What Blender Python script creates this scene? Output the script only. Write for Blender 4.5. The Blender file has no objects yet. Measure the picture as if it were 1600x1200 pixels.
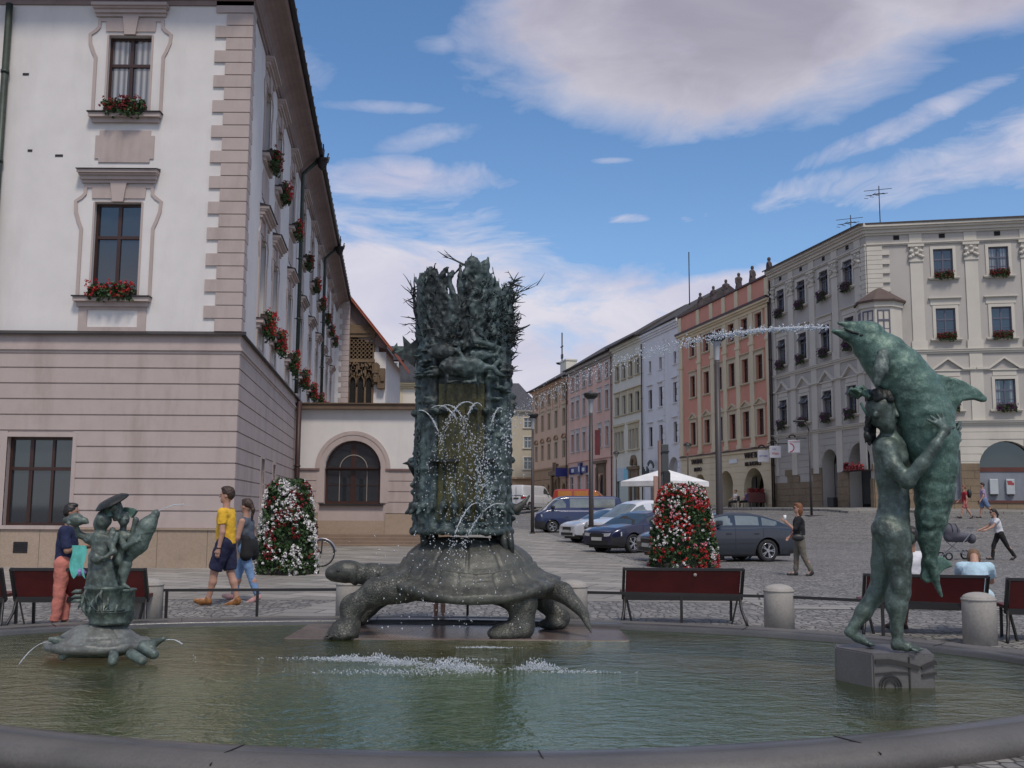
import bpy, bmesh, math, random
from mathutils import Vector, Matrix, noise as mnoise
PI = math.pi
rad = math.radians
random.seed(7)
SC = bpy.context.scene
COL = SC.collection

# ------------------------------------------------------------------ camera
cd = bpy.data.cameras.new('camera'); cam = bpy.data.objects.new('camera', cd); COL.objects.link(cam)
cd.sensor_width = 36; cd.lens = 36; cd.clip_start = .05; cd.clip_end = 6000
cam.matrix_world = Matrix.Translation((0, 0, 1.5)) @ Matrix.Rotation(rad(90 + 6.95), 4, 'X') @ Matrix.Rotation(rad(.35), 4, 'Z')
SC.camera = cam
SC.view_settings.view_transform = 'Standard'; SC.view_settings.look = 'None'
SC.view_settings.exposure = -.07; SC.view_settings.gamma = 1.0

# ------------------------------------------------------------------ sky and sun
SUN_EL, SUN_AZ = 56, 163      # azimuth measured clockwise from +Y (the way the camera looks)
W = bpy.data.worlds.new("World"); SC.world = W; W.use_nodes = True
nt = W.node_tree; nt.nodes.clear()
class NG:
    """small helper to wire nodes"""
    def __init__(s, t): s.t = t
    def n(s, typ, **k):
        o = s.t.nodes.new(typ)
        for a, b in k.items():
            if a.startswith('i_'):
                key = a[2:]; key = int(key) if key.isdigit() else key.replace('_', ' ')
                s.put(o.inputs[key], b)
            else: setattr(o, a, b)
        return o
    def put(s, sock, v):
        if isinstance(v, bpy.types.NodeSocket): s.t.links.new(v, sock)
        elif isinstance(v, bpy.types.Node): s.t.links.new(v.outputs[0], sock)
        elif isinstance(v, (tuple, list)) and len(v) == 3 and sock.type == 'RGBA': sock.default_value = (*v, 1)
        else: sock.default_value = v
    def math(s, op, a, b=0.0, clamp=False):
        o = s.t.nodes.new('ShaderNodeMath'); o.operation = op; o.use_clamp = clamp
        s.put(o.inputs[0], a); s.put(o.inputs[1], b); return o.outputs[0]
    def mix(s, f, a, b, typ='RGBA', blend='MIX'):
        o = s.t.nodes.new('ShaderNodeMix'); o.data_type = typ
        if typ == 'RGBA':
            o.blend_type = blend; s.put(o.inputs[0], f); s.put(o.inputs[6], a); s.put(o.inputs[7], b); return o.outputs[2]
        s.put(o.inputs[0], f); s.put(o.inputs[2], a); s.put(o.inputs[3], b); return o.outputs[0]
    def ramp(s, f, stops, interp='LINEAR'):
        o = s.t.nodes.new('ShaderNodeValToRGB'); o.color_ramp.interpolation = interp
        e = o.color_ramp.elements
        while len(e) < len(stops): e.new(.5)
        for q, (p, c) in zip(e, stops):
            q.position = p; q.color = (c, c, c, 1) if not isinstance(c, (tuple, list)) else (*c, 1)
        s.put(o.inputs[0], f); return o.outputs[0]
    def noise(s, vec, scale, detail=4, rough=.55, dist=0.0):
        o = s.t.nodes.new('ShaderNodeTexNoise'); s.put(o.inputs['Vector'], vec)
        o.inputs['Scale'].default_value = scale; o.inputs['Detail'].default_value = detail
        o.inputs['Roughness'].default_value = rough; o.inputs['Distortion'].default_value = dist
        return o.outputs[0]
g = NG(nt)
sky = g.n('ShaderNodeTexSky', sky_type='NISHITA', sun_disc=False, sun_elevation=rad(SUN_EL), sun_rotation=rad(SUN_AZ), altitude=200, air_density=1.0, dust_density=.6, ozone_density=1.6)
tc = g.n('ShaderNodeTexCoord')
sep = g.n('ShaderNodeSeparateXYZ', i_0=tc.outputs['Generated'])
X_, Y_, Z_ = sep.outputs
ya = g.math('MAXIMUM', Y_, .05)
az = g.math('ARCTAN2', X_, Y_)                    # 0 straight ahead, + to the right
el = g.math('ARCSINE', Z_)
# stretched coordinates of the cloud layer (clouds flatten towards the horizon)
cmb = g.n('ShaderNodeCombineXYZ', i_0=az, i_1=g.math('MULTIPLY', el, 2.4), i_2=0.37)
wn = g.n('ShaderNodeTexNoise', i_Vector=cmb.outputs[0]); wn.inputs['Scale'].default_value = 2.6; wn.inputs['Detail'].default_value = 4
wv = g.n('ShaderNodeVectorMath', operation='MULTIPLY_ADD'); g.put(wv.inputs[0], wn.outputs['Color']); wv.inputs[1].default_value = (.34, .34, .0); g.put(wv.inputs[2], cmb.outputs[0])
n1 = g.noise(wv.outputs[0], 4.6, 12, .62, .2)
n2 = g.noise(cmb.outputs[0], 1.3, 4, .5, .2)
n3 = g.noise(wv.outputs[0], 15.0, 8, .62, .2)
def blob(a0, e0, ra, re, tilt=0.0):
    """soft mask round one sky direction (radians)"""
    da = g.math('SUBTRACT', az, a0); de = g.math('SUBTRACT', g.math('SUBTRACT', el, e0), g.math('MULTIPLY', da, tilt))
    q = g.math('ADD', g.math('POWER', g.math('DIVIDE', da, ra), 2), g.math('POWER', g.math('DIVIDE', de, re), 2))
    return g.math('SUBTRACT', 1.0, q)
def mx(*a):
    r = a[0]
    for b in a[1:]: r = g.math('MAXIMUM', r, b)
    return r
wob = g.math('MULTIPLY', g.math('SUBTRACT', n1, .5), 4.2)
wob3 = g.math('MULTIPLY', g.math('SUBTRACT', n3, .5), 2.4)
big = mx(blob(.20, .455, .275, .11), blob(.42, .50, .27, .10, -.05), blob(.75, .56, .32, .14))
streak = mx(blob(.39, .352, .11, .013, .30), blob(.37, .300, .21, .024, .10), blob(.52, .33, .12, .04, .2), blob(-.105, .316, .09, .020, .04), blob(.112, .281, .028, .006))
low = mx(blob(-.09, .165, .30, .122, -.08), blob(.12, .13, .22, .085, -.25), blob(-.3, .17, .16, .1), blob(.3, .21, .2, .03, .1))
hi = mx(blob(-.085, .357, .05, .012, .2), blob(-.14, .382, .06, .006), blob(-.21, .41, .035, .03), blob(-.08, .44, .03, .012), blob(.1, .335, .02, .003))
m_big = g.math('MULTIPLY', g.math('ADD', g.math('ADD', big, g.math('MULTIPLY', wob, .32)), g.math('MULTIPLY', wob3, .10)), 1.8, True)
m_str = g.math('MULTIPLY', g.math('ADD', g.math('ADD', streak, g.math('MULTIPLY', wob, 1.7)), g.math('MULTIPLY', wob3, .8)), .65, True)
m_low = g.math('MULTIPLY', g.math('ADD', g.math('ADD', low, g.math('MULTIPLY', wob, .8)), g.math('MULTIPLY', wob3, .3)), 1.35, True)
m_hi = g.math('MULTIPLY', g.math('MULTIPLY', g.math('ADD', g.math('ADD', hi, g.math('MULTIPLY', wob, 1.8)), g.math('MULTIPLY', wob3, 1.1)), .7, True), .45)
# everywhere else round the dome: broken cloud
side = g.math('MULTIPLY', g.math('SUBTRACT', g.math('ABSOLUTE', az), .85), 4.0, True)
up = g.math('MULTIPLY', g.math('SUBTRACT', el, .62), 6.0, True)
m_rest = g.math('MULTIPLY', g.math('MULTIPLY', g.math('SUBTRACT', g.math('ADD', n2, g.math('MULTIPLY', wob, .12)), .40), 5.0, True), g.math('MAXIMUM', side, up))
haze = g.math('MULTIPLY', g.ramp(el, [(0, .7), (.10, .35), (.20, .08), (.4, 0)]), 1.0)
cover = mx(m_big, m_str, m_low, m_hi, m_rest, haze)
# cloud body colour: bright edges, grey thick bellies
thick = g.math('MULTIPLY', g.math('ADD', g.math('SUBTRACT', big, .06), g.math('MULTIPLY', wob, .28)), 1.25, True)
shade = g.noise(cmb.outputs[0], 5.0, 6, .55, .5)
ccol = g.mix(g.math('MULTIPLY', thick, .95), g.mix(g.ramp(shade, [(.35, 0.0), (.65, 1.0)]), (.56, .57, .74), (.78, .76, .84)), g.mix(g.ramp(shade, [(.35, 0.0), (.7, 1.0)]), (.36, .345, .43), (.47, .45, .54)))
SKYK = .13
cl10 = g.mix(1.0, ccol, (1 / SKYK, 1 / SKYK, 1 / SKYK), blend='MULTIPLY')
tint = g.mix(1.0, sky.outputs[0], (.74, .98, 1.16), blend='MULTIPLY')
skyc = g.mix(cover, tint, cl10)
bg = g.n('ShaderNodeBackground', i_0=skyc, i_1=SKYK)
wo = g.n('ShaderNodeOutputWorld', i_0=bg.outputs[0])

sd = bpy.data.lights.new('sun', 'SUN'); sun = bpy.data.objects.new('sun', sd); COL.objects.link(sun)
sd.energy = 2.35; sd.angle = rad(11); sd.color = (1, .90, .79)
a_, e_ = rad(SUN_AZ), rad(SUN_EL)
sdir = Vector((math.sin(a_) * math.cos(e_), math.cos(a_) * math.cos(e_), math.sin(e_)))
sun.rotation_euler = sdir.to_track_quat('Z', 'Y').to_euler()

# ------------------------------------------------------------------ materials
def new_mat(name):
    m = bpy.data.materials.new(name); m.use_nodes = True
    for n in list(m.node_tree.nodes): m.node_tree.nodes.remove(n)
    gg = NG(m.node_tree)
    b = gg.n('ShaderNodeBsdfPrincipled'); o = gg.n('ShaderNodeOutputMaterial', i_0=b.outputs[0])
    return m, gg, b, o
def mat(name, col, rough=.8, metal=0.0, var=.12, scale=2.0, bump=0.0, bscale=20.0, spec=.5, coat=0.0, stain=0.0, stcol=None, stscale=.7, emis=None):
    """plain painted or raw surface with soft mottling, optional vertical stains and grain"""
    m, q, b, o = new_mat(name)
    t = q.n('ShaderNodeTexCoord'); P = t.outputs['Object']
    n = q.noise(P, scale, 5, .6)
    lo = tuple(c * (1 - var) for c in col); hi_ = tuple(min(1, c * (1 + var)) for c in col)
    c = q.mix(q.ramp(n, [(.3, 0), (.7, 1)]), lo, hi_)
    if stain:
        mp = q.n('ShaderNodeMapping', i_0=P); mp.inputs['Scale'].default_value = (1, 1, .22)
        s = q.noise(mp.outputs[0], stscale, 7, .68)
        c = q.mix(q.math('MULTIPLY', q.ramp(s, [(.50, 0), (.74, 1)]), stain), c, stcol or tuple(x * .55 for x in col))
    q.put(b.inputs['Base Color'], c)
    b.inputs['Roughness'].default_value = rough; b.inputs['Metallic'].default_value = metal
    b.inputs['Specular IOR Level'].default_value = spec
    if coat: b.inputs['Coat Weight'].default_value = coat; b.inputs['Coat Roughness'].default_value = .05
    if bump:
        bn = q.n('ShaderNodeBump', i_Height=q.noise(P, bscale, 4, .6)); bn.inputs['Strength'].default_value = bump; bn.inputs['Distance'].default_value = .02
        q.put(b.inputs['Normal'], bn.outputs[0])
    if emis: b.inputs['Emission Color'].default_value = (*emis, 1); b.inputs['Emission Strength'].default_value = 1
    return m
def srgb(r, g_, b):
    f = lambda c: (c / 255 / 12.92) if c / 255 <= .04045 else ((c / 255 + .055) / 1.055) ** 2.4
    return (f(r), f(g_), f(b))

# ------------------------------------------------------------------ mesh building
class MB:
    def __init__(s): s.v = []; s.f = []; s.m = []; s.sm = []
    def add(s, vs, fs, mi=0, smooth=False):
        k = len(s.v); s.v += [tuple(p) for p in vs]
        for f in fs: s.f.append(tuple(i + k for i in f)); s.m.append(mi); s.sm.append(smooth)
        return s
    def box(s, x0, x1, y0, y1, z0, z1, mi=0):
        return s.add([(x0, y0, z0), (x1, y0, z0), (x1, y1, z0), (x0, y1, z0), (x0, y0, z1), (x1, y0, z1), (x1, y1, z1), (x0, y1, z1)],
                     [(0, 3, 2, 1), (4, 5, 6, 7), (0, 1, 5, 4), (1, 2, 6, 5), (2, 3, 7, 6), (3, 0, 4, 7)], mi)
    def bbox(s, x0, x1, y0, y1, z0, z1, b=.01, mi=0):
        """box with bevelled vertical and top edges"""
        bm = bmesh.new(); bmesh.ops.create_cube(bm, size=1)
        for v in bm.verts: v.co = Vector(((x0 + x1) / 2 + v.co.x * (x1 - x0), (y0 + y1) / 2 + v.co.y * (y1 - y0), (z0 + z1) / 2 + v.co.z * (z1 - z0)))
        bmesh.ops.bevel(bm, geom=bm.edges[:], offset=b, segments=2, affect='EDGES', profile=.5)
        return s.addbm(bm, mi)
    def addbm(s, bm, mi=0, smooth=False, M=None):
        bm.verts.index_update()
        vs = [(M @ v.co if M else v.co) for v in bm.verts]
        s.add(vs, [[v.index for v in f.verts] for f in bm.faces], mi, smooth); bm.free(); return s
    def obox(s, M, sx, sy, sz, mi=0):
        k = len(s.v); s.box(-sx / 2, sx / 2, -sy / 2, sy / 2, -sz / 2, sz / 2, mi)
        for i in range(k, len(s.v)): s.v[i] = tuple(M @ Vector(s.v[i]))
        return s
    def bar(s, a, b, w, h=None, mi=0, up=(0, 0, 1)):
        a = Vector(a); b = Vector(b); d = b - a; L = d.length
        if L < 1e-6: return s
        x = d / L; u = Vector(up)
        if abs(x.dot(u)) > .98: u = Vector((1, 0, 0))
        y = u.cross(x).normalized(); z = x.cross(y)
        M = Matrix((x, y, z)).transposed().to_4x4(); M.translation = (a + b) / 2
        return s.obox(M, L, w, h or w, mi)
    def tube(s, pts, rr, n=8, mi=0, caps=True, smooth=True):
        pts = [Vector(p) for p in pts]
        if not isinstance(rr, (list, tuple)): rr = [rr] * len(pts)
        k = len(s.v); prev = None; N = len(pts)
        for i, p in enumerate(pts):
            d = (pts[min(i + 1, N - 1)] - pts[max(i - 1, 0)])
            if d.length < 1e-9: d = Vector((0, 0, 1))
            d.normalize()
            if prev is None:
                u = Vector((0, 0, 1)) if abs(d.z) < .9 else Vector((1, 0, 0))
                u = (u - d * u.dot(d)).normalized()
            else:
                u = prev - d * prev.dot(d); u = u.normalized() if u.length > 1e-6 else d.orthogonal().normalized()
            prev = u; w = d.cross(u)
            for j in range(n):
                a = 2 * PI * j / n; s.v.append(tuple(p + (u * math.cos(a) + w * math.sin(a)) * rr[i]))
        for i in range(N - 1):
            for j in range(n):
                a = k + i * n + j; b = k + i * n + (j + 1) % n
                s.f.append((a, b, b + n, a + n)); s.m.append(mi); s.sm.append(smooth)
        if caps:
            s.f.append(tuple(k + j for j in range(n))[::-1]); s.m.append(mi); s.sm.append(False)
            s.f.append(tuple(k + (N - 1) * n + j for j in range(n))); s.m.append(mi); s.sm.append(False)
        return s
    def lathe(s, prof, n=24, c=(0, 0, 0), mi=0, smooth=True, M=None, sweep=2 * PI):
        k = len(s.v); full = sweep > 6.28; nn = n if full else n + 1
        for r, z in prof:
            for j in range(nn):
                a = sweep * j / n; p = Vector((r * math.cos(a), r * math.sin(a), z))
                if M: p = M @ p
                s.v.append((p.x + c[0], p.y + c[1], p.z + c[2]))
        for i in range(len(prof) - 1):
            for j in range(n):
                a = k + i * nn + j; b = k + i * nn + (j + 1) % nn
                s.f.append((a, b, b + nn, a + nn)); s.m.append(mi); s.sm.append(smooth)
        return s
    def prism(s, poly, y0, y1, mi=0, axis='y'):
        """extrude an (x,z) polygon along y (axis='y'), an (x,y) polygon along z (axis='z') or a (y,z) polygon along x"""
        n = len(poly)
        mk = {'y': lambda p, t: (p[0], t, p[1]), 'z': lambda p, t: (p[0], p[1], t), 'x': lambda p, t: (t, p[0], p[1])}[axis]
        vs = [mk(p, y0) for p in poly] + [mk(p, y1) for p in poly]
        fs = [tuple(range(n)), tuple(range(2 * n - 1, n - 1, -1))] + [(i, i + n, (i + 1) % n + n, (i + 1) % n) for i in range(n)]
        return s.add(vs, fs, mi)
    def strip(s, path, w, y0, y1, mi=0, closed=False):
        """flat band of width w along an (x,z) polyline, y0..y1 thick"""
        n = len(path); L = []; Rr = []
        for i in range(n):
            a = Vector(path[i - 1] if (i or closed) else path[i]); b = Vector(path[(i + 1) % n] if (i < n - 1 or closed) else path[i])
            d = (b - a).normalized(); nn = Vector((-d.y, d.x)); p = Vector(path[i])
            L.append(p + nn * w / 2); Rr.append(p - nn * w / 2)
        for i in range(n if closed else n - 1):
            j = (i + 1) % n
            s.prism([L[i], L[j], Rr[j], Rr[i]], y0, y1, mi)
        return s
    def build(s, name, mats, parent=None, M=None, smooth=None, fix=True):
        me = bpy.data.meshes.new(name); me.from_pydata(s.v, [], s.f)
        for m_ in (mats if isinstance(mats, (list, tuple)) else [mats]): me.materials.append(m_)
        me.polygons.foreach_set('material_index', s.m)
        me.polygons.foreach_set('use_smooth', [bool(x) if smooth is None else smooth for x in s.sm])
        if fix:
            bm = bmesh.new(); bm.from_mesh(me); bmesh.ops.recalc_face_normals(bm, faces=bm.faces[:]); bm.to_mesh(me); bm.free()
        me.update()
        return link(name, me, parent, M)
def link(name, me, parent=None, M=None):
    o = bpy.data.objects.new(name, me); COL.objects.link(o)
    if parent is not None: o.parent = parent
    if M is not None: o.matrix_local = M
    return o
def T(x=0, y=0, z=0, rz=0.0): return Matrix.Translation((x, y, z)) @ Matrix.Rotation(rz, 4, 'Z')
def tag(o, label=None, cat=None, group=None, kind=None):
    if label: o['label'] = label
    if cat: o['category'] = cat
    if group: o['group'] = group
    if kind: o['kind'] = kind
    return o
def thing(name, label, cat, M=None, group=None):
    o = bpy.data.objects.new(name, None); COL.objects.link(o); o.empty_display_size = .2
    if M is not None: o.matrix_world = M
    return tag(o, label, cat, group)
def copy_tree(o, parent=None):
    c = o.copy(); COL.objects.link(c)
    if parent is not None: c.parent = parent
    for ch in list(o.children): copy_tree(ch, c)
    return c
def ss(t): t = max(0, min(1, t)); return t * t * (3 - 2 * t)
def gz(x, y):
    d = max(0.0, .977 * (20.5 - x) + .214 * (58 - y))
    return 1.62 * ss((y - 31) / 30) * (.17 + .83 * math.exp(-(d / 9) ** 2)) + .5 * ss((y - 70) / 45)
def lerp(a, b, t): return a + (b - a) * t
# sculpted solid: distance fields of tapered capsules, ellipsoids and slabs, blended smoothly and skinned as one surface
import numpy as np
def surface_nets(D, org, h):
    ins = D < 0; nx, ny, nz = D.shape
    c = np.zeros((nx - 1, ny - 1, nz - 1), np.int8)
    for dx in (0, 1):
        for dy in (0, 1):
            for dz in (0, 1): c += ins[dx:nx - 1 + dx, dy:ny - 1 + dy, dz:nz - 1 + dz]
    act = (c > 0) & (c < 8); idx = -np.ones(act.shape, np.int64); ijk = np.argwhere(act); idx[act] = np.arange(len(ijk))
    acc = np.zeros((len(ijk), 3)); cnt = np.zeros(len(ijk)); I, J, K_ = ijk.T
    cor = [(a, b, d) for a in (0, 1) for b in (0, 1) for d in (0, 1)]
    for a in cor:
        for ax in range(3):
            if a[ax]: continue
            b = list(a); b[ax] = 1
            va = D[I + a[0], J + a[1], K_ + a[2]]; vb = D[I + b[0], J + b[1], K_ + b[2]]; m = (va < 0) != (vb < 0)
            t = np.where(m, va / np.where(m, va - vb, 1), 0); p = np.repeat(np.array([a], float), len(ijk), 0); p[:, ax] += t
            acc[m] += p[m]; cnt[m] += 1
    V = np.array(org) + (ijk + acc / cnt[:, None]) * h
    F = []
    for ax in range(3):
        s0 = [slice(1, -1)] * 3; s0[ax] = slice(0, -1); s1 = list(s0); s1[ax] = slice(1, None)
        A_, B_ = ins[tuple(s0)], ins[tuple(s1)]
        for flip, msk in ((0, A_ & ~B_), (1, ~A_ & B_)):
            e = np.argwhere(msk); off = [1, 1, 1]; off[ax] = 0; e = e + off
            u, w = [(1, 2), (2, 0), (0, 1)][ax]; q = []
            for du, dw in ((-1, -1), (0, -1), (0, 0), (-1, 0)):
                k = e.copy(); k[:, u] += du; k[:, w] += dw; q.append(idx[k[:, 0], k[:, 1], k[:, 2]])
            q = np.stack(q, 1); F.append(q[:, ::-1] if flip else q)
    return V, np.concatenate(F)
def prim_bounds(p):
    if p[0] in ('c', 'cf'): P = np.array([p[1], p[3]]); r = max(p[2], p[4]); return P.min(0) - r, P.max(0) + r
    if p[0] == 'e': r = max(p[2]) if len(p) > 3 and p[3] is not None else np.array(p[2]); return np.array(p[1]) - r, np.array(p[1]) + r
    if p[0] == 'slab': P = np.array(p[1]); return P.min(0) - [0, p[2], 0], P.max(0) + [0, p[2], 0]
    return np.array(p[2]), np.array(p[3])          # ('fn', function, lo, hi)
def prim_sdf(p, X, Y, Z):
    if p[0] == 'cf':                                # like 'c' but cut flat at its second end
        a, b = np.array(p[1], float), np.array(p[3], float); d = b - a; L = max(float(np.sqrt(d @ d)), 1e-5); s_ = ((X - a[0]) * d[0] + (Y - a[1]) * d[1] + (Z - a[2]) * d[2]) / L
        t = np.maximum(s_ / L, 0)
        return np.maximum(np.sqrt((X - a[0] - t * d[0]) ** 2 + (Y - a[1] - t * d[1]) ** 2 + (Z - a[2] - t * d[2]) ** 2) - (p[2] + (p[4] - p[2]) * np.minimum(t, 1.2)), s_ - L)
    if p[0] == 'c':
        a, b = np.array(p[1], float), np.array(p[3], float); d = b - a; L2 = max(float(d @ d), 1e-9)
        t = np.clip(((X - a[0]) * d[0] + (Y - a[1]) * d[1] + (Z - a[2]) * d[2]) / L2, 0, 1)
        return np.sqrt((X - a[0] - t * d[0]) ** 2 + (Y - a[1] - t * d[1]) ** 2 + (Z - a[2] - t * d[2]) ** 2) - (p[2] + (p[4] - p[2]) * t)
    if p[0] == 'e':
        x, y, z = X - p[1][0], Y - p[1][1], Z - p[1][2]
        if len(p) > 3 and p[3] is not None:
            R = np.array(p[3].to_3x3()).T; x, y, z = R[0, 0] * x + R[0, 1] * y + R[0, 2] * z, R[1, 0] * x + R[1, 1] * y + R[1, 2] * z, R[2, 0] * x + R[2, 1] * y + R[2, 2] * z
        r = p[2]; k0 = np.sqrt((x / r[0]) ** 2 + (y / r[1]) ** 2 + (z / r[2]) ** 2); k1 = np.sqrt((x / r[0] ** 2) ** 2 + (y / r[1] ** 2) ** 2 + (z / r[2] ** 2) ** 2)
        return np.where(k0 < .05, -min(r), k0 * (k0 - 1) / np.maximum(k1, 1e-6))
    if p[0] == 'slab':                              # polygon in x/z, half thickness along y
        P = p[1]; yc = sum(q[1] for q in P) / len(P); d = np.full(X.shape, 1e9); s = np.ones(X.shape)
        for i in range(len(P)):
            ax, az_, bx, bz = P[i][0], P[i][2], P[i - 1][0], P[i - 1][2]; ex, ez = bx - ax, bz - az_; wx, wz = X - ax, Z - az_
            t = np.clip((wx * ex + wz * ez) / (ex * ex + ez * ez + 1e-12), 0, 1); d = np.minimum(d, (wx - ex * t) ** 2 + (wz - ez * t) ** 2)
            c1 = Z >= az_; c2 = Z < bz; c3 = ex * wz > ez * wx; s = np.where((c1 & c2 & c3) | (~c1 & ~c2 & ~c3), -s, s)
        return np.maximum(s * np.sqrt(d), np.abs(Y - yc) - p[2])
    return p[1](X, Y, Z)
def solid(name, parts, voxel, mats, parent=None, M=None, smooth=6, disp=0.0, dscale=8.0, extra=None, seed=0, blend=.03):
    bs = [prim_bounds(p) for p in parts]; lo = np.min([b[0] for b in bs], 0) - 4 * voxel; hi_ = np.max([b[1] for b in bs], 0) + 4 * voxel
    n = np.ceil((hi_ - lo) / voxel).astype(int) + 1; D = np.full(n, 1.0, np.float64)
    for p, (b0, b1) in zip(parts, bs):
        k = blend if p[0] in ('fn',) else min(blend, .8 * (min(p[2], p[4]) if p[0] in ('c', 'cf') else min(p[2]) if p[0] == 'e' else p[2])); k = max(k, 1e-4)
        i0 = np.maximum(np.floor((b0 - lo - k) / voxel).astype(int) - 2, 0); i1 = np.minimum(np.ceil((b1 - lo + k) / voxel).astype(int) + 3, n)
        X, Y, Z = np.meshgrid(*[lo[a] + voxel * np.arange(i0[a], i1[a]) for a in range(3)], indexing='ij')
        d = prim_sdf(p, X, Y, Z); sl = tuple(slice(i0[a], i1[a]) for a in range(3)); o = D[sl]
        hh = np.maximum(k - np.abs(o - d), 0) / k; D[sl] = np.minimum(o, d) - hh * hh * k * .25
    V, F = surface_nets(D, lo, voxel)
    me = bpy.data.meshes.new(name); me.from_pydata(V.tolist(), [], F.tolist()); me.update()
    if smooth:
        E_ = np.empty(len(me.edges) * 2, np.int64); me.edges.foreach_get('vertices', E_); E_ = E_.reshape(-1, 2); deg = np.bincount(E_.ravel(), minlength=len(V))[:, None]
        for _ in range(max(1, smooth // 2)):
            A_ = np.zeros_like(V); np.add.at(A_, E_[:, 0], V[E_[:, 1]]); np.add.at(A_, E_[:, 1], V[E_[:, 0]]); V = .5 * V + .5 * A_ / deg
        me.vertices.foreach_set('co', V.ravel()); me.update()
    if disp:
        nn = [tuple(v.normal) for v in me.vertices]
        for v, q in zip(me.vertices, nn): v.co += Vector(q) * (mnoise.fractal(v.co * dscale + Vector((seed, 0, 0)), .8, 2.1, 4) * disp)
    if extra: extra(me)
    for m_ in (mats if isinstance(mats, (list, tuple)) else [mats]): me.materials.append(m_)
    me.polygons.foreach_set('use_smooth', [True] * len(me.polygons)); me.update()
    return link(name, me, parent, M)
FONT = None
def text_obj(name, s, size, m, parent=None, M=None, depth=.01, align='CENTER'):
    """raised lettering converted to a mesh; lies in the local x/z plane, read from -y"""
    cu = bpy.data.curves.new(name, 'FONT'); cu.body = s; cu.size = size; cu.extrude = depth / 2; cu.align_x = align; cu.align_y = 'CENTER'
    cu.resolution_u = 3
    t = bpy.data.objects.new('t', cu); COL.objects.link(t)
    dg = bpy.context.evaluated_depsgraph_get(); dg.update()
    me = bpy.data.meshes.new_from_object(t.evaluated_get(dg)); bpy.data.objects.remove(t); bpy.data.curves.remove(cu)
    me.transform(Matrix.Rotation(PI / 2, 4, 'X')); me.materials.clear(); me.materials.append(m); me.name = name
    return link(name, me, parent, M)
# ------------------------------------------------------------------ facade kit (local frame: x along the wall, z up, the street on the -y side)
def arc_pts(x0, x1, zs, rise, n=14):
    """points of an arch from the left springing to the right one"""
    w = (x1 - x0) / 2; c = (x0 + x1) / 2
    if rise >= w * .98: return [(c - w * math.cos(PI * i / n), zs + rise * math.sin(PI * i / n)) for i in range(n + 1)]
    R = (w * w + rise * rise) / (2 * rise); a = math.asin(w / R)
    return [(c + R * math.sin(-a + 2 * a * i / n), zs + rise - R + R * math.cos(-a + 2 * a * i / n)) for i in range(n + 1)]
def wall(mb, x0, x1, z0, z1, holes=(), d=.25, y=0.0, mi=0, rmi=None):
    """front skin with openings (x0,x1,z0,z1,rise) and their reveals"""
    rmi = mi if rmi is None else rmi
    xs = sorted({x0, x1} | {h[0] for h in holes} | {h[1] for h in holes}); zs = sorted({z0, z1} | {h[2] for h in holes} | {h[3] for h in holes})
    xs = [v for v in xs if x0 - 1e-6 <= v <= x1 + 1e-6]; zs = [v for v in zs if z0 - 1e-6 <= v <= z1 + 1e-6]
    for i in range(len(xs) - 1):
        for j in range(len(zs) - 1):
            a, b, c, e = xs[i], xs[i + 1], zs[j], zs[j + 1]; mx_, mz = (a + b) / 2, (c + e) / 2
            if any(h[0] < mx_ < h[1] and h[2] < mz < h[3] for h in holes): continue
            mb.add([(a, y, c), (b, y, c), (b, y, e), (a, y, e)], [(0, 1, 2, 3)], mi)
    for h in holes:
        a, b, c, e = h[:4]; rise = h[4] if len(h) > 4 else 0
        if rise:
            zs_ = e - rise; pts = arc_pts(a, b, zs_, rise)
            half = len(pts) // 2
            for i in range(len(pts) - 1):
                p, q = pts[i], pts[i + 1]; corner = (a, e) if i < half else (b, e)
                mb.add([(p[0], y, p[1]), (q[0], y, q[1]), (corner[0], y, corner[1])], [(0, 1, 2)], mi)
            out = [(a, c)] + pts + [(b, c)]
        else: out = [(a, c), (a, e), (b, e), (b, c)]
        n = len(out)
        for i in range(n):
            p, q = out[i], out[(i + 1) % n]
            mb.add([(p[0], y, p[1]), (q[0], y, q[1]), (q[0], y + d, q[1]), (p[0], y + d, p[1])], [(0, 1, 2, 3)], rmi)
def minus(iv, cuts):
    out = [iv]
    for c0, c1 in cuts:
        nx = []
        for a, b in out:
            if c1 <= a or c0 >= b: nx.append((a, b)); continue
            if c0 > a: nx.append((a, c0))
            if c1 < b: nx.append((c1, b))
        out = nx
    return [o for o in out if o[1] - o[0] > .03]
def courses(mb, x0, x1, z0, z1, step, gap=.03, proud=.03, holes=(), mi=0, y=0.0):
    """rusticated courses: bands split round the openings"""
    n = max(1, round((z1 - z0) / step)); st = (z1 - z0) / n
    for k in range(n):
        a, b = z0 + k * st + (gap if k else 0), z0 + (k + 1) * st
        cuts = []
        for h in holes:
            if h[2] < b - .01 and h[3] > a + .01:
                if len(h) > 4 and h[4] and a > h[3] - h[4]:
                    zs_ = h[3] - h[4]; w = (h[1] - h[0]) / 2; t = min(1, (a - zs_) / h[4]); hw = w * math.sqrt(max(0, 1 - t * t)); c = (h[0] + h[1]) / 2
                    cuts.append((c - hw - .02, c + hw + .02))
                else: cuts.append((h[0], h[1]))
        for p, q in minus((x0, x1), cuts): mb.box(p, q, y - proud, y, a, b, mi)
def cornice(mb, x0, x1, z, steps, mi=0, y=0.0, ret=(0, 0)):
    """steps: (height, projection) from below upwards"""
    for h, p in steps:
        mb.box(x0 - (p if ret[0] else 0), x1 + (p if ret[1] else 0), y - p, y, z, z + h, mi); z += h
    return z
MESH = {}
def cached(key, fn):
    if key not in MESH: MESH[key] = fn()
    return MESH[key]
def mesh_of(mb, name, mats, smooth=None):
    o = mb.build(name, mats, smooth=smooth); me = o.data; bpy.data.objects.remove(o); return me
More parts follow.
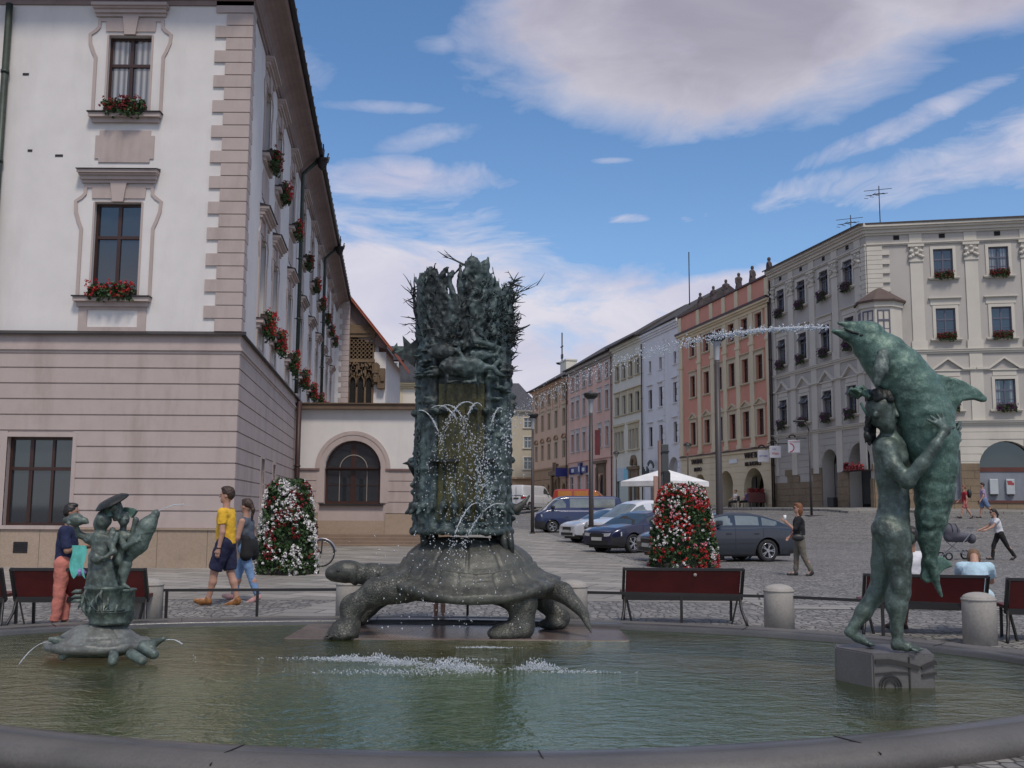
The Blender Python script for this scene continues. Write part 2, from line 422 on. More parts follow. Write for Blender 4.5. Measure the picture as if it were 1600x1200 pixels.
def add_window(root, M, cx, z0, w, h, key, fm, gm, cols=2, tr=.33, rows=(0, 1), inset=.18, fw=.07, mull=.05, sur=None, open_top=False, arch=0, name='window', M0=None):
    """casement: frame mesh 'window' > pane, surround; rows = glazing bars below/above the transom"""
    k = (key, round(w, 3), round(h, 3))
    def frame():
        mb = MB(); y0, y1 = inset, inset + .06; x = w / 2
        if arch:
            path = [(-x + fw / 2, 0)] + [(px * (1 - fw / w), pz - fw / 2) for px, pz in arc_pts(-x, x, h - arch, arch)] + [(x - fw / 2, 0)]
            mb.strip(path, fw, y0, y1); mb.box(-x, x, y0 - .004, y1, 0, fw)
        else:
            mb.box(-x, -x + fw, y0, y1, 0, h); mb.box(x - fw, x, y0, y1, 0, h); mb.box(-x + fw, x - fw, y0, y1, 0, fw); mb.box(-x + fw, x - fw, y0, y1, h - fw, h)
        zt = h * (1 - tr) if tr else h - fw
        if tr: mb.box(-x + fw, x - fw, y0 - .015, y1, zt - fw * .6, zt + fw * .6)
        for i in range(1, cols):
            xx = -x + w * i / cols; wd = mull * (1.3 if (cols == 2 or i == cols // 2) else 1)
            mb.box(xx - wd, xx + wd, y0 - .008, y1, fw, zt - fw * .6)
            if tr: mb.box(xx - wd, xx + wd, y0 - .008, y1, zt + fw * .6, (h - fw) if not arch else h - fw * 1.5)
        for i in range(rows[0]):
            zz = fw + (zt - fw) * (i + 1) / (rows[0] + 1)
            mb.box(-x + fw, x - fw, y0 + .012, y1 - .01, zz - .015, zz + .015)
        return mesh_of(mb, name, fm)
    def pane():
        mb = MB(); x = w / 2; y = inset + .035
        if arch: pts = [(-x, 0)] + arc_pts(-x, x, h - arch, arch) + [(x, 0)]; mb.add([(p[0], y, p[1]) for p in pts], [tuple(range(len(pts)))])
        else: mb.box(-x, x, y, y + .01, 0, h)
        return mesh_of(mb, 'pane', gm)
    o = link(name, cached(('wf',) + k, frame), root, (M if M is not None else Matrix()) @ T(cx, 0, z0))
    link('pane', cached(('wp',) + k, pane), o)
    if sur:
        for nm, m_, fn in sur:
            def mk(fn=fn, nm=nm, m_=m_):
                mb = MB(); fn(mb, w, h); return mesh_of(mb, nm, m_)
            link(nm, cached(('ws', nm) + k, mk), o)
    if open_top:
        mb_ = cached(('ot',) + k, lambda: mesh_of(casement(w, h, tr), 'open_casement', [fm, gm]))
        link('open_casement', mb_, o)
    return o
def casement(w, h, tr):
    """top light pushed open, hinged at its head"""
    mb = MB(); x = w / 2 - .05; hh = h * tr - .08; M = Matrix.Translation((0, .12, h - .06)) @ Matrix.Rotation(rad(-38), 4, 'X')
    for a, b, c, d in ((-x, -x + .05, -hh, 0), (x - .05, x, -hh, 0), (-x + .05, x - .05, -hh, -hh + .05), (-x + .05, x - .05, -.05, 0), (-.03, .03, -hh + .05, -.05)):
        k = len(mb.v); mb.box(a, b, -.02, .02, c, d)
        for i in range(k, len(mb.v)): mb.v[i] = tuple(M @ Vector(mb.v[i]))
    k = len(mb.v); mb.box(-x + .02, x - .02, -.005, .005, -hh + .02, -.02, 1)
    for i in range(k, len(mb.v)): mb.v[i] = tuple(M @ Vector(mb.v[i]))
    return mb
def sur_plain(bw=.14, proud=.05, sill=.10, hood=0, key=0):
    def fn(mb, w, h):
        x = w / 2
        mb.box(-x - bw, -x, -proud, .0, 0, h + bw); mb.box(x, x + bw, -proud, .0, 0, h + bw); mb.box(-x, x, -proud, .0, h, h + bw)
        if key: mb.prism([(-.10, h), (.10, h), (.15, h + bw + .06), (-.15, h + bw + .06)], -proud - .04, -proud)
    return fn
def sur_sill(over=.2, t=.08, proud=.16, dz=0):
    def fn(mb, w, h):
        x = w / 2 + over; mb.box(-x, x, -proud, .0, -t + dz, dz); mb.box(-x + .05, x - .05, -proud + .06, .0, -t - .06 + dz, -t + dz)
    return fn
def sur_hood(dz=.16, over=.24, frieze=.22, kind='flat'):
    def fn(mb, w, h):
        x = w / 2 + over; z = h + dz
        if frieze: mb.box(-x + .1, x - .1, -.045, .0, z, z + frieze)
        z += frieze
        mb.box(-x + .04, x - .04, -.10, .0, z, z + .05); mb.box(-x, x, -.18, .0, z + .05, z + .11)
        if kind == 'tri':
            ht = x * .46
            for s_ in (-1, 1):
                mb.prism([(s_ * x, z + .11), (0, z + ht + .11), (0, z + ht + .01), (s_ * (x - .2), z + .11)][::s_], -.16, 0)
            mb.prism([(-x + .2, z + .11), (x - .2, z + .11), (0, z + ht + .0)], -.04, 0)
        if kind == 'arc':
            mb.strip([(a, b + z + .08) for a, b in arc_pts(-x, x, 0, x * .5, 10)], .1, -.16, 0)
    return fn
def quoins(mb, side, xc, z0, z1, long=.93, short=.62, bh=.34, proud=.04, mi=0, gap=.025, over=.04):
    """alternating corner blocks; side=+1 blocks run to the left of xc"""
    n = round((z1 - z0) / bh); bh = (z1 - z0) / n
    for i in range(n):
        w = long if i % 2 else short
        a, b = (xc - w, xc + over) if side > 0 else (xc, xc + w)
        mb.box(a, b, -proud, .0, z0 + i * bh + gap, z0 + (i + 1) * bh, mi)
def downpipe(root, M, x, z0, z1, m, off=.12, r=.06, top=None):
    mb = MB(); pts = [(x, -off, z0), (x, -off, z1)]
    if top: pts += [(x, -off - .02, z1 + .1), top]
    mb.tube(pts, r, 8)
    for z in [z0 + .5 + i * 2.4 for i in range(int((z1 - z0) / 2.4))]: mb.tube([(x, -off, z), (x, -off, z + .07)], r * 1.25, 8); mb.box(x - .02, x + .02, -off, 0, z + .02, z + .05)
    return mb.build('downpipe', m, root, M)
# glazing: opaque panes, the dark of a room and curtains painted into their colour
def glass_mat(name, dark=(.02, .025, .03), pale=(.25, .25, .25), amt=.5, rough=.04):
    m, q, b, o = new_mat(name)
    oi = q.n('ShaderNodeObjectInfo'); t = q.n('ShaderNodeTexCoord'); P = t.outputs['Object']
    sp = q.n('ShaderNodeSeparateXYZ', i_0=P)
    fold = q.math('SINE', q.math('MULTIPLY', sp.outputs[0], 42.0))
    fold = q.math('MULTIPLY', q.math('ADD', fold, 1.6), .35)
    cur = q.math('MULTIPLY', q.math('GREATER_THAN', oi.outputs['Random'], 1 - amt), 1.0)
    edge = q.math('GREATER_THAN', q.math('ABSOLUTE', sp.outputs[0]), q.math('MULTIPLY', oi.outputs['Random'], .28))
    f = q.math('MULTIPLY', q.math('MULTIPLY', cur, edge), fold)
    c = q.mix(f, dark, pale)
    q.put(b.inputs['Base Color'], c); b.inputs['Roughness'].default_value = rough; b.inputs['Specular IOR Level'].default_value = .9; b.inputs['IOR'].default_value = 1.6
    bn = q.n('ShaderNodeBump', i_Height=q.noise(P, 1.6, 2, .5)); bn.inputs['Strength'].default_value = .06
    q.put(b.inputs['Normal'], bn.outputs[0])
    return m
GLASS = glass_mat('window_glass'); GLASS_D = glass_mat('dark_window_glass', amt=.25, pale=(.14, .14, .14)); GLASS_C = glass_mat('curtained_glass', amt=.9, pale=(.42, .42, .42))
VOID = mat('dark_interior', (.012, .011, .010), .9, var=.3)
M_PIPE = mat('green_copper_pipe', (.045, .06, .05), .5, metal=.3, var=.3, scale=3)
M_PIPE_BR = mat('brown_pipe', (.05, .022, .018), .5, var=.2)
# ------------------------------------------------------------------ materials of the ground
def ground_mat():
    m, q, b, o = new_mat('granite_setts')
    t = q.n('ShaderNodeTexCoord'); P = t.outputs['Object']
    wv = q.n('ShaderNodeTexNoise', i_Vector=P); wv.inputs['Scale'].default_value = .9
    off = q.n('ShaderNodeVectorMath', operation='MULTIPLY_ADD'); q.put(off.inputs[0], wv.outputs['Color']); off.inputs[1].default_value = (.5, .5, 0); q.put(off.inputs[2], P)
    v = q.n('ShaderNodeTexVoronoi', i_Vector=off.outputs[0], feature='F1'); v.inputs['Scale'].default_value = 8.5; v.inputs['Randomness'].default_value = .55
    v2 = q.n('ShaderNodeTexVoronoi', i_Vector=off.outputs[0], feature='DISTANCE_TO_EDGE'); v2.inputs['Scale'].default_value = 8.5; v2.inputs['Randomness'].default_value = .55
    sp = q.n('ShaderNodeSeparateColor', i_0=v.outputs['Color'])
    stone = q.mix(sp.outputs[0], (.13, .125, .12), (.30, .285, .265))
    stone = q.mix(q.math('MULTIPLY', q.math('GREATER_THAN', sp.outputs[1], .93), .6), stone, (.36, .34, .31))
    big = q.noise(P, .35, 5, .6)
    stone = q.mix(q.ramp(big, [(.35, 0), (.65, .35)]), stone, (.12, .115, .105))
    line = q.ramp(v2.outputs[0], [(.02, 0), (.09, 1)])
    c = q.mix(line, (.085, .08, .07), stone)
    q.put(b.inputs['Base Color'], c); b.inputs['Roughness'].default_value = .72
    bn = q.n('ShaderNodeBump', i_Height=q.ramp(v2.outputs[0], [(0, 0), (.12, .8), (.4, 1)])); bn.inputs['Strength'].default_value = .9; bn.inputs['Distance'].default_value = .03
    q.put(b.inputs['Normal'], bn.outputs[0]); return m
def slab_mat(name='granite_slabs', rot=24, sx=.62, sy=1.15, c1=(.22, .205, .18), c2=(.38, .352, .31)):
    m, q, b, o = new_mat(name)
    t = q.n('ShaderNodeTexCoord'); P = t.outputs['Object']
    mp = q.n('ShaderNodeMapping', i_0=P); mp.inputs['Rotation'].default_value = (0, 0, rad(rot))
    br = q.n('ShaderNodeTexBrick', i_Vector=mp.outputs[0]); br.inputs['Scale'].default_value = 1
    br.inputs['Brick Width'].default_value = sy; br.inputs['Row Height'].default_value = sx; br.inputs['Mortar Size'].default_value = .018; br.inputs['Mortar Smooth'].default_value = .1
    br.inputs['Color1'].default_value = (*c1, 1); br.inputs['Color2'].default_value = (*c2, 1); br.inputs['Mortar'].default_value = (.035, .032, .028, 1); br.inputs['Bias'].default_value = -.1
    n = q.noise(P, 1.2, 6, .65); n2_ = q.noise(P, 14, 4, .7)
    c = q.mix(q.ramp(n, [(.38, 0), (.7, .45)]), br.outputs[0], (.16, .15, .13))
    c = q.mix(q.ramp(n2_, [(.45, 0), (.75, .35)]), c, (.15, .14, .125))
    q.put(b.inputs['Base Color'], c); b.inputs['Roughness'].default_value = .75
    h = q.math('SUBTRACT', q.math('MULTIPLY', n2_, .15), br.outputs['Fac'])
    bn = q.n('ShaderNodeBump', i_Height=h); bn.inputs['Strength'].default_value = .5; bn.inputs['Distance'].default_value = .015
    q.put(b.inputs['Normal'], bn.outputs[0]); return m
M_SETT = ground_mat(); M_SLAB = slab_mat(); M_SLAB2 = slab_mat('edge_slabs', 12, .5, .9, (.23, .22, .20), (.31, .295, .27))

# ------------------------------------------------------------------ ground sheet (a dip under the basin keeps it clear of the pool floor)
POOL = [(-4.7, 12.37), (-3.6, 12.75), (-2.35, 12.97), (-1.0, 13.05), (.2, 12.95), (1.39, 12.62), (2.5, 12.2), (3.5, 11.6), (4.35, 10.8), (4.9, 9.95), (5.0, 9.0), (4.55, 8.15), (3.6, 7.33), (2.5, 6.75), (1.5, 6.38), (.5, 6.16), (-.5, 6.10), (-1.4, 6.19), (-2.31, 6.4), (-3.26, 6.76), (-4.5, 7.45), (-5.6, 8.4), (-6.25, 9.5), (-6.3, 10.6), (-5.7, 11.65)]
def catmull(P, k=6):
    out = []; n = len(P)
    for i in range(n):
        p0, p1, p2, p3 = (Vector(P[(i + j - 1) % n]) for j in range(4))
        for s_ in range(k):
            t = s_ / k
            out.append(.5 * ((2 * p1) + (-p0 + p2) * t + (2 * p0 - 5 * p1 + 4 * p2 - p3) * t * t + (-p0 + 3 * p1 - 3 * p2 + p3) * t ** 3))
    return out
POOLC = catmull(POOL)
def offset(C, d):
    n = len(C); out = []
    for i in range(n):
        t = (C[(i + 1) % n] - C[i - 1]).normalized(); nn = Vector((t.y, -t.x)) if AREA < 0 else Vector((t.y, -t.x))
        out.append(C[i] + nn * d * SGN)
    return out
AREA = sum(POOLC[i - 1].x * POOLC[i].y - POOLC[i].x * POOLC[i - 1].y for i in range(len(POOLC)))
SGN = 1 if AREA > 0 else -1
def inpoly(x, y, P):
    c = False; n = len(P); j = n - 1
    for i in range(n):
        if (P[i][1] > y) != (P[j][1] > y) and x < (P[j][0] - P[i][0]) * (y - P[i][1]) / (P[j][1] - P[i][1]) + P[i][0]: c = not c
        j = i
    return c
gr = MB()
xs = [-1500, -600, -250, -120, -80] + [-60 + 2 * i for i in range(30)] + [i * 1.0 for i in range(0, 60, 2)] + [60, 80, 120, 250, 600, 1500]
xs = sorted(set(xs)); ys = [-1500, -400, -100, -30, -10, 0, 4] + list(range(6, 60, 2)) + list(range(60, 200, 5)) + [230, 300, 500, 900, 2500]
def inner(x, y): return inpoly(x, y, POOLC)
outr = offset(POOLC, .2)
bm = bmesh.new(); grid = {}
for i, x in enumerate(xs):
    for j, y in enumerate(ys):
        grid[i, j] = bm.verts.new((x, y, gz(x, y)))
for i in range(len(xs) - 1):
    for j in range(len(ys) - 1): bm.faces.new((grid[i, j], grid[i + 1, j], grid[i + 1, j + 1], grid[i, j + 1]))
# cut the basin out of the flat part of the sheet
hx0, hx1, hy0, hy1 = -8, 8, 4, 16
bmesh.ops.delete(bm, geom=[f for f in bm.faces if hx0 < f.calc_center_median().x < hx1 and hy0 < f.calc_center_median().y < hy1], context='FACES')
gr.addbm(bm)
ring = outr; N = len(ring); cx0, cy0 = -.6, 9.6
def rect_pt(p):
    d = Vector((p.x - cx0, p.y - cy0)); t = 1e9
    if d.x > 1e-6: t = min(t, (hx1 - cx0) / d.x)
    if d.x < -1e-6: t = min(t, (hx0 - cx0) / d.x)
    if d.y > 1e-6: t = min(t, (hy1 - cy0) / d.y)
    if d.y < -1e-6: t = min(t, (hy0 - cy0) / d.y)
    return Vector((cx0, cy0)) + d * t
rp = [rect_pt(p) for p in ring]; corners = [Vector((hx0, hy0)), Vector((hx1, hy0)), Vector((hx1, hy1)), Vector((hx0, hy1))]
for i in range(N):
    j = (i + 1) % N; a, b = rp[i], rp[j]; vs = [(ring[i].x, ring[i].y, 0), (a.x, a.y, 0)]
    if abs(a.x - b.x) > 1e-4 and abs(a.y - b.y) > 1e-4:
        c = min(corners, key=lambda c: (c - a).length + (c - b).length); vs.append((c.x, c.y, 0))
    vs += [(b.x, b.y, 0), (ring[j].x, ring[j].y, 0)]
    gr.add(vs, [tuple(range(len(vs)))])
tag(gr.build('ground', M_SETT, fix=True, smooth=False), kind='structure')
def drape(name, poly, m, dz=.004, res=2.0):
    """sheet that follows the ground, clipped to a polygon"""
    bm = bmesh.new(); x0 = min(p[0] for p in poly); x1 = max(p[0] for p in poly); y0 = min(p[1] for p in poly); y1 = max(p[1] for p in poly)
    vs = [bm.verts.new((p[0], p[1], 0)) for p in poly]; bm.faces.new(vs)
    for k in range(int((y1 - y0) / res) + 1):
        y = math.floor(y0 / res) * res + k * res
        if y0 < y < y1: bmesh.ops.bisect_plane(bm, geom=bm.verts[:] + bm.edges[:] + bm.faces[:], plane_co=(0, y, 0), plane_no=(0, 1, 0))
    for k in range(int((x1 - x0) / res) + 1):
        x = math.floor(x0 / res) * res + k * res
        if x0 < x < x1: bmesh.ops.bisect_plane(bm, geom=bm.verts[:] + bm.edges[:] + bm.faces[:], plane_co=(x, 0, 0), plane_no=(1, 0, 0))
    bmesh.ops.triangulate(bm, faces=[f for f in bm.faces if len(f.verts) > 4])
    for v in bm.verts: v.co.z = gz(v.co.x, v.co.y) + dz
    mb = MB(); mb.addbm(bm); o = mb.build(name, m); return tag(o, kind='structure')
drape('pavement', [(-40, 16.9), (-12, 16.9), (1.7, 17.1), (3.9, 16.9), (4.1, 20.0), (3.55, 24.0), (3.15, 30.0), (2.3, 41.0), (1.2, 56.0), (-1.5, 72), (-14, 80), (-16, 60), (-40, 58)], M_SLAB)
drape('slab_border', [(3.9, 16.0), (30, 15.2), (30, 15.8), (4.4, 16.6), (4.6, 20.0), (4.05, 24.0), (3.65, 30.0), (2.8, 41.0), (1.7, 56.0), (-1.0, 72), (-1.5, 72), (1.2, 56), (2.3, 41), (3.15, 30), (3.55, 24.0), (4.1, 20), (3.9, 16.9)], M_SLAB2, .008)
drape('slab_band', [(-3.7, 13.9), (-2.6, 13.7), (-1.9, 16.9), (-2.8, 16.9)], M_SLAB2, .008)
# raised pavement at the foot of the far row
pv = MB()
def rowP(s, off): d = Vector((.2139, -.9769)); n = Vector((-.9769, -.2139)); p = Vector((20.5, 58)) + d * s + n * off; return p.x, p.y
def gz_row(s): x, y = rowP(s, 0); return gz(x, y)
seg = [(-95 + 5 * i) for i in range(20)] + [-1.2]
for i in range(len(seg) - 1):
    q_ = []
    for s_, o_ in ((seg[i], -.3), (seg[i + 1], -.3), (seg[i + 1], 2.6), (seg[i], 2.6)):
        x, y = rowP(s_, o_); q_.append((x, y, gz(x, y) + .12))
    lo_ = [(x, y, z - .3) for x, y, z in q_]
    pv.add(q_ + lo_, [(0, 1, 2, 3), (3, 2, 6, 7)])
E1 = Vector((.9806, -.1961)); N1 = Vector((-.1961, -.9806))
C0 = Vector((20.5, 58))
cc = C0 + (Vector((-.9769, -.2139)) + N1) * 1.99; a0, b0 = rowP(-1.2, -.3), rowP(-1.2, 2.6); q_ = [(a0[0], a0[1]), (b0[0], b0[1]), (cc.x, cc.y), tuple(C0 + N1 * 3), tuple(C0 + N1 * -.3)]
q_ = [(x, y, gz(x, y) + .121) for x, y in q_]; pv.add(q_ + [(x, y, z - .3) for x, y, z in q_], [(0, 1, 2, 3, 4), (1, 2, 7, 6), (2, 3, 8, 7)])
for i in range(12):
    q_ = []
    for s_, o_ in ((i * 4, -.3), (i * 4 + 4, -.3), (i * 4 + 4, 3.0), (i * 4, 3.0)):
        p = C0 + E1 * s_ + N1 * o_; q_.append((p.x, p.y, gz(p.x, p.y) + .124))
    pv.add(q_ + [(x, y, z - .3) for x, y, z in q_], [(0, 1, 2, 3), (3, 2, 6, 7)])
tag(pv.build('sidewalk', M_SLAB2), kind='structure')

# ------------------------------------------------------------------ the basin and its water
def stone_mat(name, col, col2, rough=.6, wet=0, bump=.25, scale=6):
    m, q, b, o = new_mat(name)
    t = q.n('ShaderNodeTexCoord'); P = t.outputs['Object']
    n = q.noise(P, scale * .25, 6, .65); n2_ = q.noise(P, scale * 9, 4, .7); n3_ = q.noise(P, scale, 5, .6)
    c = q.mix(q.ramp(n, [(.32, 0), (.68, 1)]), col, col2)
    c = q.mix(q.ramp(n2_, [(.4, 0), (.75, .4)]), c, tuple(x * .5 for x in col))
    c = q.mix(q.ramp(n3_, [(.55, 0), (.8, .5)]), c, tuple(x * .45 for x in col2))
    q.put(b.inputs['Base Color'], c); b.inputs['Roughness'].default_value = rough
    if wet: q.put(b.inputs['Roughness'], q.ramp(n3_, [(.35, rough), (.6, wet)]))
    bn = q.n('ShaderNodeBump', i_Height=q.math('ADD', n2_, q.math('MULTIPLY', n3_, 2))); bn.inputs['Strength'].default_value = bump; bn.inputs['Distance'].default_value = .01
    q.put(b.inputs['Normal'], bn.outputs[0]); return m
M_RIM = stone_mat('basin_granite', (.085, .08, .072), (.135, .125, .112), .5, bump=.3)
M_RIMW = stone_mat('wet_granite', (.06, .06, .062), (.10, .098, .10), .28, bump=.2)
def floor_mat():
    m, q, b, o = new_mat('algae_floor')
    t = q.n('ShaderNodeTexCoord'); P = t.outputs['Object']
    n = q.noise(P, .8, 5, .6); n2_ = q.noise(P, 5, 5, .65)
    sp = q.n('ShaderNodeSeparateXYZ', i_0=P)
    # the deep middle of the pool is greener than its shelving, rust-brown margin
    dx = q.math('DIVIDE', q.math('ADD', sp.outputs[0], .3), 3.6); dy = q.math('DIVIDE', q.math('SUBTRACT', sp.outputs[1], 9.0), 2.9)
    r = q.math('ADD', q.math('MULTIPLY', dx, dx), q.math('MULTIPLY', dy, dy))
    r = q.math('ADD', r, q.math('MULTIPLY', q.math('SUBTRACT', n, .5), 1.1))
    c = q.ramp(r, [(.12, (.035, .15, .06)), (.6, (.09, .125, .045)), (1.1, (.16, .12, .05)), (1.6, (.22, .12, .06))])
    c = q.mix(q.ramp(n2_, [(.4, 0), (.7, .5)]), c, (.05, .05, .03))
    q.put(b.inputs['Base Color'], c); b.inputs['Roughness'].default_value = .9; return m
def water_mat():
    m, q, b, o = new_mat('pool_water'); q.t.nodes.remove(b)
    t = q.n('ShaderNodeTexCoord'); P = t.outputs['Object']
    mp = q.n('ShaderNodeMapping', i_0=P); mp.inputs['Scale'].default_value = (1, 1.5, 1)
    w1 = q.noise(mp.outputs[0], 3.2, 3, .5, .6); w2 = q.noise(mp.outputs[0], 13, 3, .6, .4); w3 = q.noise(mp.outputs[0], 34, 2, .6)
    h = q.math('ADD', q.math('ADD', q.math('MULTIPLY', w1, 1.0), q.math('MULTIPLY', w2, .42)), q.math('MULTIPLY', w3, .12))
    bn = q.n('ShaderNodeBump', i_Height=h); bn.inputs['Strength'].default_value = .9; bn.inputs['Distance'].default_value = .030
    fr = q.n('ShaderNodeFresnel', i_Normal=bn.outputs[0]); fr.inputs[0].default_value = 1.33
    gl = q.n('ShaderNodeBsdfGlossy', i_Normal=bn.outputs[0]); gl.inputs['Roughness'].default_value = .03; gl.inputs['Color'].default_value = (.96, 1, .86, 1)
    tr = q.n('ShaderNodeBsdfTransparent'); tr.inputs[0].default_value = (.66, .72, .50, 1)
    df = q.n('ShaderNodeBsdfDiffuse'); df.inputs[0].default_value = (.046, .060, .022, 1)
    body = q.n('ShaderNodeMixShader', i_0=.36); q.put(body.inputs[1], tr.outputs[0]); q.put(body.inputs[2], df.outputs[0])
    f = q.math('MULTIPLY', fr.outputs[0], .44, True)
    mx_ = q.n('ShaderNodeMixShader', i_0=f); q.put(mx_.inputs[1], body.outputs[0]); q.put(mx_.inputs[2], gl.outputs[0])
    q.t.links.new(mx_.outputs[0], o.inputs[0]); return m
M_WATER = water_mat(); M_FLOOR = floor_mat()
basin = thing('fountain_basin', 'wide low kidney shaped stone basin with a rounded rim around the pool', 'basin', T(-.6, 9.6, 0))
Mi = T(.6, -9.6, 0)
def ringmesh(profile):
    """profile: (offset outwards, z)"""
    mb = MB(); rings = [offset(POOLC, d) for d, z in profile]; n = len(POOLC)
    for (d, z), rr in zip(profile, rings): mb.v += [(p.x, p.y, z) for p in rr]
    for i in range(len(profile) - 1):
        for j in range(n): mb.f.append((i * n + j, i * n + (j + 1) % n, (i + 1) * n + (j + 1) % n, (i + 1) * n + j)); mb.m.append(0); mb.sm.append(True)
    return mb
rimm = ringmesh([(.0, -.25), (.0, .095), (.012, .118), (.03, .12), (.17, .124), (.175, .118), (.18, .124), (.30, .135), (.40, .125), (.46, .085), (.47, .03), (.44, -.05), (.33, -.10), (.3, -.4)])
n = len(POOLC)
for k in range(len(rimm.m)):
    if k < n * 5: rimm.m[k] = 1
rimm.build('rim', [M_RIM, M_RIMW], basin, Mi)
# radial joints between the rim stones
jt = MB(); oc = offset(POOLC, .018); od = offset(POOLC, .44); ocm = offset(POOLC, .25)
for k in range(4, n, 11):
    jt.bar((oc[k].x, oc[k].y, .119), (ocm[k].x, ocm[k].y, .128), .006, .012); jt.bar((ocm[k].x, ocm[k].y, .128), (od[k].x, od[k].y, .104), .006, .016)
jt.build('joint', mat('dark_joint', (.02, .018, .015), .9), basin, Mi)
fl = MB(); inn = offset(POOLC, .01); fl.add([(p.x, p.y, -.20) for p in inn], [tuple(range(n))]); fl.build('basin_floor', M_FLOOR, basin, Mi)
# skirting step behind the far rim, flush with the paving
wt = MB(); bm = bmesh.new(); vs = [bm.verts.new((p.x, p.y, .06)) for p in offset(POOLC, .004)]; bm.faces.new(vs); bmesh.ops.triangulate(bm, faces=bm.faces[:]); wt.addbm(bm)
tag(wt.build('water', M_WATER, fix=False), kind='structure')
# ------------------------------------------------------------------ the town hall on the left
WHITE = mat('white_plaster', (.66, .63, .60), .85, var=.05, scale=1.2, bump=.12, bscale=30, stain=.42, stcol=(.48, .44, .41), stscale=.9)
PINKG = mat('dusky_plaster', (.43, .355, .325), .85, var=.06, scale=1.5, bump=.1, bscale=40, stain=.75, stcol=(.29, .23, .20), stscale=1.1)
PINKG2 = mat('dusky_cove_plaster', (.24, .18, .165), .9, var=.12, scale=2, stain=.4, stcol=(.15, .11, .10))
PLINTH = stone_mat('sandstone_plinth', (.33, .25, .18), (.40, .31, .235), .85, bump=.25, scale=2.2)
WOODBR = mat('brown_window_wood', (.045, .018, .012), .4, var=.2)
COPPER = mat('dark_sheet_metal', (.035, .03, .03), .45, metal=.4, var=.3)
HX, HY = -6.92, 25.65
hall = thing('town_hall', 'large white civic building with dusky quoins and banded ground floor at the left', 'building', T(HX, HY, 0))
# frames: front looks at the fountain, x to the right and the corner at x=0; street side starts at the corner
FR = Matrix(); DS = math.atan2(1, -.1166); ST = Matrix.Rotation(DS, 4, 'Z')
ZB, ZC, ZE = 5.65, 14.75, 15.45
# --- opening lists
fw_g = (-5.70, -4.06, 1.02, 3.22); fw_g2 = (-9.6, -7.9, 1.02, 3.22)
fw_1 = (-3.87, -2.63, 6.80, 9.28); fw_2 = (-3.75, -2.58, 11.66, 13.80)
fw_1b = (-9.3, -8.1, 6.80, 9.28); fw_2b = (-9.3, -8.1, 11.66, 13.80)
SW = [3.9, 7.1, 11.7, 16.6, 21.3, 25.7, 29.7, 33.6, 37.5]
st_1 = [(s - .6, s + .6, 6.85, 9.28) for s in SW]; st_2 = [(s - .58, s + .58, 11.75, 13.80) for s in SW]
st_g = [(5.0, 5.8, .6, 2.95), (8.1, 8.8, .6, 2.9)]
LS = 42.6
mb = MB()
wall(mb, -14, 0, ZB, ZC, [fw_1, fw_2, fw_1b, fw_2b], .28)
wall_front = mb.build('upper_wall', WHITE, hall, FR)
mb = MB(); wall(mb, 0, LS, ZB, ZC, st_1 + st_2, .28); mb.build('upper_wall', WHITE, hall, ST)
mb = MB(); wall(mb, -14, 0, .95, ZB, [fw_g, fw_g2], .3); courses(mb, -14, .03, .98, 5.35, .405, .035, .035, [fw_g, fw_g2]); mb.build('ground_floor_wall', PINKG, hall, FR)
mb = MB(); wall(mb, 0, LS, .95, ZB, st_g, .3); courses(mb, .002, LS, .98, 5.35, .405, .035, .035, st_g); mb.build('ground_floor_wall', PINKG, hall, ST)
def plinth(x0, x1, M, cuts=()):
    mb = MB()
    mb.box(x0, x1, -.09, 0, -.6, .93)
    mb.box(x0, x1, -.13, 0, .93, .975); k = 0; x = x0 + .7
    r = random.Random(3)
    while x < x1:
        mb.box(x - .005, x + .005, -.093, -.08, 0, .93, 1); x += r.uniform(.9, 2.2)
    return mb.build('plinth', [PLINTH, mat('plinth_joint', (.12, .09, .07), .9)], hall, M)
plinth(-14, .09, FR); plinth(.092, LS, ST)
vt = MB(); vt.box(-5.35, -5.0, -.10, -.088, .35, .62); [vt.box(-5.35, -5.0, -.115, -.10, .37 + i * .05, .39 + i * .05) for i in range(5)]; vt.build('vent_grille', COPPER, hall, FR)
def band(x0, x1, M, ret=0.0):
    mb = MB(); z = 5.35
    for h, p in ((.07, .06), (.05, .10), (.06, .07), (.30, .045)): mb.box(x0, x1 + (p if ret else 0), -p, 0, z, z + h); z += h
    mb.build('string_course', PINKG, hall, M)
    mb = MB(); mb.prism([(-.02, z - .002), (-.17, z - .03), (-.17, z + .0), (-.02, z + .09), (0, z + .09), (0, z)], x0, x1 + (.17 if ret else 0), axis='x'); mb.build('copper_flashing', COPPER, hall, M)
band(-14, 0, FR, 1); band(.0, LS, ST)
q_ = MB(); quoins(q_, 1, 0, 5.9, ZC, .93, .64, .338, .05, over=.05); q_.build('corner_quoins', PINKG, hall, FR)
q_ = MB(); quoins(q_, -1, .003, 5.9, ZC, .55, .40, .338, .05); q_.build('corner_quoins', PINKG, hall, ST)
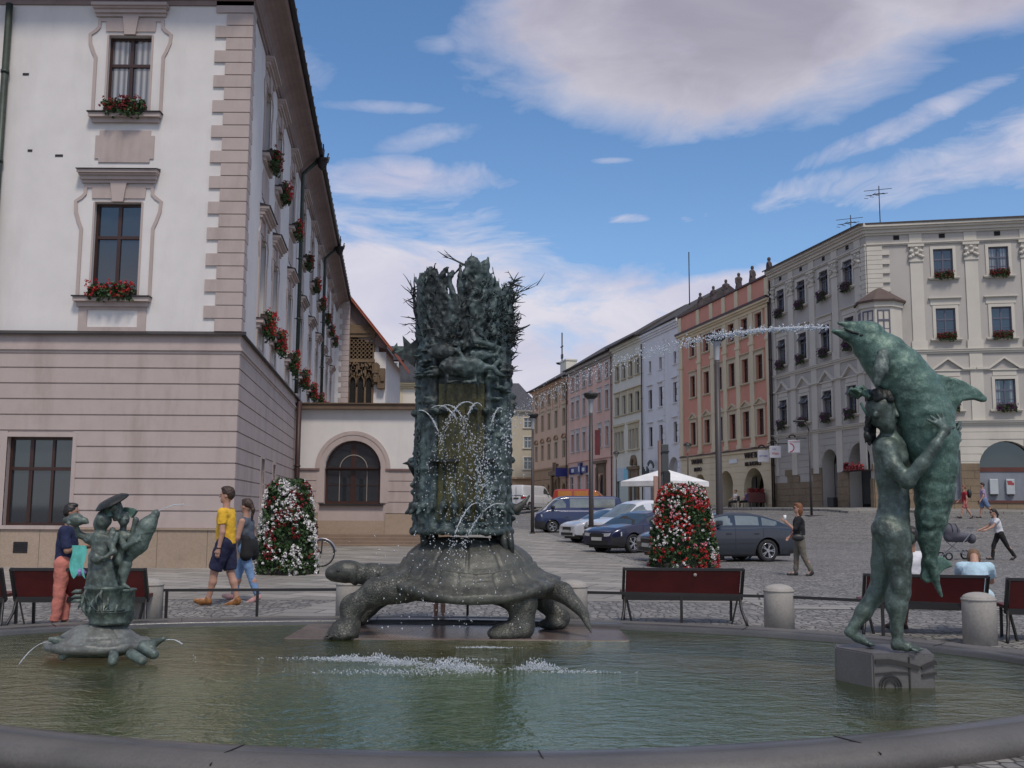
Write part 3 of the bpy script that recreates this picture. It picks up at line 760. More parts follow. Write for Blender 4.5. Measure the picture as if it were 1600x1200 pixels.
def eaves(x0, x1, M, e0, e1):
    mb = MB()
    prof = [(-.05, ZC - .12), (-.05, ZC), (-.10, ZC + .02), (-.12, ZC + .10)]
    for i in range(7):
        t = PI / 2 * i / 6; prof.append((-.14 - .60 * (1 - math.cos(t)), ZC + .12 + .44 * math.sin(t)))
    prof += [(-.80, ZE - .10), (-.80, ZE), (.2, ZE), (.2, ZC - .12)]
    # mitred ends
    n = len(prof); vs = []
    for x, e in ((x0, e0), (x1, e1)): vs += [(x + e * (-p[0]), p[0], p[1]) for p in prof]
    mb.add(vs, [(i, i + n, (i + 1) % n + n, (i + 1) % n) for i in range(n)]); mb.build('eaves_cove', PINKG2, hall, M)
    mb = MB(); y = -.88
    mb.v += []; path = [(x0 + e0 * .88, y, ZE + .01), (x1, y, ZE + .01)]
    mb.tube(path, .085, 10); mb.box(x0 + e0 * .8, x1, -.84, -.78, ZE - .03, ZE + .12)
    for i in range(int((x1 - x0) / .9)): mb.box(x0 + i * .9, x0 + i * .9 + .03, -.975, -.78, ZE - .02, ZE + .105)
    mb.build('gutter', COPPER, hall, M)
eaves(-14, 0, FR, 0, 1.0); eaves(0, LS + .3, ST, -1.0, 0)
mb = MB(); D = Vector((math.cos(DS), math.sin(DS)))
A = Vector((.8, -.8)); B = Vector((D.x * LS + .8, D.y * LS)); Cc = Vector((-14, -.8)); Dd = Vector((-8, 7)); Ee = Vector((D.x * LS - 7, D.y * LS))
mb.add([(A.x, A.y, ZE + .1), (B.x, B.y, ZE + .1), (Ee.x, Ee.y, ZE + 5.8), (Dd.x, Dd.y, ZE + 5.8), (Cc.x, Cc.y, ZE + .1), (-14, 7, ZE + 5.8)], [(0, 1, 2, 3), (0, 3, 5, 4)])
M_TILE = mat('red_clay_tiles', (.30, .085, .05), .8, var=.3, scale=6, bump=.4, bscale=12)
mb.build('roof', M_TILE, hall)
# --- window dressings
def ear_band(mb, w, h):
    x = w / 2 + .28
    for s in (-1, 1):
        path = [(s * (x + .02), 0), (s * (x + .02), h * .72), (s * (x + .10), h * .80), (s * (x + .18), h * .90), (s * (x + .20), h + .02), (s * (x + .06), h + .12), (s * (x - .03), h + .22), (s * (x - .04), h + .42)]
        mb.strip(path, .085, -.035, 0)
        mb.strip([(s * (w / 2 + .0), 0), (s * (w / 2 + .0), h)], .05, -.02, 0)
    mb.box(-x + .0, x, -.033, 0, h + .38, h + .45); mb.box(-w / 2, w / 2, -.02, 0, h, h + .03)
def frieze_key(mb, w, h):
    x = w / 2 + .06; z = h + .10
    mb.prism([(-x, z), (x, z), (x + .02, z + .26), (x - .12, z + .34), (-x + .12, z + .34), (-x - .02, z + .26)], -.035, 0)
    mb.prism([(-.14, h - .0), (.14, h - .0), (.21, z + .40), (-.21, z + .40)], -.09, -.0)
def hood1(mb, w, h):
    x = w / 2 + .30; z = h + .50
    for dz, t, p in ((0, .08, .08), (.08, .10, .14), (.18, .05, .20), (.23, .08, .26)): mb.box(-x - p * .4, x + p * .4, -p, 0, z + dz, z + dz + t)
def hood1top(mb, w, h):
    x = w / 2 + .42; z = h + .81; mb.prism([(-.30, z), (-.30, z + .015), (0, z + .09), (0, z)], -x, x, axis='x')
def sill1(mb, w, h):
    x = w / 2 + .34
    mb.box(-x + .06, x - .06, -.10, 0, -.26, -.14); mb.box(-x, x, -.20, 0, -.14, -.03)
def sill1top(mb, w, h):
    x = w / 2 + .37; mb.box(-x, x, -.24, .10, -.03, .0)
def apron1(mb, w, h):
    x = w / 2 + .24; z0, z1 = -1.05, -.26
    mb.box(-x, -x + .22, -.03, 0, z0, z1); mb.box(x - .22, x, -.03, 0, z0, z1); mb.box(-x + .22, x - .22, -.03, 0, z0, z0 + .27)
    mb.box(-x + .22, x - .22, -.03, 0, z1 - .08, z1)
def plaque(mb, w, h):
    x = w / 2 + .18; z0, z1 = -1.32, -.46; n_ = .1
    mb.prism([(-x + n_, z0), (x - n_, z0), (x - n_, z0 + n_), (x, z0 + n_), (x, z1 - n_ * 1.4), (x - n_, z1 - n_ * 1.4), (x - n_, z1), (-x + n_, z1), (-x + n_, z1 - n_ * 1.4), (-x, z1 - n_ * 1.4), (-x, z0 + n_), (-x + n_, z0 + n_)], -.03, 0)
SUR1 = [('window_surround', PINKG, ear_band), ('keystone_frieze', PINKG, frieze_key), ('window_hood', PINKG, hood1), ('hood_flashing', COPPER, hood1top), ('sill', PINKG, sill1), ('sill_flashing', COPPER, sill1top), ('apron', PINKG, apron1)]
SUR2 = [('window_surround', PINKG, ear_band), ('keystone_frieze', PINKG, frieze_key), ('window_hood', PINKG, hood1), ('sill', PINKG, sill1), ('sill_flashing', COPPER, sill1top), ('apron', PINKG, plaque)]
def win(M, hdef, key, sur, tr=.36, **k):
    x0, x1, z0, z1 = hdef[:4]
    return add_window(hall, M, (x0 + x1) / 2, z0, x1 - x0, z1 - z0, key, WOODBR, k.pop('gm', GLASS_D), tr=tr, inset=.16, sur=sur, fw=.07, mull=.035, **k)
win(FR, fw_1, 'h1', SUR1); win(FR, fw_1b, 'h1', SUR1); win(FR, fw_2, 'h2', SUR2, gm=GLASS_C); win(FR, fw_2b, 'h2', SUR2)
def sur_g(mb, w, h):
    x = w / 2; mb.box(-x - .16, -x, -.045, 0, 0, h + .1); mb.box(x, x + .10, -.045, 0, 0, h + .1); mb.box(-x, x, -.045, 0, h, h + .1)
    mb.box(-x - .2, x + .16, -.14, .1, -.09, 0)
win(FR, fw_g, 'hg', [('window_surround', PINKG, sur_g)], tr=.36, cols=3); win(FR, fw_g2, 'hg', [('window_surround', PINKG, sur_g)], tr=.36, cols=3)
for hd in st_1: win(ST, hd, 'h1s', SUR1, cols=2)
for hd in st_2: win(ST, hd, 'h2s', SUR2, cols=2)
for hd in st_g: win(ST, hd, 'hgs', [('window_surround', PINKG, sur_g)], cols=1, tr=0)
hd = mat('pink_service_hatch', (.33, .25, .24), .8)
# pipes with their rain heads on the street side, and the one at the front's left edge
downpipe(hall, ST, 13.9, 5.9, 14.6, M_PIPE, off=.16, r=.075, top=(13.9, -.82, 15.35)); downpipe(hall, ST, 27.9, 5.9, 14.6, M_PIPE, off=.16, r=.075, top=(27.9, -.82, 15.35))
downpipe(hall, FR, -6.35, .2, 14.6, M_PIPE, off=.12, r=.09)
downpipe(hall, ST, 14.95, .2, 5.7, M_PIPE_BR, off=.2, r=.10)
for s in (13.9, 27.9):
    m2 = MB(); m2.lathe([(.05, -.42), (.16, -.3), (.22, -.05), (.26, 0), (.26, .05)], 12, (s, -.9, 15.3)); m2.prism([(s - .3, 15.35), (s + .3, 15.35), (s + .1, 15.5), (s + .32, 15.85), (s, 15.62), (s - .32, 15.85), (s - .1, 15.5)], -.97, -.92)
    for a in (-.25, .25): m2.tube([(s + a * .6, -.95, 15.2), (s + a, -1.1, 15.3), (s + a * .8, -1.15, 15.5)], .035, 6)
    m2.build('rain_head', COPPER, hall, ST)
mk = MB()
for x, z, w in ((-5.86, 12.72, .08), (-5.62, 10.65, .06), (-4.86, 10.52, .10)): mk.box(x - w, x + w, -.012, .0, z - .03, z + .03)
mk.build('wall_bracket', COPPER, hall, FR)
# projecting end pier with quoins
pr = MB(); pr.box(LS, LS + 3.2, -.85, 3, -1, 15.6); pr.build('end_pier', WHITE, hall, ST)
EP = ST @ T(LS - .003, -.85, 0, -PI / 2)
q_ = MB(); n_ = 0
for i in range(42):
    z = .3 + i * .355; w = (.42, .60)[i % 2]; q_.box(LS - .05, LS + .6, -.90, -.85 + w, z, z + .33)
q_.build('pier_quoins', PINKG, hall, ST)

# ------------------------------------------------------------------ flowers
def leaf_mat(name, col, col2, var=.4):
    m, q, b, o = new_mat(name); t = q.n('ShaderNodeTexCoord'); n = q.noise(t.outputs['Object'], 9, 3, .6)
    q.put(b.inputs['Base Color'], q.mix(q.ramp(n, [(.3, 0), (.7, 1)]), col, col2)); b.inputs['Roughness'].default_value = .6; return m
M_LEAF = leaf_mat('geranium_leaf', (.018, .045, .012), (.05, .10, .025)); M_RED = leaf_mat('red_petal', (.30, .006, .008), (.50, .02, .02)); M_DRED = leaf_mat('crimson_petal', (.12, .004, .006), (.24, .008, .012)); M_PUR = leaf_mat('purple_petal', (.10, .02, .09), (.20, .05, .17)); M_WHT = leaf_mat('white_petal', (.55, .52, .50), (.80, .78, .76)); M_PNK = leaf_mat('pink_petal', (.45, .10, .14), (.65, .25, .3))
M_BOX = mat('planter_box', (.06, .035, .025), .7)
def tuft(mb, c, r, mi, rnd, k=5, size=.035):
    """a clump of small petal or leaf faces round a point"""
    c = Vector(c)
    for _ in range(k):
        d = Vector((rnd.gauss(0, 1), rnd.gauss(0, 1), rnd.gauss(0, 1))).normalized(); p = c + d * r * rnd.random() ** .5
        n = (d + Vector((rnd.gauss(0, .5), rnd.gauss(0, .5), rnd.gauss(0, .5)))).normalized(); u = n.orthogonal().normalized(); w = n.cross(u); s = size * rnd.uniform(.6, 1.3)
        a = rnd.random() * 6; u2 = u * math.cos(a) + w * math.sin(a); w2 = n.cross(u2)
        mb.add([p - u2 * s, p - w2 * s * .7 + n * s * .2, p + u2 * s, p + w2 * s * .7 + n * s * .2], [(0, 1, 2, 3)], mi)
def boxmesh(w, seed, trail=.25, petal=1, dens=1.0, sz=1.0):
    rnd = random.Random(seed); fol = MB(); fl = MB()
    for i in range(int(190 * w * dens)):
        x = rnd.uniform(-w / 2, w / 2); a = rnd.random(); y = -.10 - .22 * rnd.random() * (1.2 - abs(2 * x / w) * .4); z = rnd.uniform(-trail, .28) - .1 * (a > .7)
        tuft(fol, (x, y, z), .06, 0, rnd, 5, .042 * sz)
    for i in range(int(120 * w * dens)):
        x = rnd.uniform(-w / 2, w / 2) * 1.04; cl = math.sin(x * 7 + seed) * .5 + .5
        if rnd.random() > .45 + .55 * cl: continue
        y = -.16 - .24 * rnd.random(); z = rnd.uniform(-trail * .9, .36)
        tuft(fl, (x, y, z), .045, 0, rnd, 9, .026 * sz)
    return fol, fl
def flower_box(M, w, seed, label, petal=M_RED, group=None, trail=.25, dens=1.0, sz=1.0, cat='flower box'):
    k = ('fb', round(w, 2), seed % 3, petal.name, trail)
    t = thing('flower_box', label, cat, M, group)
    def mkb():
        b = MB(); b.box(-w / 2, w / 2, -.2, -.0, 0, .17); b.box(-w / 2 - .01, w / 2 + .01, -.215, .0, .155, .18); return mesh_of(b, 'trough', M_BOX)
    link('trough', cached(k + ('t',), mkb), t)
    fo, fl_ = boxmesh(w, seed % 3, trail, dens=dens, sz=sz) if k + ('f',) not in MESH else (None, None)
    link('foliage', cached(k + ('f',), lambda: mesh_of(fo, 'foliage', M_LEAF)), t)
    link('blossoms', cached(k + ('b',), lambda: mesh_of(fl_, 'blossoms', petal)), t)
    return t
HM = T(HX, HY, 0)
G1 = 'red geranium boxes on the town hall sills'
flower_box(HM @ T(-3.25, -.02, 6.80), 1.15, 0, 'red geraniums in a trough on the first floor sill of the town hall front', group=G1, trail=.03)
flower_box(HM @ T(-3.16, -.02, 11.66), 1.05, 1, 'dark red geraniums on the top floor sill of the town hall front', M_DRED, group=G1, trail=.05)
ordn = ['nearest', 'second', 'third', 'fourth', 'fifth', 'sixth', 'seventh', 'eighth', 'farthest']
for i, s in enumerate(SW):
    if i < 9: flower_box(HM @ ST @ T(s, -.06, 11.75), .95, i, 'red geraniums on the upper street side sill, %s window from the quoined corner' % ordn[i], M_RED if i % 3 else M_DRED, G1, .22)
    flower_box(HM @ ST @ T(s, -.06, 6.85), 1.05, i + 1, 'bushy red geraniums on the lower street side sill, %s window from the quoined corner' % ordn[i], M_RED, G1, .42)

# ------------------------------------------------------------------ low wing with the arched window
WY = 41.0
wing = thing('arcade_wing', 'low white wing with one big arched brown window beside the town hall, behind the steps', 'building', T(-6.35, WY, 0))
ah = (-1.10, 1.13, 1.66, 4.18, 1.13)
mb = MB(); wall(mb, -2.55, 2.75, 3.05, 5.45, [(-1.10, 1.13, 3.05, 4.18, 1.13)], .3); mb.build('upper_wall', WHITE, wing)
mb = MB(); wall(mb, -2.55, 2.75, -.4, 3.05, [(-1.10, 1.13, 1.66, 3.05)], .3)
courses(mb, -2.55, -1.32, 1.3, 2.97, .42, .03, .04); courses(mb, 1.35, 2.75, 1.3, 2.97, .42, .03, .04)
mb.box(-1.32, 1.35, -.05, 0, 1.0, 1.60); mb.build('lower_wall', PINKG, wing)
mb = MB(); mb.box(-2.55, -1.32, -.10, 0, -.3, 1.27); mb.box(1.35, 2.75, -.10, 0, -.3, 1.27); mb.box(-1.32, 1.35, -.07, 0, -.3, 1.0); mb.build('plinth', PLINTH, wing)
mb = MB()
for r_, p_ in ((.20, .05), (.28, .07)):
    mb.strip([(.015 + (1.115 + r_) * math.cos(PI * i / 24), 3.05 + (1.115 + r_) * math.sin(PI * i / 24)) for i in range(25)], .09 if r_ > .2 else .38, -p_, 0)
mb.box(-1.42, -1.10, -.055, 0, 1.7, 3.05); mb.box(1.13, 1.45, -.055, 0, 1.7, 3.05)
mb.build('arch_moulding', PINKG, wing)
mb = MB(); mb.box(-2.55, -1.30, -.10, 0, 2.98, 3.06); mb.box(1.33, 2.75, -.10, 0, 2.98, 3.06); mb.build('impost_band', mat('brown_impost', (.17, .11, .10), .8), wing)
mb = MB(); mb.box(-2.55, 2.85, -.30, .1, 5.42, 5.62); mb.box(-2.55, 2.9, -.36, .1, 5.62, 5.66); mb.build('roof_fascia', mat('ochre_fascia', (.13, .085, .055), .7, var=.2), wing)
mb = MB(); mb.box(-2.6, 2.8, .1, 9, 5.5, 5.6); mb.build('roof', COPPER, wing); mb = MB(); mb.box(2.7, 2.75, .01, 9, 0, 5.4); mb.build('side_wall', WHITE, wing)
o = add_window(wing, None, .015, 1.66, 2.23, 2.52, 'wing', WOODBR, GLASS_D, cols=2, tr=.45, rows=(1, 0), inset=.2, fw=.10, mull=.08, arch=1.115)
mb = MB(); mb.strip([(.55 * math.cos(PI * i / 14), 1.4 + .55 * math.sin(PI * i / 14)) for i in range(15)], .03, .19, .22); mb.strip([(-.55, .1), (-.55, 1.3)], .025, .19, .22); mb.strip([(.55, .1), (.55, 1.3)], .025, .19, .22)
mb.build('glazing_bar', mat('pale_glazing_bar', (.30, .26, .22), .6), o)
mb = MB(); mb.box(-1.25, 1.28, -.18, 0, 1.58, 1.66); mb.build('sill', COPPER, wing)
stp = MB()
for k in range(4): stp.bbox(-8.9, -2.4, 39.5 + .36 * k, 41.0 - (.0 if k < 3 else .1), -.2 if not k else .12 * k - .01, .12 * (k + 1), .015)
tag(stp.build('stone_steps', stone_mat('worn_step_stone', (.20, .14, .10), (.28, .205, .15), .85, bump=.3)), 'four worn sandstone steps along the foot of the arched wing', 'steps')

# ------------------------------------------------------------------ chapel oriel with its red roof
ST_OLD = stone_mat('weathered_sandstone', (.13, .085, .05), (.23, .16, .10), .9, bump=.6, scale=3)
chap = thing('chapel', 'gothic chapel bay with brown tracery window and steep red roof beyond the town hall', 'chapel', T(-11.1, 68.6, 0))
mb = MB(); mb.box(0, 2.0, .4, 9, -1, 13); mb.box(1.75, 2.55, .1, 9, -1, 12.0); mb.build('wall', WHITE, chap)
mb = MB()
mb.box(0, 1.75, .2, .4, -1, 13.6)
for x in (0, .55, 1.12, 1.62): mb.box(x, x + .12, .05, .2, -1, 11.3)
mb.box(-.05, 1.8, .0, .2, 11.3, 11.5); mb.box(-.05, 1.8, -.02, .2, 13.0, 13.25); mb.box(0, .1, .02, .2, 11.5, 13); mb.box(1.65, 1.75, .02, .2, 11.5, 13)
mb.prism([(-.1, 13.25), (1.95, 13.25), (1.8, 13.7), (0, 13.9)], -.1, .2)
rnd = random.Random(5)
for i in range(6):
    for j in range(5):
        x, z = .2 + i * .27, 11.65 + j * .28
        mb.strip([(x + .12 * math.cos(a * PI / 4), z + .12 * math.sin(a * PI / 4)) for a in range(9)], .045, .06, .2)
for x in (.33, .87, 1.42):
    mb.strip([(x + dx, z) for dx, z in ((-.24, 9.6), (-.2, 10.1), (0, 10.6), (.2, 10.1), (.24, 9.6))], .07, .05, .2)
    mb.strip([(x + .12 * math.cos(a * PI / 4), 10.9 + .12 * math.sin(a * PI / 4)) for a in range(9)], .05, .05, .2)
    mb.strip([(x - .13, 10.2), (x, 10.42), (x + .13, 10.2)], .05, .05, .2)
for i in range(60): x, z = rnd.uniform(0, 1.9), rnd.uniform(10.2, 11.2); mb.box(x, x + .08, rnd.uniform(-.1, .05), .2, z, z + rnd.uniform(.05, .2))
mb.build('tracery', ST_OLD, chap)
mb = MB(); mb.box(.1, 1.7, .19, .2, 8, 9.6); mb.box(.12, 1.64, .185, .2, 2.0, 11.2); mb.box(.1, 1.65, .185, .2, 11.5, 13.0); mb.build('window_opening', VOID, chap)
mb = MB()
for dx, z0 in ((1.75, 10.6), (2.15, 10.3)):
    for i in range(16): a = rnd.random() * 6; mb.box(dx + rnd.uniform(-.1, .2), dx + rnd.uniform(.2, .4), rnd.uniform(-.5, -.1), .1, z0 + rnd.uniform(-.9, .4), z0 + rnd.uniform(.4, .6))
mb.build('carved_console', ST_OLD, chap)
mb = MB(); xl, xr, zl, zr = -.6, 3.15, 16.6, 11.95
mb.add([(xl, -.6, zl), (xr, -.6, zr), (xr, 10, zr), (xl, 10, zl), (xl, -.6, zl - .18), (xr, -.6, zr - .18), (xr, 10, zr - .18), (xl, 10, zl - .18)], [(0, 1, 2, 3), (4, 5, 6, 7), (0, 1, 5, 4), (1, 2, 6, 5)])
for i in range(26):
    t = i / 26; x = lerp(xl, xr, t); z = lerp(zl, zr, t); mb.bar((x, -.62, z + .03), (x, 10, z + .03), .05, .05)
for i in range(30): y = -.6 + i * .36; mb.bar((xl, y, zl + .04), (xr, y, zr + .04), .07, .05)
mb.build('roof', mat('bright_clay_tiles', (.36, .105, .06), .8, var=.25, scale=5), chap)
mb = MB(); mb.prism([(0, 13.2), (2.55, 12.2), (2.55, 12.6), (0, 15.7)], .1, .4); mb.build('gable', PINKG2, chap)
gg = MB(); gg.tube([(xr - .05, -.6, zr - .1), (xr + .25, -.8, zr + .1), (xr + .5, -1.0, zr + .05), (xr + .65, -1.1, zr - .1)], [.12, .16, .12, .05], 8)
gg.prism([(xr - .1, zr + .1), (xr + .25, zr + .55), (xr + .3, zr + .2)], -.95, -.85); gg.prism([(xr + .1, zr - .1), (xr + .7, zr + .25), (xr + .6, zr - .3)], -1.1, -1.02)
gg.build('gargoyle', mat('verdigris_sheet', (.08, .12, .10), .6, var=.4), chap)
flower_box(T(-8.65, 68.5, 7.3), .8, 2, 'small red flower box on the white wall beside the carved chapel window', M_RED, G1, .3)
# ------------------------------------------------------------------ the row of town houses across the square
RDIR = math.atan2(-.9769, .2139)
BASEZ = 1.6
def rowroot(name, label, s):
    x, y = rowP(s, 0); return thing(name, label, 'building', T(x, y, BASEZ, RDIR))
LIFT = T(0, 0, -BASEZ)
DARKWOOD = mat('dark_window_frame', (.05, .025, .018), .5); GREYWOOD = mat('white_window_frame', (.42, .41, .40), .5); TANWOOD = mat('tan_window_frame', (.22, .18, .12), .5); BLUEWOOD = mat('blue_grey_window_frame', (.11, .11, .15), .5)
TILE_D = mat('dark_roof_tiles', (.055, .045, .04), .8, var=.3, scale=4)
def col(n, c, **k): return mat(n, c, .88, var=.05, scale=.8, stain=.35, stscale=.5, bump=.06, bscale=12, **k)
def roof_back(root, L, z, m, over=.45, depth=9, h=3.2, lip=True):
    mb = MB(); mb.box(-.02, L + .02, -over, depth, z - .02, z + .06)
    mb.prism([(-over, z + .06), (depth * .5, z + h), (depth, z + .06)], 0, L, axis='x'); mb.build('roof', m, root, LIFT)
    mb = MB(); mb.tube([(0, -over - .06, z), (L, -over - .06, z)], .09, 8); mb.build('gutter', COPPER, root, LIFT)
def put(root, wins, key, fm, gm, w, sur, **k):
    for x, z0, z1 in wins: add_window(root, LIFT, x, z0, w, z1 - z0, key, fm, gm, sur=sur, **k)
def sides(mb, L, z, depth=9, base=0.5):
    mb.box(0, .02, .3, depth, base, z); mb.box(L - .02, L, .3, depth, base, z)
# ---------------- red and cream house with attic
L = 17.0; s0 = -29.0; C_CREAM = col('warm_cream_plaster', (.66, .56, .38)); C_RED = col('brick_red_plaster', (.62, .28, .195))
red = rowroot('attic_townhouse', 'brick red and cream house with pilasters, a tall attic and three ground floor arches', s0)
cx6 = [-26.2 - s0, -23.35 - s0, -20.9 - s0, -18.6 - s0, -16.3 - s0, -14.0 - s0]; WW = 1.08
rows = [(14.05, 15.45), (10.67, 12.44), (6.75, 8.6)]
holes = [(x - WW / 2, x + WW / 2, a, b) for x in cx6 for a, b in rows]
mb = MB(); wall(mb, 0, L, 5.95, 16.2, holes, .25, rmi=0); mb.build('red_wall', C_RED, red, LIFT)
arches = [(-26.3 - s0, -23.9 - s0, 1.2, 4.35, 1.2), (-21.4 - s0, -18.8 - s0, 1.2, 4.45, 1.3), (-16.95 - s0, -13.75 - s0, 1.2, 4.5, 1.6)]
mb = MB(); wall(mb, 0, L, .5, 5.95, arches, 1.2); courses(mb, .0, L, 1.9, 5.6, .46, .03, .03, arches); mb.box(0, L, -.12, 0, 5.62, 5.8); mb.build('ground_floor_wall', C_CREAM, red, LIFT)
FLB = mat('brown_flashing', (.075, .03, .022), .6)
mb = MB(); mb.box(0, L, -.18, 0, 5.8, 5.9); mb.build('cornice_flashing', FLB, red, LIFT)
mb = MB(); mb.box(0, L, -.48, 0, 16.15, 16.32); mb.build('cornice_flashing', FLB, red, LIFT)
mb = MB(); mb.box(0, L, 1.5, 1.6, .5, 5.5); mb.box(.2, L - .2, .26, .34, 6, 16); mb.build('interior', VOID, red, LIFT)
mb = MB()
pil = [.35] + [(cx6[i] + cx6[i + 1]) / 2 for i in range(5)] + [L - .5]
for x in pil: mb.box(x - .33, x + .33, -.10, 0, 5.95, 15.85); mb.box(x - .4, x + .4, -.16, 0, 13.3, 13.55); mb.box(x - .4, x + .4, -.15, 0, 5.95, 6.25)
mb.box(0, L, -.14, 0, 15.62, 15.85); mb.box(0, L, -.28, 0, 15.85, 16.0); mb.box(0, L, -.42, 0, 16.0, 16.15)
mb.build('pilasters', C_CREAM, red, LIFT)
mb = MB(); mb.box(0, L, -.05, .6, 16.32, 17.75); mb.build('attic', C_RED, red, LIFT)
for x in pil: mb = MB(); mb.box(x - .3, x + .3, -.14, -.05, 16.32, 17.7); mb.build('attic_pilaster', C_CREAM, red, LIFT)
mb = MB(); mb.box(-.05, L + .05, -.2, .7, 17.75, 17.88); mb.build('attic_coping', mat('brown_coping', (.08, .035, .03), .6), red, LIFT)
C_FR = col('pale_cream_trim', (.56, .47, .33))
SR = [('window_surround', C_FR, sur_plain(.20, .07)), ('sill', C_FR, sur_sill(.28, .08, .14))]
put(red, [(x, *rows[0]) for x in cx6], 'ra', DARKWOOD, GLASS_D, WW, SR, tr=.3)
put(red, [(x, *rows[1]) for x in cx6], 'rb', DARKWOOD, GLASS_D, WW, SR + [('window_hood', C_FR, sur_hood(.2, .3, .1))], tr=.33)
put(red, [(x, *rows[2]) for x in cx6], 'rc', DARKWOOD, GLASS_D, WW, SR + [('window_hood', C_FR, sur_hood(.2, .42, .06, 'tri'))], tr=.33)
mb = MB(); downpipe(red, LIFT, L - .12, 1.7, 16.1, M_PIPE_BR, off=.2)
M_SIGN = mat('dark_sign_letters', (.03, .012, .010), .6)
# lettering over the arches
for txt, x, z, h in (('TAVERNA', -25.5 - s0, 5.35, .52), ('BISTRO', -25.3 - s0, 4.72, .46), ('WINE BAR', -15.3 - s0, 5.38, .56), ('NA RADNICI', -15.3 - s0, 4.78, .44)):
    text_obj('sign_lettering', txt, h, M_SIGN, red, LIFT @ T(x, -.09, z), .06)
mb = MB(); mb.box(-19.3 - s0, -17.9 - s0, -.09, -.03, 4.95, 5.25); mb.build('street_name_plate', mat('white_enamel', (.6, .6, .62), .3), red, LIFT)
mb = MB(); mb.box(-16.8 - s0, -16.1 - s0, .5, .6, 1.3, 3.9); mb.build('glass_door', GLASS, red, LIFT)
for i, x in enumerate(pil[1:]):
    t = thing('attic_statue', 'grey stone figure on the attic of the red house, %s from the grey house' % ['sixth', 'fifth', 'fourth', 'third', 'second', 'first'][i], 'statue', red.matrix_world @ LIFT @ T(x, .15, 17.88), 'small stone figures along the red attic')
    m_ = cached('attst', lambda: None) if False else None
    if 'attm' not in MESH:
        so = solid('figure', [('c', (0, 0, 0), .28, (0, 0, .2), .26), ('c', (0, 0, .2), .24, (0, 0, .75), .2), ('e', (0, 0, .78), (.27, .17, .2)), ('c', (-.22, 0, .82), .08, (-.26, -.1, .45), .07), ('c', (.22, 0, .82), .08, (.1, -.2, .55), .06), ('c', (0, 0, .85), .08, (0, 0, 1.0), .07), ('e', (0, 0, 1.12), (.12, .13, .16))], .04, mat('dark_weathered_stone', (.07, .055, .055), .9, var=.3), smooth=2)
        MESH['attm'] = so.data; bpy.data.objects.remove(so)
    link('figure', MESH['attm'], t, T(0, 0, 0, i * .5))
# ---------------- white-grey house
L = 9.5; s0 = -38.5; C_WG = col('cool_white_plaster', (.68, .67, .67))
wh = rowroot('white_townhouse', 'narrow cool white house with few small dark windows beside the red attic house', s0)
cols3 = [-36.4 - s0, -33.7 - s0, -30.2 - s0]; rr = [(14.0, 15.1, .62), (10.65, 12.42, .95), (7.2, 9.0, .95)]
holes = [(x - w / 2, x + w / 2, a, b) for x in cols3 for a, b, w in rr]
ar = (-32.0 - s0, -29.5 - s0, 1.2, 6.0, 1.25)
mb = MB(); wall(mb, 0, L, .5, 17.2, holes + [ar], .45); sides(mb, L, 17.2); mb.build('wall', C_WG, wh, LIFT)
mb = MB(); mb.box(ar[0] - .1, ar[1] + .1, 1.0, 1.1, .5, 6.1); mb.build('arch_back', mat('brown_arch_back', (.20, .14, .10), .9), wh, LIFT)
mb = MB(); cornice(mb, 0, L, 17.15, [(.2, .1), (.2, .2), (.3, .32)])
for x in (5.6, L - .5):
    for i in range(27): w = (.22, .32)[i % 2]; mb.box(x - w, x + w, -.05, 0, 3 + i * .52, 3 + i * .52 + .46)
mb.build('cornice', C_WG, wh, LIFT)
for (a, b, w), hood in zip(rr, (0, 1, 1)):
    put(wh, [(x, a, b) for x in cols3], 'w%d' % int(a), DARKWOOD, GLASS_D, w, [('sill', C_WG, sur_sill(.15, .08, .12))] + ([('window_hood', C_WG, sur_hood(.35, .2, .0))] if hood else []), tr=.33)
roof_back(wh, L, 17.85, TILE_D, .3)
downpipe(wh, LIFT, .15, 1.7, 17.0, COPPER, off=.14)
mb = MB(); mb.tube([(4.5, 3, 19), (4.5, 3, 25)], .05, 6); mb.build('aerial', COPPER, wh, LIFT)
blk = MB()
for i, x in enumerate((1.2, 1.5, 1.85, 2.2, 2.5)): blk.box(x, x + .2, -.5, -.42, 4.5 + .1 * (i % 2), 5.4 - .2 * (i % 3))
blk.strip([(3.2 + .9 * math.cos(a * .25 + .4), 4.9 + .9 * math.sin(a * .25 + .4)) for a in range(9)], .28, -.5, -.42); blk.box(1, 4, -.44, -.40, 4.95, 5.0)
blk.build('hanging_sign', mat('black_iron', (.012, .012, .014), .5), wh, LIFT)
mb = MB(); mb.box(2.0, 3.4, -.02, .02, 1.7, 4.2); mb.build('door', mat('beige_door', (.22, .17, .13), .7), wh, LIFT)
# ---------------- cream house with grouped windows
L = 9.0; s0 = -47.5; C_CR = col('pale_cream_plaster', (.66, .63, .53)); C_TR = col('ochre_trim', (.52, .44, .29))
cr = rowroot('cream_townhouse', 'pale cream house with ochre framed windows in tight groups and a teal shop front', s0)
c4 = [-45.95 - s0, -43.87 - s0, -41.8 - s0, -39.85 - s0]
r2 = [(14.35, 15.85), (10.82, 12.7)]
holes = [(x - .55, x + .55, a, b) for x in c4 for a, b in r2]
gw = [(c4[0] - .5 + i * .98, 7.3, 9.2) for i in range(3)] + [(c4[2] - .3 + i * .98, 7.3, 9.2) for i in range(3)]
holes += [(x - .4, x + .4, a, b) for x, a, b in gw]
sh = (-46.7 - s0, -42.6 - s0, 1.2, 5.6); pt = (-41.7 - s0, -40.1 - s0, 1.2, 4.2, .8)
mb = MB(); wall(mb, 0, L, .5, 17.7, holes + [sh, pt], .22); sides(mb, L, 17.7); mb.build('wall', C_CR, cr, LIFT)
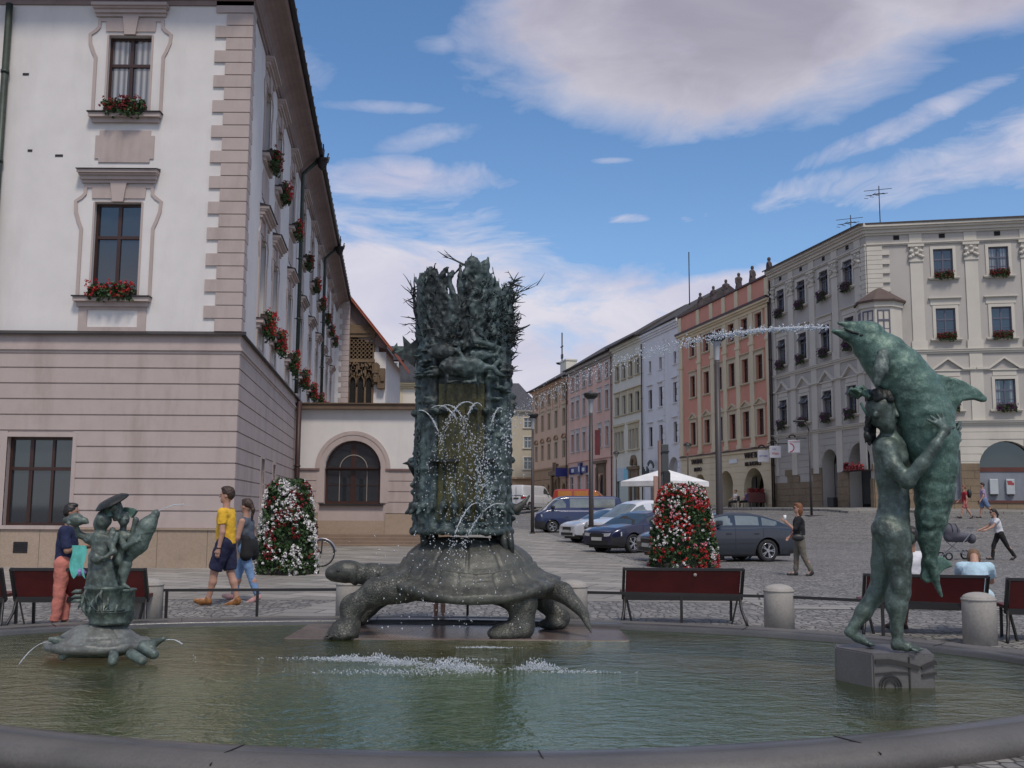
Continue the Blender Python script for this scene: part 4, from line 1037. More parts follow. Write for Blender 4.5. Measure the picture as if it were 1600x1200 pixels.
mb = MB(); mb.box(sh[0], sh[1], .2, .22, 1.2, 4.3); mb.box(pt[0], pt[1], .2, .22, 1.2, 4.2); mb.build('shop_window', mat('teal_shop_glass', (.02, .06, .07), .1, spec=.9), cr, LIFT)
mb = MB(); mb.box(sh[0], sh[1], -.05, .2, 4.3, 5.6); mb.build('shop_fascia', mat('pale_blue_fascia', (.38, .45, .52), .4), cr, LIFT)
mb = MB(); mb.box(sh[0] + 2.7, sh[1] - .1, -.07, -.05, 4.4, 5.5); mb.build('fascia_emblem', mat('sky_blue_panel', (.12, .42, .55), .4), cr, LIFT)
mb = MB()
mb.box(pt[0] - .5, pt[0], -.2, 0, 1.2, 5.4); mb.box(pt[1], pt[1] + .5, -.2, 0, 1.2, 5.4); mb.box(pt[0] - .6, pt[1] + .6, -.35, 0, 5.3, 5.6); mb.strip([((pt[0] + pt[1]) / 2 + .6 * math.cos(PI * i / 10), 5.7 + .8 * math.sin(PI * i / 10)) for i in range(11)], .35, -.25, 0)
mb.box(pt[0], pt[1], -.15, 0, 4.3, 5.3)
mb.build('stone_portal', ST_OLD, cr, LIFT)
put(cr, [(x, *r2[0]) for x in c4], 'ca', TANWOOD, GLASS, 1.1, [('window_surround', C_TR, sur_plain(.2, .05)), ('sill', C_TR, sur_sill(.2)), ('window_hood', C_TR, sur_hood(.18, .2, .0))], tr=.33)
put(cr, [(x, *r2[1]) for x in c4], 'cb', TANWOOD, GLASS, 1.1, [('window_surround', C_TR, sur_plain(.3, .05)), ('sill', C_TR, sur_sill(.4)), ('window_hood', C_TR, sur_hood(.3, .42, .1))], tr=.33)
put(cr, gw, 'cc', TANWOOD, GLASS, .8, [('window_surround', C_TR, sur_plain(.09, .06))], tr=.33, cols=1)
for a in (0, 3): mb = MB(); x0_, x1_ = gw[a][0] - .7, gw[a + 2][0] + .7; mb.box(x0_, x1_, -.2, 0, 9.75, 9.95); mb.box(x0_ + .1, x1_ - .1, -.05, 0, 9.31, 9.75); mb.box(x0_, x1_, -.2, 0, 7.12, 7.25); mb.build('group_hood', C_TR, cr, LIFT)
roof_back(cr, L, 17.9, TILE_D, .7)
mb = MB(); cornice(mb, 0, L, 17.4, [(.2, .15), (.28, .35)]); mb.build('cornice', C_CR, cr, LIFT)
# ---------------- pink house
L = 17.0; s0 = -64.5; C_PK = col('salmon_plaster', (.70, .44, .35)); C_PW = col('white_trim', (.55, .53, .50))
pk = rowroot('salmon_townhouse', 'salmon pink house with white framed windows, stone portal and blue shop signs', s0)
cp = [-62.5 - s0, -60.4 - s0, -57.8 - s0, -55.4 - s0, -52.05 - s0, -49.4 - s0]; rp_ = [(15.15, 16.8), (11.9, 13.9), (8.05, 10.1)]
holes = [(x - .55, x + .55, a, b) for x in cp for a, b in rp_]
g_o = [(.9, 2.3, 1.9, 5.2), (4.0, 5.2, 1.9, 5.3), (7.2, 8.4, 1.9, 5.3)]; ptp = (-52.6 - s0, -50.4 - s0, 1.2, 5.2, 1.1)
mb = MB(); wall(mb, 0, L, .5, 17.6, holes + g_o + [ptp], .22); sides(mb, L, 17.6); mb.box(0, L, -.15, 0, 6.85, 7.0); mb.build('wall', C_PK, pk, LIFT)
for n_, (a, b) in enumerate(rp_): put(pk, [(x, a, b) for x in cp], 'p%d' % n_, GREYWOOD, GLASS, 1.1, [('window_surround', C_PW, sur_plain(.22, .06)), ('sill', C_PW, sur_sill(.25))] + ([('window_hood', C_PW, sur_hood(.25, .2, .2))] if n_ else []), tr=.33)
for a, b, c, d in g_o: add_window(pk, LIFT, (a + b) / 2, c, b - a, d - c, 'pg', GREYWOOD, GLASS_D, sur=[('window_surround', C_PW, sur_plain(.2, .05))], tr=.25)
mb = MB(); mb.box(ptp[0] - .5, ptp[0], -.2, 0, 1.2, 5.9); mb.box(ptp[1], ptp[1] + .5, -.2, 0, 1.2, 5.9); mb.box(ptp[0] - .8, ptp[1] + .8, -.4, 0, 6.3, 6.6); mb.box(ptp[0], ptp[1], -.12, 0, 5.3, 5.9); mb.box(ptp[0] - .5, ptp[1] + .5, -.1, 0, 5.9, 6.3); mb.build('stone_portal', ST_OLD, pk, LIFT)
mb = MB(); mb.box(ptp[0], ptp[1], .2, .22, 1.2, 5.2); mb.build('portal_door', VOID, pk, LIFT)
NAVY = mat('navy_sign_panel', (.02, .025, .14), .4)
mb = MB(); mb.box(1.0, 8.0, -.2, -.0, 5.5, 6.3); mb.box(5.0, 6.0, -.3, .0, 5.35, 6.7); mb.build('shop_sign', NAVY, pk, LIFT)
mb = MB(); mb.box(-.1, .15, -1.6, -.15, 5.3, 6.3); mb.build('projecting_sign', NAVY, pk, LIFT)
mb = MB(); mb.box(2.0, 3.1, -.22, -.2, 5.7, 6.1); mb.box(6.4, 7.4, -.22, -.2, 5.7, 6.1); mb.box(5.3, 5.7, -.32, -.3, 5.7, 6.3); mb.build('sign_mark', mat('sign_white', (.6, .6, .65), .4), pk, LIFT)
roof_back(pk, L, 17.75, TILE_D, .6)
mb = MB(); cornice(mb, 0, L, 17.1, [(.25, .15), (.35, .4)]); mb.build('cornice', col('grey_eaves', (.36, .32, .28)), pk, LIFT)
downpipe(pk, LIFT, L - .15, 1.7, 17.2, M_PIPE, off=.14)
# ---------------- orange-brown house
L = 17.9; s0 = -82.4; C_OR = col('apricot_plaster', (.62, .42, .29)); C_OG = col('ochre_brown_ground', (.36, .235, .14)); C_OT = col('tan_trim', (.50, .42, .30))
og = rowroot('apricot_townhouse', 'apricot and brown house at the far end of the row, with rounded window hoods', s0)
co = [-80.3 - s0, -77.0 - s0, -73.6 - s0, -70.1 - s0, -66.4 - s0]; ro = [(14.7, 16.4), (11.5, 13.6), (7.7, 9.7)]
holes = [(x - .6, x + .6, a, b) for x in co for a, b in ro]
go = [(1.8, 3.0, 1.9, 4.6, .6), (5.0, 6.2, 1.9, 4.6, .6), (8.0, 9.2, 1.9, 4.6, .6), (11.2, 13.6, 1.2, 5.2, 1.2), (15.2, 16.6, 1.9, 4.6, .7)]
mb = MB(); wall(mb, 0, L, 6.6, 17.0, holes, .22); sides(mb, L, 17.0); mb.build('wall', C_OR, og, LIFT)
mb = MB(); wall(mb, 0, L, .5, 6.6, go, .3); courses(mb, 0, L, 1.8, 5.2, .5, .05, .04, go); mb.box(0, L, -.15, 0, 6.5, 6.7); mb.box(0, L, -.12, 0, 5.25, 5.4); mb.build('ground_floor_wall', C_OG, og, LIFT)
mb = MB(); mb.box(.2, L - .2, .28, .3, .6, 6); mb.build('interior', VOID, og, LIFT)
mb = MB(); mb.box(10.6, 11.2, -.3, 0, 1.2, 6.2); mb.box(13.6, 14.2, -.3, 0, 1.2, 6.2); mb.box(10.3, 14.5, -.5, 0, 5.6, 6.1); mb.box(11.6, 12.2, -.3, 0, 6.1, 7.2); mb.box(12.6, 13.4, -.3, 0, 6.1, 7.0); mb.build('stone_portal', ST_OLD, og, LIFT)
put(og, [(x, *ro[0]) for x in co], 'oa', TANWOOD, GLASS, 1.2, [('window_surround', C_OT, sur_plain(.25, .06)), ('sill', C_OT, sur_sill())], tr=.33)
put(og, [(x, *ro[1]) for x in co], 'ob', TANWOOD, GLASS, 1.2, [('window_surround', C_OT, sur_plain(.2, .06)), ('window_hood', C_OT, sur_hood(.2, .3, .2))], tr=.33)
put(og, [(x, *ro[2]) for x in co], 'oc', TANWOOD, GLASS, 1.2, [('window_surround', C_OT, sur_plain(.2, .06)), ('window_hood', C_OG, sur_hood(.2, .35, .1, 'arc'))], tr=.33)
roof_back(og, L, 17.15, TILE_D, .9)
mb = MB(); cornice(mb, 0, L, 16.75, [(.2, .2), (.2, .5)])
for i in range(6): x = (co[0] - 1.7) + i * 3.4; mb.box(x - .2, x + .2, -.12, 0, 13.9, 16.7)
mb.build('cornice', C_OR, og, LIFT)
downpipe(og, LIFT, L - .2, 1.7, 16.8, M_PIPE_BR, off=.2)
mb = MB(); mb.box(1.2, 4.2, 3.5, 5, 18, 21.2); mb.box(1.1, 4.3, 3.4, 5.1, 21.2, 21.4); mb.build('chimney', C_CR, og, LIFT)
mb = MB(); mb.tube([(.3, 4, 20), (.3, 4, 25.6)], .09, 6); mb.box(.0, .6, 3.9, 4.1, 22, 22.6); mb.box(-.4, .8, 3.95, 4.05, 23.6, 23.75); mb.lathe([(.0, 0), (.5, .1), (.7, .3)], 10, (-.4, 4, 21.2)); mb.build('aerial', COPPER, og, LIFT)
# ---------------- grey corner house
C_GR = col('warm_grey_plaster', (.43, .405, .365)); C_GP = col('pale_stone_trim', (.56, .525, .45)); C_SAND = stone_mat('sandstone_blocks', (.17, .125, .08), (.30, .225, .145), .9, bump=.4, scale=1.6)
gc = thing('corner_townhouse', 'large warm grey corner house with pale pilasters and a small roofed oriel, filling the right', 'building', T(20.5, 58, BASEZ))
RA = LIFT @ Matrix.Rotation(RDIR, 4, 'Z')                 # left face: x runs from -12 to 0 at the corner
RB = LIFT @ Matrix.Rotation(math.atan2(-.1961, .9806), 4, 'Z')   # right face: x from 0 to the right
SL = [-10.6, -7.75, -4.85, -2.05]; SRr = [4.15, 7.1, 10.05, 13.0, 15.95]; WG = 1.05
rg = [(14.75, 16.4), (11.2, 12.95), (7.15, 8.85)]
PILA = [-11.75, -9.15, -6.38, -3.55, -.95]; PILB = [2.7, 5.65, 8.6, 11.55, 14.5, 17.3]
aA = [(-2.65, -.35, .9, 5.45, 1.15), (-5.75, -3.95, .9, 5.25, .9)]
aB = [(3.35, 4.6, 2.1, 4.9, 0), (5.55, 8.45, 2.1, 5.4, 1.45), (10, 12.9, 2.1, 5.4, 1.45)]
for Mx, x0_, x1_, xs_, ars in ((RA, -12, 0, SL, aA), (RB, 0, 18, SRr, aB)):
    holes = [(x - WG / 2, x + WG / 2, a, b) for x in xs_ for a, b in rg]
    mb = MB(); wall(mb, x0_, x1_, 6.45, 18.0, holes, .22); mb.build('wall', C_GR, gc, Mx)
    mb = MB(); wall(mb, x0_, x1_, .4, 6.45, [h for h in ars], .8); courses(mb, x0_, x1_, 3.85, 6.3, .41, .025, .03, ars); mb.build('ground_floor_wall', C_GP if Mx is RB else C_GR, gc, Mx)
    mb = MB(); rs = random.Random(int(x1_) + 2)
    z = .4
    while z < 3.8:
        x = x0_
        while x < x1_:
            w = rs.uniform(.5, 1.1); q0, q1 = x, min(x + w, x1_)
            for p, r_ in minus((q0, q1 - .015), [(h[0], h[1]) for h in ars if h[2] < z + .2 and h[3] > z]): 
                if z < 3.0 + .8 * (math.sin(x * 1.7) > -.3): mb.box(p, r_, -.06 - rs.random() * .02, 0, z, z + .40)
            x += w
        z += .42
    mb.build('sandstone_base', C_SAND, gc, Mx)
    mb = MB()
    cornice(mb, x0_, x1_ , 17.35, [(.12, .10), (.18, .22), (.12, .36), (.22, .48)])
    cornice(mb, x0_, x1_, 16.72, [(.07, .08), (.07, .14)])
    cornice(mb, x0_, x1_, 10.35, [(.12, .08), (.10, .16), (.04, .2)]); cornice(mb, x0_, x1_, 6.3, [(.12, .10), (.10, .2), (.04, .25)])
    mb.box(x0_, x1_, -.10, 0, 9.35, 9.43)
    mb.build('cornice', C_GP, gc, Mx)
    mb = MB()
    for x in (PILA if Mx is RA else PILB):
        if x > 18: continue
        w = .34; mb.box(x - w, x + w, -.07, 0, 10.95, 15.7); mb.box(x - w - .08, x + w + .08, -.12, 0, 10.61, 11.1)
        mb.box(x - w - .05, x + w + .05, -.13, 0, 15.7, 15.85); mb.box(x - w - .1, x + w + .1, -.18, 0, 16.58, 16.72); mb.box(x - w, x + w, -.05, 0, 16.86, 17.35)
        mb.box(x - w, x + w, -.06, 0, 6.56, 10.35)
        if Mx is RA: mb.box(x - w, x + w, -.08, 0, 3.8, 6.3)
        for dx, dz in ((-.28, 16.3), (0, 16.45), (.28, 16.3), (-.2, 16.05), (.2, 16.05), (0, 16.15), (-.32, 15.98), (.32, 15.98)): mb.lathe([(.001, -.12), (.12, -.04), (.12, .04), (.001, .12)], 8, (x + dx, -.13, dz))
        mb.box(x - w + .04, x + w - .04, -.10, 0, 15.85, 16.58)
    mb.build('pilasters', C_GP, gc, Mx)
    SG = [('window_surround', C_GP, sur_plain(.16, .06, key=0)), ('sill', C_GP, sur_sill(.32, .08, .18))]
    put_ = lambda wins, key, sur, ot: [add_window(gc, Mx, x, a, WG, b - a, key, BLUEWOOD, GLASS, sur=sur, tr=.36, rows=(1, 0), open_top=ot, inset=.12, mull=.03) for x, a, b in wins]
    ot = Mx is RA
    put_([(x, *rg[0]) for x in xs_], 'ga', SG, ot); put_([(x, *rg[1]) for x in xs_], 'gb', SG + [('window_hood', C_GP, sur_hood(.2, .36, .32))], ot); put_([(x, *rg[2]) for x in xs_], 'gc', SG + [('window_hood', C_GP, lambda mb, w, h: (mb.strip([(-1.45, h + .62), (-.82, h + .62), (0, h + 1.22), (.82, h + .62), (1.45, h + .62)], .12, -.17, 0), mb.box(-.62, .62, -.04, 0, h + .2, h + .55)))], ot)
    for x in list(xs_) + ([1.67] if Mx is RB else []): mb = MB(); mb.box(x - .16, x + .16, -.02, .0, 17.05, 17.3); mb.build('attic_vent', VOID, gc, Mx)
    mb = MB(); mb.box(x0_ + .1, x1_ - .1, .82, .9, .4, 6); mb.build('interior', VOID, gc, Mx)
mb = MB(); q = 0
for i in range(13):
    z = 13.2 + i * .27; w = (.85, 1.25)[i % 2]; mb.box(0, w, -.10, 0, z, z + .25)
mb.build('corner_quoins', C_GP, gc, RB)
mb = MB()
for i in range(13):
    z = 13.2 + i * .27; w = (.5, .8)[i % 2]; mb.box(-w, 0, -.10, 0, z, z + .25)
mb.build('corner_quoins', C_GP, gc, RA)
# roof slab following both faces
def PA(s, o, z): v = Matrix.Rotation(RDIR, 3, 'Z') @ Vector((s, o, 0)); return (v.x, v.y, z - BASEZ)
def PB(s, o, z): v = Matrix.Rotation(math.atan2(-.1961, .9806), 3, 'Z') @ Vector((s, o, 0)); return (v.x, v.y, z - BASEZ)
mb = MB(); cxy = (PA(.28, -.6, 0)); 
vs = [PA(-12.1, -.6, 18.0), (cxy[0], cxy[1], 18.0 - BASEZ), PB(18, -.6, 18.0), PB(18, 5, 18.9), PB(6, 5, 18.9), PA(-12.1, 6, 18.9)]
mb.add(vs, [(0, 1, 4, 5), (1, 2, 3, 4)]); mb.add([(v[0], v[1], v[2] - .10) for v in vs[:3]] + vs[:3], [(0, 1, 4, 3), (1, 2, 5, 4)])
mb.build('roof', TILE_D, gc)
# corner filler of the cornice
mb = MB()
for zz, hh, p in ((17.35, .12, .10), (17.47, .18, .22), (17.65, .12, .36), (17.77, .22, .48)):
    a = PA(0, -p, zz); b = PB(0, -p, zz); mb.prism([(0, 0), (a[0], a[1]), (a[0] * .5 + b[0] * .5, min(a[1], b[1])), (b[0], b[1])], zz - BASEZ, zz + hh - .002 - BASEZ, axis='z')
mb.build('cornice_corner', C_GP, gc)
# oriel
mb = MB(); OR = T(.62, -.05, -BASEZ, -.95)
def octo(r, z): return [(r * math.cos(a), r * math.sin(a), z) for a in [2 * PI * (i + .5) / 8 for i in range(8)]]
prof = [(.3, 9.0), (.6, 9.6), (1.05, 10.1), (1.27, 10.2), (1.27, 10.8), (1.20, 10.82), (1.20, 12.95), (1.3, 12.97), (1.3, 13.2), (1.36, 13.25)]
mb.lathe(prof, 8, smooth=False, M=T(0, 0, 0, PI / 8).to_4x4()); mb.build('oriel', C_GP, gc, OR)
mb = MB(); mb.lathe([(1.45, 13.25), (1.48, 13.36), (.02, 14.35)], 8, smooth=False, M=T(0, 0, 0, PI / 8)); mb.build('oriel_roof', mat('brown_sheet_roof', (.10, .07, .06), .6), gc, OR)
for k in (4, 5, 6, 7):
    a = 2 * PI * k / 8; Mw = OR @ Matrix.Rotation(a + PI / 2, 4, 'Z') @ T(0, -1.20 * math.cos(PI / 8) - .0, 0)
    add_window(gc, Mw @ T(0, -.15, 0), 0, 11.15, .70, 1.65, 'or', BLUEWOOD, GLASS, tr=.36, rows=(1, 0), inset=.12, mull=.025)
# shop glazing on the ground floor
PAN = mat('grey_shop_panel', (.20, .215, .24), .35)
for q4 in ((5.55, 8.45, 3.75), (10, 12.9, 3.75), (3.35, 4.6, 4.9)): mb = MB(); mb.box(q4[0], q4[1], .3, .36, 2.1, q4[2]); mb.build('shop_panel', PAN, gc, RB)
mb = MB(); mb.box(5.5, 8.5, .26, .38, 3.7, 3.95); mb.box(5.4, 8.6, -.12, .4, 1.98, 2.12); mb.box(3.3, 4.7, -.12, .4, 1.98, 2.12); mb.build('red_brown_rail', mat('red_brown_metal', (.10, .03, .02), .5), gc, RB)
mb = MB(); mb.box(5.5, 8.5, .4, .45, 3.9, 5.5); mb.build('fanlight', GLASS_D, gc, RB)
for x, rc in ((6.3, None), (7.15, 1)):
    mb = MB(); mb.bbox(x - .22, x + .22, .12, .32, 2.45, 3.3, .03); o = mb.build('cash_machine' if 0 else 'wall_box', mat('pale_enamel_box', (.42, .45, .46), .4), gc, RB)
    mb = MB(); mb.box(x - .14, x + .14, .05, .2, 2.38, 2.47); mb.build('box_foot', COPPER, o)
    if rc: mb = MB(); mb.prism([(x - .18, 3.2), (x + .05, 3.2), (x + .12, 3.1), (x + .18, 3.1), (x + .18, 2.95), (x - .14, 2.98)], .115, .121); mb.build('red_notice', mat('red_notice', (.30, .05, .05), .5), o)
for q4 in ((-2.4, -.6, 1.9, 4.6), (-5.5, -4.2, 1.4, 4.4)): mb = MB(); mb.box(q4[0], q4[1], .7, .72, q4[2], q4[3]); mb.build('shop_glass', GLASS, gc, RA)
text_obj('red_shop_lettering', 'Galerie', .72, mat('red_shop_letters', (.22, .012, .014), .5), gc, RA @ T(-1.6, -.35, 4.05), .12)
mb = MB(); mb.box(-2.95, -.2, -.30, -.0, 3.78, 3.84); mb.box(-2.8, -2.7, -.29, 0, 3.84, 4.3); mb.build('lettering_bracket', M_SIGN, gc, RA)
mb = MB(); mb.box(-4.75, -4.05, -.3, .3, 1.2, 2.3); mb.build('entrance_bin', mat('dark_cabinet', (.02, .018, .018), .6), gc, RA)
downpipe(gc, RA, -11.85, 1.6, 17.3, COPPER, off=.2)
for x, y, h in ((-.9, 2.5, 2.3), (-4.2, 2.5, 1.4)):
    mb = MB(); b0 = Vector(PA(x - 1.5, y, 18.4)); mb.tube([b0, b0 + Vector((0, 0, h + .6))], .03, 6)
    for i in range(5): c_ = b0 + Vector((0, 0, h - .1 + (i == 0) * .3)); mb.bar(c_ + Vector((-1.0 + i * .1, -.2, 0)), c_ + Vector((.9 - i * .25, .3, .35)), .03)
    for i in range(4): mb.bar(b0 + Vector((-.8 + .35 * i, -.3, h - .3 + i * .1)), b0 + Vector((-.8 + .35 * i, .3, h - .1 + i * .1)), .03)
    mb.build('aerial', COPPER, gc)
GW = gc.matrix_world
G2 = 'dark purple flower boxes on the grey corner house'
rn = ['top', 'middle', 'lower']; cn = ['farthest left', 'second', 'third', 'nearest the corner']
for j, (a, b) in enumerate(rg):
    for i, x in enumerate(SL): flower_box(GW @ RA @ T(x, -.06, a), .95, i + j, 'purple flower box on the grey house, angled face, %s row, %s' % (rn[j], cn[i]), M_PUR, G2, .22)
    for i, x in enumerate(SRr[:2]): flower_box(GW @ RB @ T(x, -.04, a), 1.0, i + j, 'dark flower box on the grey house front, %s row, %s window right of the oriel' % (rn[j], ['first', 'second'][i]), M_DRED if j < 2 else M_PUR, G2, .05)
# projecting signs of the shops
def proj_sign(s, z, label, draw):
    x, y = rowP(s, .15); t = thing('projecting_sign', label, 'sign', T(x, y, z, RDIR + PI / 2 - .2))
    mb = MB(); mb.bbox(-1.08, -.32, -.06, .06, .45, 1.25, .03); mb.build('sign_box', mat('white_lightbox', (.62, .62, .66), .4), t)
    mb = MB(); mb.bar((-1.2, 0, 1.4), (.1, 0, 1.4), .05); mb.tube([(-.8 + .2 * math.cos(a * .4), 0, 1.45 + .15 * math.sin(a * .4)) for a in range(9)], .05, 6); mb.bar((-.5, 0, 1.25), (-.5, 0, 1.4), .04); mb.build('bracket', COPPER, t)
    draw(t)
BL = mat('violet_blue_print', (.12, .12, .35), .5); RD = mat('red_print', (.4, .02, .03), .5)
def d1(t): text_obj('lettering', 'arnet', .27, BL, t, T(-.70, -.065, .88), .01)
def d2(t): text_obj('lettering', 'La', .24, BL, t, T(-.78, -.065, 1.05), .01); text_obj('lettering', 'Vien', .27, RD, t, T(-.70, -.065, .74), .01)
def d3(t):
    mb = MB(); mb.strip([(-.98 + .26 * math.cos(a * PI / 10 - PI / 2), .78 + .26 * math.sin(a * PI / 10 - PI / 2)) for a in range(11)], .06, -.075, -.065); mb.box(-1.04, -.36, -.075, -.065, 1.14, 1.17); mb.build('emblem', RD, t)
proj_sign(-11.95, 4.3, 'white square sign with blue lettering hung beside the brown downpipe', d1)
proj_sign(-10.2, 4.5, 'white square sign with blue and red lettering under a curled bracket', d2)
proj_sign(-7.6, 4.7, 'white square sign with a red half ring, left of the grey lamp post', d3)
# ---------------- far closing buildings
far = thing('mansard_house', 'cream house with a dark slate mansard roof and white dormer window behind the low wing', 'building', T(-12.2, 95, .8))
LM = T(0, 0, -.8); mb = MB()
holes = [(.65 + 3.1 * i, 1.75 + 3.1 * i, 10.3, 12.4) for i in range(2)]
mb = MB(); wall(mb, -6, 6.3, 0, 12.9, holes, .2); mb.build('wall', col('light_cream_plaster', (.62, .56, .47)), far, LM)
for h in holes: add_window(far, LM, (h[0] + h[1]) / 2, h[2], 1.1, 2.1, 'mw', GREYWOOD, GLASS, sur=[('window_surround', C_TR, sur_plain(.25, .05))], rows=(1, 0), tr=.33)
mb = MB(); cornice(mb, -6, 6.3, 12.6, [(.2, .2), (.2, .4), (.1, .55)]); mb.build('cornice', C_TR, far, LM)
SLATE = mat('slate_roof', (.055, .055, .065), .7, var=.35, scale=3, bump=.3, bscale=6)
mb = MB(); mb.prism([(-.5, 13.1), (0, 16.6), (3, 17.0), (9, 17.0), (9, 13.1)], -6, 6.3, axis='x'); mb.box(-6, 6.4, -.6, -.4, 13.1, 13.4); mb.box(.1, 2.1, -.55, 1, 15.2, 15.6); mb.build('roof', SLATE, far, LM)
for i in range(2): add_window(far, LM @ T(0, -.62, 0), 1.15 + 3.3 * i, 13.6, 1.0, 1.45, 'md', GREYWOOD, GLASS, rows=(1, 0), tr=.33, fw=.12, mull=.05, inset=.05)
# next to it and at the end of the street
end = thing('hip_roof_house', 'pale cream house with a dark hipped roof closing the far end of the street', 'building', T(-5.5, 146, 1.3))
LM = T(0, 0, -1.3); er = [(13.0, 14.4), (10.1, 11.7), (7.1, 8.8)]
holes = [(x - .55, x + .55, a, b) for x in (-5.2, -2, 1.5, 4.6, 7.8) for a, b in er]
mb = MB(); wall(mb, -7, 9.6, 5.8, 15.3, holes, .2); mb.build('wall', col('straw_plaster', (.46, .41, .31)), end, LM)
mb = MB(); wall(mb, -7, 9.6, 0, 5.8, [(6.5, 8.8, 1, 4.8, 1.1), (1, 3.5, 1, 4.8, 1.1)], .4); mb.box(-7, 9.6, -.3, 0, 5.7, 5.95); mb.box(-6.9, 9.5, .41, .5, 0, 5.6); mb.build('ground_floor_wall', C_OG, end, LM)
for x in (-5.2, -2, 1.5, 4.6, 7.8):
    for a, b in er: add_window(end, LM, x, a, 1.1, b - a, 'ew', GREYWOOD, GLASS_D, rows=(1, 0), tr=.33, fw=.09, inset=.08, sur=[('window_surround', C_GP, sur_plain(.15, .05)), ('sill', C_GP, sur_sill())])
mb = MB(); cornice(mb, -7, 9.6, 15.2, [(.15, .2), (.15, .45)]); mb.build('cornice', C_GP, end, LM)
mb = MB(); mb.add([(-7.4, -.5, 15.5), (10, -.5, 15.5), (10, 9, 15.5), (-7.4, 9, 15.5), (-3, 4, 19.9), (6.5, 4, 19.9)], [(0, 1, 5, 4), (1, 2, 5), (2, 3, 4, 5), (3, 0, 4), (0, 3, 2, 1)]); mb.build('roof', SLATE, end, LM)
mb = MB(); mb.tube([(4.2, 4, 17), (4.2, 4, 24.5)], .07, 6); mb.lathe([(.001, -.3), (.3, 0), (.001, .3)], 8, (4.2, 4, 21.3)); mb.build('spire', COPPER, end, LM)
# ------------------------------------------------------------------ bronzes of the fountain
Rcam = cam.matrix_world.to_3x3()
def at(u, v, Y):
    """point at real distance Y for a position measured in the 1600 px photograph"""
    d = Rcam @ Vector(((u - 800) / 1600, -(v - 600) / 1600, -1)); return Vector((0, 0, 1.5)) + d * (Y / d.y)
def bronze(name, dark, green, pale, amt=.5, rough=.55, sc=2.2, streak=True, bump=.5, scales=0):
    m, q, b, o = new_mat(name)
    t = q.n('ShaderNodeTexCoord'); P = t.outputs['Object']; ge = q.n('ShaderNodeNewGeometry')
    mp = q.n('ShaderNodeMapping', i_0=P); mp.inputs['Scale'].default_value = (1, 1, .35) if streak else (1, 1, 1)
    a = q.noise(mp.outputs[0], sc, 6, .62, .4); c_ = q.noise(P, sc * 5, 5, .65); d = q.noise(P, sc * 22, 3, .6)
    f = q.ramp(q.math('ADD', a, q.math('MULTIPLY', q.math('SUBTRACT', c_, .5), .55)), [(.60 - amt * .4, 0), (.78 - amt * .35, 1)])
    c = q.mix(f, dark, green)
    c = q.mix(q.math('MULTIPLY', q.ramp(c_, [(.50, 0), (.72, 1)]), .7), c, pale)
    c = q.mix(q.ramp(d, [(.42, .35), (.6, 0)]), c, dark)
    q.put(b.inputs['Base Color'], c); b.inputs['Metallic'].default_value = .25; b.inputs['Roughness'].default_value = rough; b.inputs['Specular IOR Level'].default_value = .45
    hgt = q.math('ADD', c_, q.math('MULTIPLY', d, .35))
    if scales:
        vo = q.n('ShaderNodeTexVoronoi', i_Vector=P, feature='DISTANCE_TO_EDGE'); vo.inputs['Scale'].default_value = scales
        hgt = q.math('ADD', hgt, q.math('MULTIPLY', q.ramp(vo.outputs[0], [(0, 0), (.12, 1)]), 1.6))
    bn = q.n('ShaderNodeBump', i_Height=hgt); bn.inputs['Strength'].default_value = bump; bn.inputs['Distance'].default_value = .012
    q.put(b.inputs['Normal'], bn.outputs[0]); return m
BR_TOWER = bronze('tower_bronze', (.026, .032, .031), (.078, .118, .116), (.16, .20, .195), .56, .55, 2.0)
BR_OLIVE = bronze('algae_bronze', (.035, .032, .012), (.085, .080, .026), (.14, .12, .055), .55, .35, 5.0)
BR_DARKTWIG = bronze('dark_twig_bronze', (.022, .026, .026), (.05, .075, .072), (.10, .13, .125), .4, .6, 3.0)
BR_TURT = bronze('turtle_bronze', (.050, .052, .046), (.095, .097, .082), (.15, .152, .13), .5, .50, 2.0)
BR_SKIN = bronze('turtle_skin_bronze', (.045, .047, .042), (.105, .107, .093), (.16, .162, .14), .55, .52, 2.0, scales=30)
BR_DOLPH = bronze('dolphin_bronze', (.030, .056, .044), (.095, .175, .140), (.25, .35, .29), .80, .5, 3.2)
BR_BOY = bronze('figure_bronze', (.050, .064, .055), (.105, .150, .128), (.17, .22, .195), .55, .45, 3.0)
BR_SMALL = bronze('small_group_bronze', (.065, .078, .070), (.125, .17, .15), (.21, .25, .225), .55, .5, 4.0)
BR_BLACK = bronze('black_bronze', (.012, .014, .013), (.03, .035, .032), (.05, .06, .055), .4, .5, 4)
